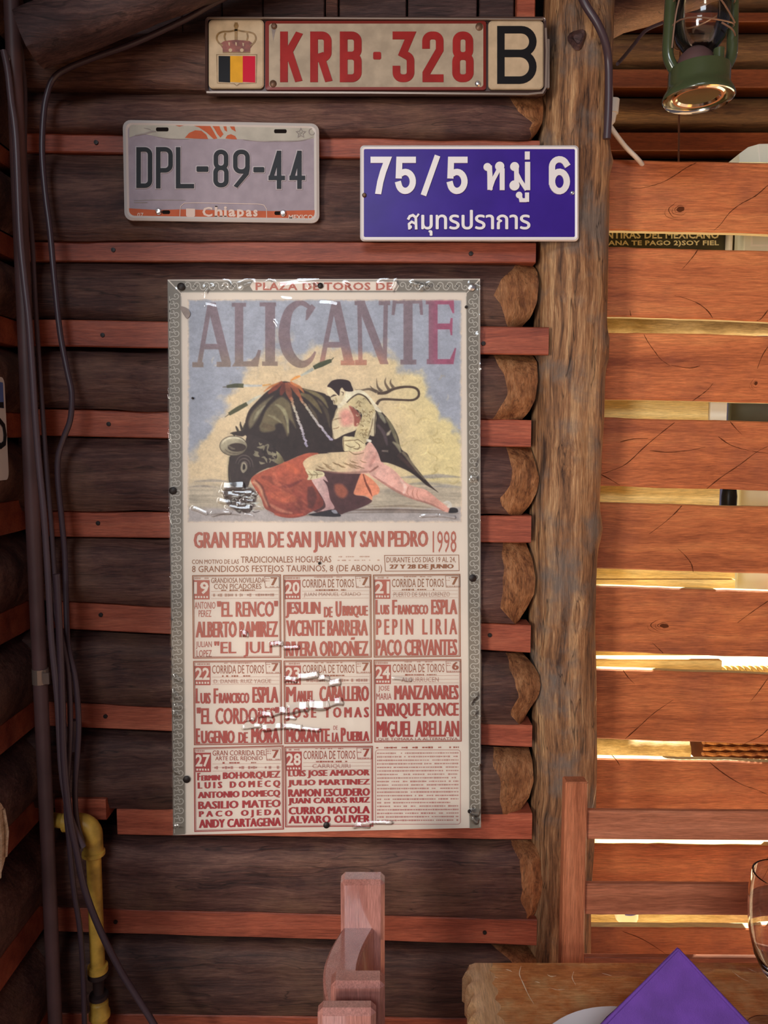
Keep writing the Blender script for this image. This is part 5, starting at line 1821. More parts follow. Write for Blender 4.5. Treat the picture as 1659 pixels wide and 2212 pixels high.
def T(mm, s, x0, y0, x1, y1, off=0.028, sp=1.0, tilt=-0.006, res=2):
    d = -tilt * (x1 - x0) / 2
    if off > 0.02:
        e = 1.2 + (off - 0.02) * 150
        for q, sh in enumerate((-e, -e / 2, 0, e / 2, e)):
            text_px(mm, s, cx6(x0 + e + sh), cy6(y0 + d), cx6(x1 - e + sh), cy6(y1 + d), YI - 0.00004 * q, 0.0, sp, tilt, 0, res)
    else:
        text_px(mm, s, cx6(x0), cy6(y0 + d), cx6(x1), cy6(y1 + d), YI, 0.0, sp, tilt, 0, res)


def scribble(mm, x0, x1, y, h=6, tilt=-0.006, seed=0, dens=0.75):
    r_ = random.Random(int(x0 * 7 + y))
    x = x0
    while x < x1:
        w = r_.uniform(5, 13)
        if r_.random() < dens:
            yy = y + tilt * (x - x0) - tilt * (x1 - x0) / 2
            hh = h * r_.uniform(0.55, 1)
            fill_poly(mm, [(cx6(x), cy6(yy - hh / 2)), (cx6(x), cy6(yy + hh / 2)), (cx6(min(x + w, x1)), cy6(yy + hh / 2)), (cx6(min(x + w, x1)), cy6(yy - hh / 2))], YI)
        x += w + r_.uniform(1.5, 4)


def frame_(mm, x0, y0, x1, y1, w=4, tl_=0.0):
    P = [(cx6(x0), cy6(y0)), (cx6(x1), cy6(y0 + tl_)), (cx6(x1 + 2), cy6(y1 + tl_)), (cx6(x0 + 4), cy6(y1))]
    ribbon(mm, P, w / s6, YI, True)


T(mi_, 'GRAN FERIA DE SAN JUAN Y SAN PEDRO', 180, 64, 1348, 170, 0.036)
T(mi_, '1998', 1370, 62, 1488, 170, 0.02)
T(mb_, 'CON MOTIVO DE LAS', 172, 204, 405, 226, 0.012)
T(mb_, 'TRADICIONALES HOGUERAS', 415, 188, 865, 220, 0.016)
scribble(mp_, 882, 1108, 190)
scribble(mp_, 882, 1108, 208)
T(mb_, '8 GRANDIOSOS FESTEJOS TAURINOS, 8 (DE ABONO)', 172, 233, 1118, 275, 0.0)
frame_(mb_, 1130, 184, 1500, 262, 3, -2)
T(mb_, 'DURANTE LOS DIAS 19 AL 24,', 1140, 192, 1485, 222, 0.008)
T(mb_, '27 Y 28 DE JUNIO', 1155, 228, 1475, 256, 0.028)
CELLS = [
    (175, 285, 612, 695, '19', ['GRANDIOSA NOVILLADA', 'CON PICADORES'], None, '7'),
    (628, 284, 1062, 694, '20', ['CORRIDA DE TOROS'], 'JUAN MANUEL CRIADO', '7'),
    (1075, 282, 1505, 690, '21', ['CORRIDA DE TOROS'], 'PUERTO DE SAN LORENZO', '7'),
    (180, 712, 616, 1126, '22', ['CORRIDA DE TOROS'], 'D. DANIEL RUIZ YAGÜE', '7'),
    (630, 710, 1065, 1120, '23', ['CORRIDA DE TOROS'], None, '7'),
    (1078, 706, 1510, 1112, '24', ['CORRIDA DE TOROS'], 'ALCURRUCEN', '6'),
    (182, 1144, 625, 1558, '27', ['GRAN CORRIDA DEL', 'ARTE DEL REJONEO'], None, '7'),
    (634, 1138, 1070, 1535, '28', ['CORRIDA DE TOROS'], 'CARRIQUIRI', '7'),
]
m_day = MB()
for ci, (x0, y0, x1, y1, day, heads, ranch, hour) in enumerate(CELLS):
    frame_(mb_, x0, y0, x1, y1, 5, -4 if ci != 6 else -12)
    frame_(mb_, x0 + 6, y0 + 6, x1 - 6, y1 - 6, 2, -4 if ci != 6 else -12)
    # red day block with pale figures
    fill_poly(mi_, [(cx6(x0 + 4), cy6(y0 + 22)), (cx6(x0 + 84), cy6(y0 + 22)), (cx6(x0 + 84), cy6(y0 + 118)), (cx6(x0 + 6), cy6(y0 + 118))], YI)
    for mm_, s, a, b, c, d in ((m_day, day, x0 + 8, y0 + 30, x0 + 80, y0 + 92),):
        text_px(mm_, s, cx6(a), cy6(b), cx6(c), cy6(d), YI - 0.0003, 0.03)
    r_ = random.Random(ci)
    for k in range(5):
        xx = x0 + 12 + k * 14
        fill_poly(m_day, [(cx6(xx), cy6(y0 + 101)), (cx6(xx + r_.uniform(6, 11)), cy6(y0 + 101)), (cx6(xx + 9), cy6(y0 + 111)), (cx6(xx), cy6(y0 + 111))], YI - 0.0003)
    scribble(mp_, x0 + 10, x0 + 80, y0 + 13, 10)
    hx0, hx1 = x0 + 92, x0 + 350
    if len(heads) == 1:
        T(mb_, heads[0], hx0, y0 + 18, hx1, y0 + 60, 0.012)
        scribble(mp_, hx0 + 60, hx1 - 60, y0 + 8, 6)
    else:
        T(mb_, heads[0], hx0, y0 + 10, hx1 + 8, y0 + 36, 0.010)
        T(mb_, heads[1], hx0 + 14, y0 + 40, hx1 - 8, y0 + 66, 0.010)
    frame_(mb_, x0 + 358, y0 + 4, x0 + 430, y0 + 60, 2, -1)
    T(mb_, hour, x0 + 388, y0 + 8, x0 + 422, y0 + 48, 0.03)
    scribble(mp_, x0 + 362, x0 + 382, y0 + 14, 6)
    scribble(mp_, x0 + 362, x0 + 382, y0 + 26, 6)
    scribble(mp_, x0 + 362, x0 + 426, y0 + 55, 6)
    scribble(mb_, hx0 + 50, hx1 - 40, y0 + 72, 8)
    if ranch:
        T(mp_, ranch, hx0 + (8 if len(ranch) > 12 else 45), y0 + 84, x1 - (50 if len(ranch) > 12 else 110), y0 + 108, 0.0)
    else:
        scribble(mp_, hx0 + 10, x1 - 20, y0 + 96, 16)
    for k in range(3):
        ribbon(mp_, [(cx6(hx0), cy6(y0 + 78 + 18 * k)), (cx6(x1 - 10), cy6(y0 + 76 + 18 * k))], 0.6, YI)
NAMES = [
    ('ANTONIO', 185, 415, 288, 450, 0.02), ('PEREZ', 205, 457, 268, 490, 0.02), ('"EL RENCO"', 296, 411, 600, 490, 0.03),
    ('ALBERTO RAMIREZ', 190, 512, 600, 592, 0.035), ('JULIAN', 192, 612, 270, 650, 0.02), ('LOPEZ', 195, 655, 270, 690, 0.02), ('"EL  JULI"', 282, 611, 602, 690, 0.028),
    ('JESULIN', 637, 415, 812, 495, 0.034), ('DE', 828, 440, 872, 492, 0.03), ('U', 886, 412, 916, 490, 0.034), ('BRIQUE', 920, 434, 1048, 494, 0.034), ('VICENTE BARRERA', 640, 505, 1048, 585, 0.034), ('RIVERA ORDOÑEZ', 637, 592, 1050, 685, 0.034),
    ('L', 1085, 405, 1107, 478, 0.034), ('UIS', 1109, 430, 1155, 478, 0.030), ('F', 1168, 405, 1193, 478, 0.034), ('RANCISCO', 1196, 430, 1348, 478, 0.030), ('ESPLA', 1362, 403, 1493, 478, 0.036), ('P E P I N   L I R I A', 1088, 500, 1492, 578, 0.03), ('PACO CERVANTES', 1085, 602, 1493, 682, 0.034),
    ('L', 190, 846, 210, 920, 0.034), ('UIS', 213, 868, 265, 922, 0.030), ('F', 279, 846, 302, 921, 0.034), ('RANCISCO', 305, 868, 457, 920, 0.030), ('ESPLA', 472, 838, 602, 918, 0.036), ('"EL CORDOBES"', 195, 940, 605, 1024, 0.03), ('E', 190, 1045, 212, 1122, 0.036), ('UGENIO', 216, 1056, 385, 1120, 0.034), ('DE', 402, 1064, 450, 1118, 0.032), ('MORA', 466, 1044, 608, 1118, 0.036),
    ('M', 640, 838, 690, 914, 0.034), ('ANUEL', 693, 858, 780, 912, 0.030), ('CABALLERO', 805, 834, 1053, 910, 0.036), ('J O S E   T O M A S', 640, 940, 1053, 1008, 0.034), ('MORANTE', 640, 1046, 858, 1114, 0.036), ('DE', 876, 1032, 896, 1052, 0.015), ('LA', 868, 1066, 904, 1112, 0.030), ('P', 912, 1042, 938, 1112, 0.034), ('UEBLA', 942, 1060, 1055, 1108, 0.034),
    ('JOSE', 1100, 833, 1155, 865, 0.015), ('MARIA', 1090, 870, 1165, 902, 0.02), ('MANZANARES', 1178, 830, 1500, 902, 0.036), ('ENRIQUE PONCE', 1090, 918, 1500, 996, 0.034), ('MIGUEL ABELLAN', 1090, 1008, 1502, 1088, 0.034),
    ('QUE TOMARA LA ALTERNATIVA', 1098, 1091, 1495, 1107, 0.0),
]
for (s, a, b, c, d, of) in NAMES:
    T(mi_ if of > 0 else mb_, s, a, b, c, d, of)
for k, (s, a, b, c, d) in enumerate((('F', 198, 1266, 214, 1304), ('ERMIN', 217, 1278, 312, 1304), ('BOHORQUEZ', 325, 1260, 612, 1300), ('L U I S   D O M E C Q', 200, 1308, 612, 1346), ('ANTONIO DOMECQ', 200, 1356, 612, 1394), ('BASILIO MATEO', 202, 1404, 614, 1442), ('P A C O   O J E D A', 206, 1452, 614, 1490), ('ANDY CARTAGENA', 206, 1494, 616, 1536))):
    T(mi_, s, a, b, c, d, 0.034, 1.05, -0.026)
for k, (s, a, b, c, d) in enumerate((('LUIS JOSE AMADOR', 650, 1252, 1057, 1291), ('JULIO MARTINEZ', 648, 1299, 1058, 1336), ('RAMON ESCUDERO', 650, 1345, 1058, 1383), ('JUAN CARLOS RUIZ', 650, 1389, 1058, 1426), ('CURRO MATOLA', 652, 1434, 1058, 1471), ('ALVARO OLIVER', 652, 1478, 1060, 1516))):
    T(mi_, s, a, b, c, d, 0.034, 1.05, -0.014)
scribble(mb_, 1088, 1500, 1140, 9)
P_ = [(cx6(a), cy6(b)) for a, b in rrect(1085, 1152, 1508, 1522, 14)]
ribbon(mp_, P_, 1.2, YI, True)
for k in range(20):
    scribble(mp_, 1093, 1498, 1168 + k * 17.6, 7.5, dens=0.9)
text_px(mi_, 'PLAZA DE TOROS DE', 552, 610, 848, 627, YI - 0.0004, 0.03, 1.1)
mi_.build('red_lettering', M['ink'], poster, kind='stuff')
mb_.build('brown_lettering', M['ink_brown'], poster, kind='stuff')
mp_.build('pale_print', M['ink_pale'], poster, kind='stuff')
m_day.build('day_figures', M['paper'], poster, kind='stuff')

# nails through the poster
for (x, y, r) in ((391, 619, 8), (692, 617, 6), (373, 1060, 8), (1021, 1249, 8), (403, 1684, 8), (705, 1783, 7), (1007, 663, 3), (1014, 1753, 4), (416, 860, 2.5), (690, 1217, 3)):
    nail_at(x, y, YQ - 0.0034, r, 'nail', poster, 'nail', 0.002)
nail_at(1019, 620, YQ - 0.0034, 8, 'bolt', poster, 'nail', 0.002)
# torn flap of paper at the upper left
m = MB()
fp = spline([(389, 662), (397, 663), (406, 668), (411, 676), (409, 684), (403, 688), (398, 682), (392, 672)], 3, True)
m.prism([W(p[0], p[1], YQ - 0.0022) for p in fp], 0.0012)
m.build('torn_flap', M['stamp_and_stain'], poster)

# crinkled clear plastic over the sheet
CXn, CYn = 440, 780
U, Vv = np.meshgrid(np.linspace(0, 1, CXn), np.linspace(0, 1, CYn))
px_ = (PT[0][0] * (1 - U) + PT[1][0] * U) * (1 - Vv) + (PT[3][0] * (1 - U) + PT[2][0] * U) * Vv
py_ = (PT[0][1] * (1 - U) + PT[1][1] * U) * (1 - Vv) + (PT[3][1] * (1 - U) + PT[2][1] * U) * Vv
px_ = 699 + (px_ - 699) * 1.006
py_ = 1203 + (py_ - 1203) * 1.002
hgt = np.zeros_like(px_)
rs2 = np.random.RandomState(3)


def ridge(x0, y0, x1, y1, amp, wid, wob=0.0, ph=0.0):
    global hgt
    L2 = (x1 - x0) ** 2 + (y1 - y0) ** 2
    t = ((px_ - x0) * (x1 - x0) + (py_ - y0) * (y1 - y0)) / L2
    tc_ = np.clip(t, 0, 1)
    d = ((px_ - x0) * -(y1 - y0) + (py_ - y0) * (x1 - x0)) / math.sqrt(L2) + wob * np.sin(t * 9 + ph)
    along = np.exp(-((t - 0.5) / 0.42) ** 4)
    hgt = hgt + amp * np.exp(-(d / wid) ** 2) * along


def lean(py):
    """how far a crease at row py leans back for the added cool fill to glint in it"""
    z = W(600, py, YQ)[2]
    a = Vector((-1.24, CAMZ - z)).normalized()
    b = Vector((-3.64, 2.98 - z)).normalized()
    c = a + b
    return -c[1] / c[0]


def fold(x0, y0, x1, y1, w, slope=1.0, rag=0.45):
    """a sharp crease: a roof-shaped fold whose upper flank leans back"""
    global hgt
    slope = slope * lean((y0 + y1) / 2)
    L2 = (x1 - x0) ** 2 + (y1 - y0) ** 2
    t = ((px_ - x0) * (x1 - x0) + (py_ - y0) * (y1 - y0)) / L2
    d = ((px_ - x0) * -(y1 - y0) + (py_ - y0) * (x1 - x0)) / math.sqrt(L2)
    ph = x0 * 0.37 + y0
    d = d + w * rag * np.sin(t * 5 + ph) * 0.5
    taper = np.clip(np.minimum(t, 1 - t) * 12, 0, 1)
    w = w * 1.5
    ww = w * taper
    up = np.clip((ww + d) / 1.0, 0, None) * (d < 0)
    dn = np.clip(ww - d * 2.2, 0, None) * (d >= 0)
    hgt = np.maximum(hgt, (up + dn) * slope * 0.000735 / 0.00115)


for f_ in ((612, 1470, 642, 1470, 7), (640, 1463, 690, 1462, 8), (686, 1467, 712, 1468, 7), (708, 1476, 736, 1478, 8), (556, 1547, 590, 1545, 7), (586, 1541, 622, 1539, 9), (618, 1535, 668, 1532, 11), (664, 1528, 712, 1525, 11), (708, 1521, 742, 1519, 9), (520, 1571, 566, 1570, 6), (562, 1574, 612, 1573, 8), (608, 1572, 655, 1573, 7), (650, 1576, 694, 1577, 5), (612, 1552, 640, 1551, 5), (528, 1556, 550, 1554, 4), (520, 1372, 536, 1371, 7), (580, 1392, 612, 1394, 6), (610, 1399, 648, 1401, 5), (845, 1466, 890, 1469, 4),
           (412, 1098, 450, 1110, 5), (455, 1112, 500, 1108, 6), (478, 1052, 530, 1056, 9), (482, 1072, 520, 1070, 8), (490, 1096, 545, 1100, 7), (500, 1062, 548, 1068, 5), (470, 1084, 500, 1086, 6),
           (760, 1786, 800, 1782, 7), (775, 1780, 850, 1776, 5), (1012, 1752, 1034, 1760, 8), (1016, 1768, 1032, 1776, 7), (905, 1117, 950, 1112, 4), (945, 1114, 985, 1118, 4), (688, 655, 732, 662, 5), (606, 645, 632, 648, 4), (592, 690, 600, 708, 4), (600, 618, 668, 614, 6), (640, 608, 690, 606, 4), (886, 616, 898, 610, 5), (1010, 612, 1034, 616, 6), (366, 630, 384, 626, 5), (440, 660, 470, 664, 4)):
    fold(*f_)
for k in range(30):
    x, y = rs2.uniform(470, 545), rs2.uniform(1046, 1112)
    an = rs2.uniform(-0.45, 0.45)
    l = rs2.uniform(10, 30)
    fold(x, y, x + l * math.cos(an), y + l * math.sin(an), rs2.uniform(2.5, 4.5), rs2.uniform(0.85, 1.3))
for k in range(40):
    x, y = (rs2.choice([363, 1032]) + rs2.uniform(0, 6)), rs2.uniform(620, 1780)
    fold(x, y, x + rs2.uniform(2, 5), y + rs2.uniform(8, 26), rs2.uniform(1.5, 3), rs2.uniform(0.7, 1.4))
for k in range(40):
    s_ = rs2.randint(0, 3)
    x, y = (rs2.uniform(362, 372), rs2.uniform(604, 1800)) if s_ == 0 else ((rs2.uniform(1030, 1037), rs2.uniform(604, 1790)) if s_ == 1 else (rs2.uniform(370, 1030), rs2.uniform(604, 618)))
    an = rs2.uniform(0, 3.14)
    l = rs2.uniform(15, 40)
    ridge(x, y, x + l * math.cos(an), y + l * math.sin(an), rs2.uniform(0.6, 1.6), rs2.uniform(3, 6), 1.0, k)
hgt = np.clip(hgt, 0, 7)
yy_ = YQ - 0.0018 - hgt * 0.00115
dxn = (px_ - 829.5) / F
dzn = -(py_ - 1106.0) / F
tt = YQ / (CP + dzn * SP)
co = np.stack([dxn * tt, yy_, CAMZ + tt * (-SP + dzn * CP)], -1).reshape(-1, 3)
ii = (np.arange(CYn - 1)[:, None] * CXn + np.arange(CXn - 1)[None, :]).ravel()
me = bpy.data.meshes.new('plastic_cover')
quads = np.stack([ii, ii + CXn, ii + CXn + 1, ii + 1], -1)
me.vertices.add(CXn * CYn)
me.vertices.foreach_set('co', co.ravel().astype(np.float32))
me.loops.add(quads.size)
me.loops.foreach_set('vertex_index', quads.ravel().astype(np.int32))
me.polygons.add(len(quads))
me.polygons.foreach_set('loop_start', (np.arange(len(quads)) * 4).astype(np.int32))
me.update(calc_edges=True)
me.polygons.foreach_set('use_smooth', [True] * len(me.polygons))
me.materials.append(M['film'])
o = bpy.data.objects.new('plastic_cover', me)
COL.objects.link(o)
o.parent = poster
o['label'] = 'clear crinkled plastic cover'

# ------------------------------------------------------------------ rafter, far wall and what hangs there
a_, b_ = Vector(W(64, 86, 1.165)), Vector(W(560, -112, 1.165))
b_ = a_ + (b_ - a_) * 2.2
m = MB()
V, Fc = [], []
NN = 56
for i in range(NN + 1):
    c = a_.lerp(b_, i / NN)
    for k in range(14):
        an = 2 * math.pi * k / 14
        sq = 1.0 / max(abs(math.cos(an)), abs(math.sin(an))) ** 0.55
        r = 0.037 * sq * (1 + 0.07 * mnoise.noise(Vector((i * 0.4, math.cos(an) * 2, math.sin(an) * 2))))
        t = (b_ - a_).normalized()
        n_ = Vector((-t.z, 0, t.x))
        V.append(c + n_ * r * math.cos(an) + Vector((0, 1, 0)) * r * math.sin(an))
for i in range(NN):
    for k in range(14):
        Fc.append((i * 14 + k, i * 14 + (k + 1) % 14, (i + 1) * 14 + (k + 1) % 14, (i + 1) * 14 + k))
Fc.append(tuple(range(13, -1, -1)))
Fc.append(tuple(NN * 14 + k for k in range(14)))
m.add(V, Fc)
tag(m.build('rafter', M['beam'], None, smooth=50), 'dark hewn rafter slanting across the upper left corner', 'beam')

wall_far = MB().box(0.25, 1.42, 2.40, 2.44, 1.96, 2.92).build('wall_far', M['dark'], kind='structure')
MB().box(0.15, 2.3, 1.425, 2.45, 2.92, 2.95).build('ceiling_far', M['ceiling'], kind='structure')


def far_log(y0, y1, seed):
    m = MB()
    za, zb = W(1500, y1, 2.32)[2], W(1500, y0, 2.32)[2]
    V, Fc = [], []
    for j in range(11):
        s = 2 * j / 10 - 1
        for i in range(17):
            x = lerp(0.25, 1.42, i / 16)
            dep = 0.075 * abs(s) ** 2.3 + 0.004 * mnoise.noise(Vector((x * 6, s * 2, seed)))
            V.append((x, 2.32 + max(0, dep), lerp(zb, za, j / 10)))
    for j in range(10):
        for i in range(16):
            Fc.append((j * 17 + i, (j + 1) * 17 + i, (j + 1) * 17 + i + 1, j * 17 + i + 1))
    m.add(V, Fc)
    m.build('log', M['far_log'], wall_far, smooth=50)


for k, (y0, y1) in enumerate(((-90, 23), (46, 146), (189, 278), (326, 420))):
    far_log(y0, y1, k * 3 + 1)
for (y0, y1) in ((24, 45), (147, 187), (284, 324)):
    a, b = W(1300, y1, 2.33), W(1300, y0, 2.33)
    MB().box(0.25, 1.42, 2.335, 2.40, a[2], b[2], ch=0.002).build('batten', M['far_batten'], wall_far)
# slanting roof timber over the far corner
a_, b_ = Vector(W(1180, 82, 1.85)), Vector(W(1560, -52, 1.85))
m = MB()
m.tube([a_.lerp(b_, i / 12) for i in range(13)], [0.047 * (1 + 0.06 * math.sin(i * 2.1)) for i in range(13)], 14)
tag(m.build('roof_timber', M['log'], None, smooth=50), 'slanting roof timber behind the lantern at the top of the frame', 'beam')

# ------------------------------------------------------------------ pipes and cables in the left corner
pipe = thing('conduit_pipe', 'dark painted vertical conduit pipe running down the left corner', 'pipe')
xpz = -0.5495
m = MB()
m.tube([(xpz, 1.20, 0.0), (xpz, 1.20, 0.8), (xpz - 0.0015, 1.20, 1.4), (xpz, 1.20, 2.115)], 0.0112, 18)
m.build('tube', M['conduit'], pipe, smooth=40)
zc = W(82, 1460, 1.2)[2]
m = MB()
m.tube([(xpz, 1.20, zc - 0.012), (xpz, 1.20, zc + 0.012)], 0.0128, 18)
m.box(xpz + 0.010, xpz + 0.020, 1.185, 1.189, zc - 0.009, zc + 0.009)
m.build('clamp', M['lip'], pipe)
nail_at(17, 126, 1.185, 4, 'bolt', pipe, 'screw')


def cable(name, pts, r, Y, mat, label, extra=None):
    P = spline([W(p[0], p[1], (p[2] if len(p) > 2 else Y)) for p in pts], 6)
    o = MB().tube(P, r, 10).build(name, M[mat], None, smooth=True)
    return tag(o, label, 'cable')


def Yset(pts, tab):
    """give each row its depth from a short table of (row, depth)"""
    out = []
    for (x, y) in pts:
        for (ya, da), (yb, db) in zip(tab[:-1], tab[1:]):
            if y <= yb:
                break
        out.append((x, y, lerp(da, db, min(1, max(0, (y - ya) / (yb - ya))))))
    return out


cable('cable', Yset([(12, 40), (26, 67), (36, 84), (45, 108), (49, 145), (53, 181), (54, 241), (53, 330), (58, 420), (68, 500), (78, 680), (90, 860), (100, 1000), (112, 1150), (122, 1300), (128, 1420), (135, 1520), (142, 1600), (146, 1690)], [(0, 1.226), (3000, 1.226)]), 0.0036, 1.228, 'cable2', 'thin grey cable in the corner, bending out from under the rafter at its top')
cable('cable', Yset([(8, 110), (17, 154), (24, 217), (31, 265), (36, 330), (43, 500), (52, 600), (62, 690), (70, 800), (76, 900), (84, 1000), (95, 1115), (104, 1250), (111, 1380), (124, 1511), (133, 1663), (148, 1750), (165, 1800), (180, 1830)], [(0, 1.178), (1000, 1.178), (1300, 1.171), (3000, 1.171)]), 0.0048, 1.21, 'cable2', 'grey cable lying along the right side of the conduit pipe')
cable('cable', Yset([(560, -40), (460, 8), (400, 42), (290, 93), (210, 122), (150, 146), (117, 168), (102, 202), (94, 250), (91, 330), (98, 420), (108, 500), (118, 610), (130, 720), (145, 800), (155, 850), (152, 905), (138, 945), (126, 985), (125, 1035), (133, 1120), (140, 1200), (143, 1300), (147, 1393), (163, 1467), (170, 1554), (168, 1620), (162, 1706), (166, 1772), (180, 1828)], [(-200, 1.222), (1250, 1.214), (1400, 1.1905), (3000, 1.1905)]), 0.0045, 1.214, 'cable', 'black cable following the rafter, then bulging to the right down the corner')
cable('cable', Yset([(104, 1240), (117, 1315), (136, 1393), (148, 1460), (152, 1560), (148, 1650), (143, 1740), (149, 1815), (160, 1924), (173, 2011), (180, 2120), (184, 2280)], [(1200, 1.181), (3000, 1.181)]), 0.0042, 1.222, 'cable', 'black cable crossing in the corner and dropping beside the yellow pipe')
cable('cable', Yset([(122, 1240), (128, 1350), (134, 1500), (138, 1640), (150, 1760), (166, 1841), (184, 1924), (217, 2011), (261, 2098), (296, 2154), (332, 2212), (390, 2320)], [(1200, 1.160), (3000, 1.160)]), 0.0052, 1.2, 'cable', 'black cable passing in front of the yellow pipe towards the floor')
plug = MB()
p0 = W(146, 1595, 1.215)
plug.tube([(p0[0], 1.238, p0[2] + 0.022), (p0[0], 1.238, p0[2] - 0.03)], 0.0075, 12)
tag(plug.build('cable_joint', M['cable'], None, smooth=40), 'black taped cable joint hanging among the corner cables', 'connector')

# yellow pipe with elbow and union
yp = thing('yellow_gas_pipe', 'yellow painted gas pipe with an elbow, at the foot of the left corner', 'pipe')
xg, yg = -0.481, 1.215
ze = W(205, 1790, yg)[2]
z1, z2 = W(205, 2100, yg)[2], W(205, 2155, yg)[2]
m = MB()
m.tube([(xg, yg, z1), (xg, yg, ze - 0.02)], 0.0120, 18)
m.build('upper_tube', M['yellow'], yp, smooth=40)
m = MB()
m.tube([(xg, yg, 0.0), (xg, yg, z2)], 0.0128, 18)
m.build('lower_tube', M['yellow'], yp, smooth=40)
m = MB()
el = [(xg, yg, ze - 0.045), (xg, yg, ze - 0.012)] + [(xg - 0.022 + 0.022 * math.cos(t), yg, ze - 0.012 + 0.022 * math.sin(t)) for t in np.linspace(0.2, math.pi / 2, 7)] + [(xg - 0.030, yg, ze + 0.010)]
m.tube(el, 0.0158, 18)
m.lathe([(0.015, -0.004), (0.0185, -0.002), (0.0185, 0.004), (0.015, 0.006)], (xg, yg, ze - 0.043), 20)
m.build('elbow', M['yellow'], yp, smooth=40)
m = MB()
m.tube([(xg - 0.030, yg, ze + 0.010), (-0.555, yg + 0.012, ze + 0.010)], 0.0115, 14)
m.lathe([(0.0115, -0.006), (0.0165, -0.004), (0.0165, 0.004), (0.0115, 0.006)], (xg - 0.044, yg + 0.004, ze + 0.010), 18, axis='x')
m.build('side_tube', M['yellow'], yp, smooth=40)
m = MB()
m.lathe([(0.009, 0.0), (0.0155, 0.004), (0.0155, 0.011), (0.009, 0.013), (0.009, 0.034), (0.013, 0.040), (0.0165, 0.043), (0.0165, 0.049), (0.011, 0.052)], (xg, yg, z2 - 0.004), 20)
m.build('union', M['iron'], yp, smooth=40)
m = MB()
m.lathe([(0.012, -0.004), (0.0165, -0.002), (0.0165, 0.008), (0.012, 0.010)], (xg, yg, z1 + 0.004), 20)
m.build('collar', M['yellow'], yp, smooth=40)
m = MB()
m.lathe([(0.0128, -0.030), (0.0175, -0.028), (0.0175, -0.020), (0.015, -0.016), (0.0150, -0.002), (0.009, 0.004)], (xg, yg, z2 - 0.006), 20)
m.build('collar', M['yellow'], yp, smooth=40)

# pale slice of wood hung on the left wall
zc = W(10, 1762, 1.13)[2]
m = MB()
m.lathe([(0.0, 0.014), (0.050, 0.014), (0.074, 0.012), (0.078, 0.006), (0.078, 0.0), (0.0, 0.0)], (XL + 0.002, 1.018, zc), 40, axis='x')
for k in range(7):
    y = 1.018 + 0.02 * (k - 3)
    h = math.sqrt(max(0.0, 0.070 ** 2 - (0.02 * (k - 3)) ** 2))
    m.tube([(XL + 0.0155, y, zc - h), (XL + 0.0175, y + 0.004, zc), (XL + 0.0155, y, zc + h)], 0.003, 6)
tag(m.build('wood_slice', M['disc'], None, smooth=40), 'pale ribbed round of wood hung on the left wall, cut by the frame', 'ornament')

# cables at the head of the post, with a white connector
cable('cable', [(1235, -60, 1.232), (1262, 5, 1.228), (1290, 50, 1.230), (1307, 90, 1.238), (1314, 130, 1.25), (1315, 180, 1.256), (1314, 240, 1.26), (1311, 300, 1.265)], 0.0062, 1.24, 'cable', 'thick black cable curving over the top of the log post')
cable('cable', [(1334, 138, 1.30), (1350, 120, 1.36), (1368, 98, 1.4), (1395, 66, 1.42), (1430, 50, 1.44)], 0.0030, 1.3, 'cable', 'dark twisted wires running right from the post towards the lantern')
wc = thing('white_power_lead', 'white lead with a plug, hanging at the right side of the log post', 'cable')
MB().tube(spline([W(1316, 130, 1.33), W(1319, 190, 1.33), W(1320, 222, 1.33)], 5), 0.0036, 10).build('upper_lead', M['white_plastic'], wc, smooth=True)
MB().tube([W(1326, 215, 1.335), W(1323, 245, 1.335)], 0.0095, 14).build('socket', M['white_plastic'], wc, smooth=40)
MB().tube([W(1323, 243, 1.335), W(1320, 262, 1.335), W(1317, 270, 1.335)], [0.0075, 0.0068, 0.004], 14).build('plug', M['white_plastic'], wc, smooth=40)
MB().tube(spline([W(1315, 268, 1.335), W(1330, 290, 1.34), W(1352, 318, 1.36), W(1378, 344, 1.385), W(1400, 372, 1.432)], 5), 0.0040, 10).build('lower_lead', M['white_plastic'], wc, smooth=True)
MB().tube(spline([W(1314, 268, 1.335), W(1309, 290, 1.345), W(1306, 310, 1.36)], 5), 0.0036, 10).build('side_lead', M['white_plastic'], wc, smooth=True)

# ------------------------------------------------------------------ hurricane lantern
lan = thing('hurricane_lantern', 'dark green hurricane lantern hanging in the upper right corner', 'lantern')
YL = 1.22
LC = W(1508, 216, YL)
cx, cy, cz = LC[0], YL, LC[2]
u = 1.25 / F * 0.965
R0 = 0.0525
m = MB()
m.lathe([(R0 * 0.985, 0.000), (R0, 0.0012), (R0 * 0.995, 0.004), (R0 * 0.96, 0.009), (R0 * 0.90, 0.014), (R0 * 0.865, 0.018), (R0 * 0.85, 0.022), (R0 * 0.85, 0.040), (R0 * 0.83, 0.044), (R0 * 0.5, 0.050), (R0 * 0.30, 0.053), (0, 0.054)], (cx, cy, cz), 56)
m.build('fuel_tank', M['green'], lan, smooth=40)
m = MB()
m.lathe([(R0 * 0.982, 0.0004), (R0 * 0.955, -0.0008), (R0 * 0.93, 0.001), (R0 * 0.915, 0.005)], (cx, cy, cz), 56)
m.lathe([(R0 * 0.74, 0.0045), (R0 * 0.69, 0.0025), (R0 * 0.62, 0.0028), (R0 * 0.57, 0.006)], (cx, cy, cz), 56)
m.build('glint_ring', M['tin'], lan, smooth=40)  # bright rings put in for the reflected crescents under the base
m = MB()
m.lathe([(R0 * 0.915, 0.005), (R0 * 0.80, 0.0062), (R0 * 0.74, 0.0045)], (cx, cy, cz), 56)
m.lathe([(R0 * 0.57, 0.006), (R0 * 0.3, 0.0075), (0, 0.008)], (cx, cy, cz), 56)
m.build('base_pan', M['green'], lan, smooth=40)
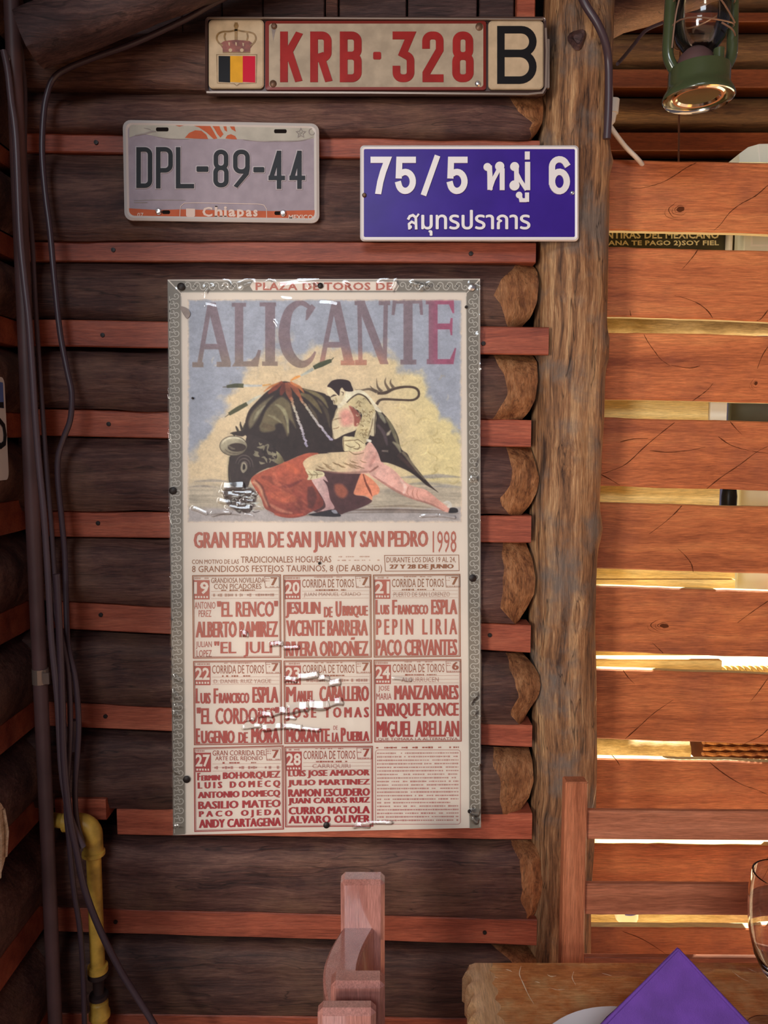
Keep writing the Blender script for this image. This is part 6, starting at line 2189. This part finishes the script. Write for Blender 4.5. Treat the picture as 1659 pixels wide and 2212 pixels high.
for sgn in (-1, 1):
    m = MB()
    xo = cx + sgn * 63 * u
    m.tube(spline([(cx + sgn * 42 * u, cy, cz + 0.036), (cx + sgn * 56 * u, cy, cz + 0.048), (xo + sgn * 3 * u, cy, cz + 0.066), (xo + sgn * 3 * u, cy, cz + 0.100), (xo + sgn * 2 * u, cy, cz + 0.130), (xo, cy, cz + 0.18), (xo - sgn * 2 * u, cy, cz + 0.23), (xo - sgn * 4 * u, cy, cz + 0.27), (cx + sgn * 40 * u, cy, cz + 0.295), (cx + sgn * 16 * u, cy, cz + 0.30)], 5), 0.0082, 14)
    m.build('side_tube', M['green'], lan, smooth=True)
m = MB()
m.lathe([(R0 * 0.54, 0.046), (R0 * 0.52, 0.054), (R0 * 0.44, 0.064), (R0 * 0.28, 0.072), (R0 * 0.18, 0.075), (0.0, 0.076)], (cx - 0.006, cy, cz), 32)
m.build('burner', M['conduit'], lan, smooth=40)
m = MB()
m.tube([(cx + 26 * u, cy - 0.024, cz + 0.042), (cx + 26 * u, cy - 0.024, cz + 0.062)], 0.008, 12)
m.build('filler_cap', M['green'], lan, smooth=40)
m = MB()
m.lathe([(0.024, 0.072), (0.034, 0.085), (0.041, 0.105), (0.042, 0.130), (0.038, 0.155), (0.031, 0.172), (0.027, 0.178)], (cx, cy, cz), 36)
m.build('globe', M['thin_glass'], lan, smooth=True)
m = MB()
m.lathe([(0.029, 0.178), (0.047, 0.182), (0.0485, 0.186), (0.042, 0.198), (0.030, 0.225), (0.027, 0.262), (0.027, 0.28), (0.036, 0.285), (0.030, 0.302), (0, 0.306)], (cx, cy, cz), 36)
m.build('chimney', M['conduit'], lan, smooth=40)
m = MB()
for zz in (0.098, 0.132):
    m.tube([(cx + 0.046 * math.cos(t) , cy + 0.046 * math.sin(t), cz + zz + 0.006 * math.sin(t * 2 + 1)) for t in np.linspace(0, 6.28, 25)], 0.0012, 6)
m.tube(spline([(cx - 0.046, cy - 0.01, cz + 0.07), (cx - 0.044, cy - 0.02, cz + 0.12), (cx - 0.034, cy - 0.03, cz + 0.155), (cx - 0.015, cy - 0.04, cz + 0.145), (cx + 0.01, cy - 0.045, cz + 0.12), (cx + 0.046, cy - 0.012, cz + 0.105)], 5), 0.0013, 6)
m.tube(spline([(cx + 0.012, cy - 0.046, cz + 0.088), (cx + 0.03, cy - 0.04, cz + 0.082), (cx + 0.048, cy - 0.01, cz + 0.088)], 5), 0.0013, 6)
m.build('wire_guard', M['wire'], lan, smooth=True)
m = MB()
m.tube(spline([(cx - 0.058, cy, cz + 0.26), (cx - 0.05, cy, cz + 0.33), (cx, cy, cz + 0.372), (cx + 0.05, cy, cz + 0.33), (cx + 0.058, cy, cz + 0.26)], 8), 0.0016, 8)
m.build('bail', M['wire'], lan, smooth=True)
hk = MB().tube([(cx, cy, cz + 0.370), (cx, cy, 2.505)], 0.0014, 8).build('hanging_hook', M['wire'], lan)
cable('string', [(1471, 10, 1.9), (1469, 120, 1.9), (1467, 235, 1.9), (1466, 350, 1.9), (1466, 420, 1.9)], 0.0022, 1.9, 'string', 'thin brown string hanging behind the lantern')

# ------------------------------------------------------------------ small things behind the partition
YB = 1.60


def stand(name, mat, x0, y0, x1, y1, Y, th, label, cat):
    o = panel(name, mat, x0, y0, x1, y1, Y, th, None, 0.002)
    return tag(o, label, cat)


wb = thing('white_cabinet', 'white box with a recessed front in the top gap, right of the black signboard', 'box')
panel('body', 'linen', 1606, 462, 1760, 552, 1.55, 0.08, wb, 0.002)
m = MB()
ribbon(m, [(1624, 500), (1624, 530), (1690, 530), (1690, 500)], 4, 1.5495, th=0.002)
m.build('front_moulding', M['white_plastic'], wb)
stand('white_post', 'white_plastic', 1574, 465, 1586, 560, 1.54, 0.02, 'narrow white post end between signboard and white box', 'post')
pp = thing('plastic_hood', 'white moulded plastic hood resting on the top edge of the partition', 'hood')
m = MB()
pts = [(1597, 350), (1597, 332), (1616, 318), (1640, 311), (1760, 309), (1760, 352)]
m.prism([W(p[0], p[1], 1.425) for p in pts], 0.07)
m.build('shell', M['linen'], pp)
m = MB()
ribbon(m, [(1638, 312), (1642, 349)], 2.5, 1.4245, th=0.002)
m.build('seam', M['white_plastic'], pp)
panel('end_block', 'white_plastic', 1534, 856, 1572, 916, 1.446, 0.014, rack)['label'] = 'white block at the board end'
stand('slate_panel', 'slate', 1576, 850, 1760, 920, 1.53, 0.012, 'dark slate-grey panel at the right of the third gap', 'panel')
b_ = W(1574, 1105, 1.50)
MB().box(b_[0] - 0.022, b_[0] + 0.022, 1.4605, 1.518, b_[2] - 0.012, b_[2] - 0.0005).build('ledge', M['pine'], rack)
m = MB()
m.lathe([(0.0, 0), (0.014, 0.0), (0.0145, 0.03), (0.012, 0.05), (0.006, 0.06), (0.006, 0.075), (0.0, 0.075)], W(1574, 1105, 1.50), 20)
tag(m.build('black_bottle', M['black'], None, smooth=40), 'small black bottle beside the yellow board in the fourth gap', 'bottle')
stand('grey_tray', 'linen', 1597, 1050, 1760, 1100, 1.56, 0.05, 'pale grey tray at the right of the fourth gap', 'tray')
stand('folded_sheet', 'linen', 1590, 1225, 1760, 1290, 1.505, 0.05, 'white folded sheet right of the paired yellow boards', 'cloth')
rp = MB()
for k in range(2):
    pts = []
    for i in range(90):
        t = i / 89
        p = W(lerp(1512, 1760, t), 1446, 1.50)
        pts.append((p[0], 1.50 + 0.0035 * math.cos(t * 60 + k * math.pi), p[2] + 0.004 * math.sin(t * 60 + k * math.pi)))
    rp.tube(pts, 0.0045, 8)
tag(rp.build('twisted_rope', M['rope'], None, smooth=True), 'twisted yellow rope lying along the sixth gap', 'rope')
bk = thing('wicker_basket', 'brown woven basket behind the gap above the chair back', 'basket')
bx0, bx1 = W(1520, 1620, 1.52)[0], W(1760, 1620, 1.52)[0]
bz0, bz1 = W(1600, 1660, 1.52)[2], W(1600, 1588, 1.52)[2]
MB().box(bx0 + 0.004, bx1 - 0.004, 1.527, 1.62, bz0, bz1 - 0.002).build('body', M['crack'], bk)
m = MB()
nst = 16
for r in range(6):
    z = lerp(bz0 + 0.005, bz1 - 0.005, r / 5)
    pts = [(lerp(bx0, bx1, i / 60), 1.523 + 0.003 * math.sin(i * 0.9 + r * math.pi), z) for i in range(61)]
    m.tube(pts, 0.0042, 6)
m.build('weave', M['basket'], bk, kind='stuff')
shelf_z = W(1400, 2004, 1.50)[2]
ledge = MB().box(W(1268, 2000, 1.5)[0], W(1790, 2000, 1.5)[0], 1.5460, 1.64, shelf_z - 0.02, shelf_z - 0.001)
tag(ledge.build('storage_shelf', M['tan_log'], None), 'plain board shelf behind the lowest visible gap', 'shelf')
jr = thing('white_jar', 'white jar with a blue label on the shelf behind the chair', 'jar')
jc = W(1352, 2004, 1.53)
m = MB()
m.lathe([(0.0, 0.0), (0.022, 0.0), (0.024, 0.006), (0.024, 0.05), (0.020, 0.058), (0.0, 0.058)], (jc[0], 1.53, shelf_z), 28)
m.build('body', M['white_plastic'], jr, smooth=40)
m = MB()
for i in range(9):
    an = lerp(-2.0, -1.0, i / 8)
    m.add([(jc[0] + 0.0244 * math.cos(an), 1.53 + 0.0244 * math.sin(an), shelf_z + z) for z in (0.022, 0.05)], [])
m.f += [(2 * i, 2 * i + 1, 2 * i + 3, 2 * i + 2) for i in range(8)]
m.m += [0] * 8
m.build('label', M['bluelid'], jr)
for (x0, x1, mt, nm, lb) in ((1296, 1315, 'white_plastic', 'white_carton', 'small white carton at the left end of the shelf, beside the white jar'), (1392, 1470, 'black', 'black_case', 'black case on the shelf right of the white jar'), (1512, 1548, 'red_tin', 'red_tin', 'red tin on the shelf behind the chair rail'), (1588, 1640, 'red_tin', 'red_packet', 'red packet at the right end of the shelf')):
    a, b = W(x0, 2004, 1.55), W(x1, 1940, 1.55)
    o = MB().box(a[0], b[0], 1.55, 1.60, shelf_z - 0.0005, shelf_z + 0.06, ch=0.002).build(nm, M[mt], None)
    tag(o, lb, 'carton' if 'carton' in nm else nm.split('_')[1])

# ------------------------------------------------------------------ chairs
def stile(name, x0, x1, y0, y1, z0, z1, mat, parent, ch=0.004):
    m = MB()
    m.hexa([(x0, y0, z0), (x1, y0, z0), (x1, y0, z1), (x0, y0, z1)], [(x0, y1, z0), (x1, y1, z0), (x1, y1, z1), (x0, y1, z1)], ch)
    return m.build(name, M[mat], parent)


def side_chair(label, xa, xb, yf0, yf1, yn0, yn1, ztop, seat_x):
    t = thing('dining_chair', label, 'chair', 'varnished side chairs at the table end')
    stile('stile', xa, xb, yf0, yf1, 0.0, ztop, 'chair', t, 0.0055)
    stile('stile', xa, xb, yn0, yn1, 0.0, ztop, 'chair', t, 0.0055)
    for (z0, z1) in ((ztop - 0.17, ztop - 0.070), (ztop - 0.34, ztop - 0.26)):
        m = MB()
        V, Fc = [], []
        N = 14
        for i in range(N + 1):
            s = i / N
            y = lerp(yn1 - 0.002, yf0 + 0.002, s)
            off = -0.020 * math.sin(math.pi * s)
            x0, x1 = xa + 0.003 + off, xb - 0.014 + off
            V += [(x0, y, z0), (x1, y, z0), (x1, y, z1), (x1 - 0.003, y, z1 + 0.003), (x0 + 0.003, y, z1 + 0.003), (x0, y, z1)]
        for i in range(N):
            for k in range(6):
                k2 = (k + 1) % 6
                Fc.append((i * 6 + k, i * 6 + k2, (i + 1) * 6 + k2, (i + 1) * 6 + k))
        Fc += [tuple(range(5, -1, -1)), tuple(N * 6 + k for k in range(6))]
        m.add(V, Fc)
        m.build('back_rail', M['chair'], t, smooth=35)
    m = MB()
    m.box(xb - 0.002, seat_x, yn0 + 0.002, yf1 - 0.002, 0.425, 0.45, ch=0.003)
    m.build('seat', M['chair'], t)
    for y in ((yn0 + yn1) / 2, (yf0 + yf1) / 2):
        m = MB()
        m.box(seat_x - 0.04, seat_x - 0.005, y - 0.013, y + 0.013, 0.0, 0.425)
        m.build('leg', M['chair'], t)
    return t


side_chair('varnished chair seen edge-on, tallest of the pair, its back nearest the log wall', -0.0595, 0.001, 0.997, 1.026, 0.799, 0.826, 0.85, 0.205)
side_chair('varnished chair in front of its twin, only its stile top at the bottom edge', -0.0705, -0.0085, 0.758, 0.779, 0.555, 0.580, 0.85, 0.205)

ct = thing('slat_back_chair', 'brown slat-back chair standing behind the table, before the partition', 'chair')
zt = W(1240, 1690, 1.08)[2]
xa_, xb_ = W(1217, 1900, 1.08)[0], W(1266, 1900, 1.08)[0]
stile('back_post', xa_, xb_, 1.08, 1.102, 0.0, zt, 'chair_side', ct, 0.002)
stile('back_post', xa_ + 0.46, xb_ + 0.46, 1.08, 1.102, 0.0, zt, 'chair_side', ct, 0.002)
for (y0, y1) in ((1750, 1812), (1908, 1974), (2066, 2130)):
    a, b = W(1266, y1, 1.09), W(1266, y0, 1.09)
    m = MB()
    m.hexa([(xb_ + 0.001, 1.088, a[2]), (xa_ + 0.459, 1.088, a[2] - 0.003), (xa_ + 0.459, 1.088, b[2] - 0.003), (xb_ + 0.001, 1.088, b[2])], [(xb_ + 0.001, 1.098, a[2]), (xa_ + 0.459, 1.098, a[2] - 0.003), (xa_ + 0.459, 1.098, b[2] - 0.003), (xb_ + 0.001, 1.098, b[2])], 0.0015)
    m.build('back_rail', M['chair_rail'], ct)
MB().box(xa_ + 0.001, xb_ + 0.459, 0.74, 1.0795, 0.425, 0.45, ch=0.003).build('seat', M['chair_rail'], ct)
for x in (xa_ + 0.001, xa_ + 0.461):
    MB().box(x, x + 0.03, 0.745, 0.775, 0.0, 0.4245).build('front_leg', M['chair_side'], ct)

# ------------------------------------------------------------------ table with scalloped end
tb = thing('dining_table', 'waxed brown table with a scalloped left edge, in the lower right corner', 'table')
m = MB()
left = []
for i in range(151):
    y = lerp(0.25, 1.0, i / 150)
    left.append((0.106 + 0.008 * abs(math.sin(y * 118)) + 0.002 * mnoise.noise(Vector((y * 30, 0, 0))), y))
NX = 30
V, Fc = [], []
xs_top = 1.30
zt = 0.73
n = len(left)
cols = [(0.0, -0.012), (0.004, -0.003), (0.012, 0.0)]
for (x, y) in left:
    row = [(x, y, zt - 0.045), (x, y, zt - 0.012), (x + 0.004, y, zt - 0.003), (x + 0.012, y, zt)]
    for k in range(1, NX + 1):
        xx = lerp(x + 0.012, xs_top, (k / NX) ** 1.6) if k > 4 else x + 0.012 + 0.006 * k
        row.append((xx, y, zt + 0.0012 * mnoise.noise(Vector((xx * 14, y * 14, 3)))))
    row.append((xs_top, y, zt - 0.045))
    V += row
rn = len(V) // n
for i in range(n - 1):
    for k in range(rn - 1):
        Fc.append((i * rn + k, i * rn + k + 1, (i + 1) * rn + k + 1, (i + 1) * rn + k))
    Fc.append((i * rn, (i + 1) * rn, (i + 1) * rn + rn - 1, i * rn + rn - 1))
m.add(V, Fc)
m.m = [1 if (max(q) % rn <= 7 and max(q) - min(q) == rn + 1) else 0 for q in m.f]
m.add([V[(n - 1) * rn + k] for k in range(rn)], [tuple(range(rn))])
m.add([V[k] for k in range(rn)], [tuple(range(rn - 1, -1, -1))])
m.build('tabletop', [M['table'], M['table_edge']], tb, smooth=40)
def on_table(px, py, z=0.7318):
    dx = (px - 829.5) / F
    dz = -(py - 1106.0) / F
    t = (z - CAMZ) / (-SP + dz * CP)
    return Vector((dx * t, t * (CP + dz * SP), z))


m = MB()
rs3 = random.Random(5)
for pts, w in (([(1126, 2086), (1122, 2104), (1130, 2124), (1142, 2150), (1154, 2170)], 0.0006), ([(1092, 2094), (1100, 2096), (1106, 2099)], 0.0007), ([(1240, 2098), (1236, 2112), (1244, 2128)], 0.0004), ([(1182, 2105), (1190, 2109), (1202, 2108)], 0.0007), ([(1186, 2133), (1204, 2138), (1220, 2137)], 0.0005), ([(1300, 2102), (1322, 2108)], 0.0005), ([(1582, 2098), (1600, 2112), (1618, 2120)], 0.0005), ([(1615, 2092), (1634, 2100)], 0.0006), ([(1068, 2110), (1076, 2113)], 0.0005), ([(1156, 2120), (1166, 2123)], 0.0006)):
    P_ = [on_table(*p) for p in spline(pts, 4)]
    V = []
    for i, p in enumerate(P_):
        d = (P_[min(i + 1, len(P_) - 1)] - P_[max(i - 1, 0)]).normalized()
        n_ = Vector((-d.y, d.x, 0)) * w * (0.5 + rs3.random()) * math.sin(math.pi * (i + 0.6) / (len(P_) + 0.2))
        V += [p + n_, p - n_]
    m.add(V, [(2 * i, 2 * i + 1, 2 * i + 3, 2 * i + 2) for i in range(len(P_) - 1)])
m.build('scratches', M['scratch'], tb, kind='stuff')
for (x, y) in ((0.2145, 0.93), (0.2145, 0.33), (1.20, 0.93), (1.20, 0.33)):
    MB().box(x, x + 0.04, y, y + 0.04, 0.0, 0.6845).build('leg', M['chair_side'], tb)

# plate, napkin and goblet
pl = thing('dinner_plate', 'white dinner plate under the purple napkin', 'plate')
pc = (0.282, 0.768, 0.7312)
MB().lathe([(0.0, 0.0), (0.070, 0.0), (0.075, 0.003), (0.095, 0.010), (0.122, 0.017), (0.125, 0.0185), (0.1235, 0.020), (0.098, 0.0135), (0.078, 0.0065), (0.0, 0.0055)], pc, 64).build('body', M['china'], pl, smooth=50)

m = MB()
apx = Vector(W(1463, 2046, 0.800))
zb = 0.7515
hw = 0.130
Lf, Rf, Lb, Rb = Vector((apx.x - 0.160, 0.768, zb)), Vector((apx.x + 0.140, 0.748, zb)), Vector((apx.x - 0.06, 0.862, zb)), Vector((apx.x + 0.112, 0.858, zb))


def sheet(P, Q, R, bulge, n=16, sd=0):
    V, idx = [], {}
    nn = (Q - P).cross(R - P).normalized()
    if nn.y > 0 and bulge > 0:
        nn = -nn
    for i in range(n + 1):
        for j in range(n + 1 - i):
            a, b = i / n, j / n
            p = P + (Q - P) * a + (R - P) * b
            w = 27 * a * b * (1 - a - b)
            fold = 0.0010 * math.sin(7 * (a - b) + sd) * (a + b) + 0.0012 * mnoise.noise(p * 40)
            idx[(i, j)] = len(V)
            V.append(p + nn * (bulge * w * 0.25 + fold))
    Fc = []
    for i in range(n):
        for j in range(n - i):
            Fc.append((idx[(i, j)], idx[(i + 1, j)], idx[(i, j + 1)]))
            if i + j < n - 1:
                Fc.append((idx[(i + 1, j)], idx[(i + 1, j + 1)], idx[(i, j + 1)]))
    return V, Fc


for (P, Q, R, bl, sd) in ((apx, Lf, Rf, 0.006, 0.3), (apx, Rf, Rb, 0.006, 1.2), (apx, Lb, Lf, 0.006, 2.0), (apx, Rb, Lb, 0.012, 0.7)):
    V, Fc = sheet(P, Q, R, bl, 16, sd)
    m.add(V, Fc)
# rolled hem along the two front edges
for (q, s_) in ((Lf, -1), (Rf, 1)):
    pts = [apx.lerp(q, k / 10) + Vector((0, -0.003, 0)) for k in range(11)]
    m.tube(pts, [0.0012 + 0.0022 * (k / 10) for k in range(11)], 8)
nk = m.build('folded_napkin', M['napkin'], None, smooth=50)
tag(nk, 'purple cloth napkin folded to a standing peak on the white plate', 'napkin')

gl = thing('water_goblet', 'clear stemmed goblet at the right picture edge, beside the napkin', 'glass')
gy_ = 0.865
gxc = W(1622, 1950, gy_)[0] + 0.0385
zr = W(1640, 1890, gy_)[2]
zt_ = 0.7312
H = zr - zt_
prof_o = [(0.0, 0.0), (0.034, 0.0), (0.0345, 0.002), (0.020, 0.006), (0.006, 0.012), (0.0048, 0.03), (0.0052, 0.062), (0.010, 0.072), (0.020, 0.084), (0.030, 0.105), (0.0365, 0.135), (0.0385, 0.160), (0.0380, 0.185), (0.0352, H)]
prof_i = [(0.0338, H + 0.0006), (0.0328, H), (0.0358, 0.185), (0.0362, 0.160), (0.0342, 0.135), (0.0278, 0.107), (0.017, 0.088), (0.006, 0.079), (0.0, 0.078)]
MB().lathe(prof_o + prof_i, (gxc, gy_, zt_), 56).build('bowl_and_stem', M['glass'], gl, smooth=50)
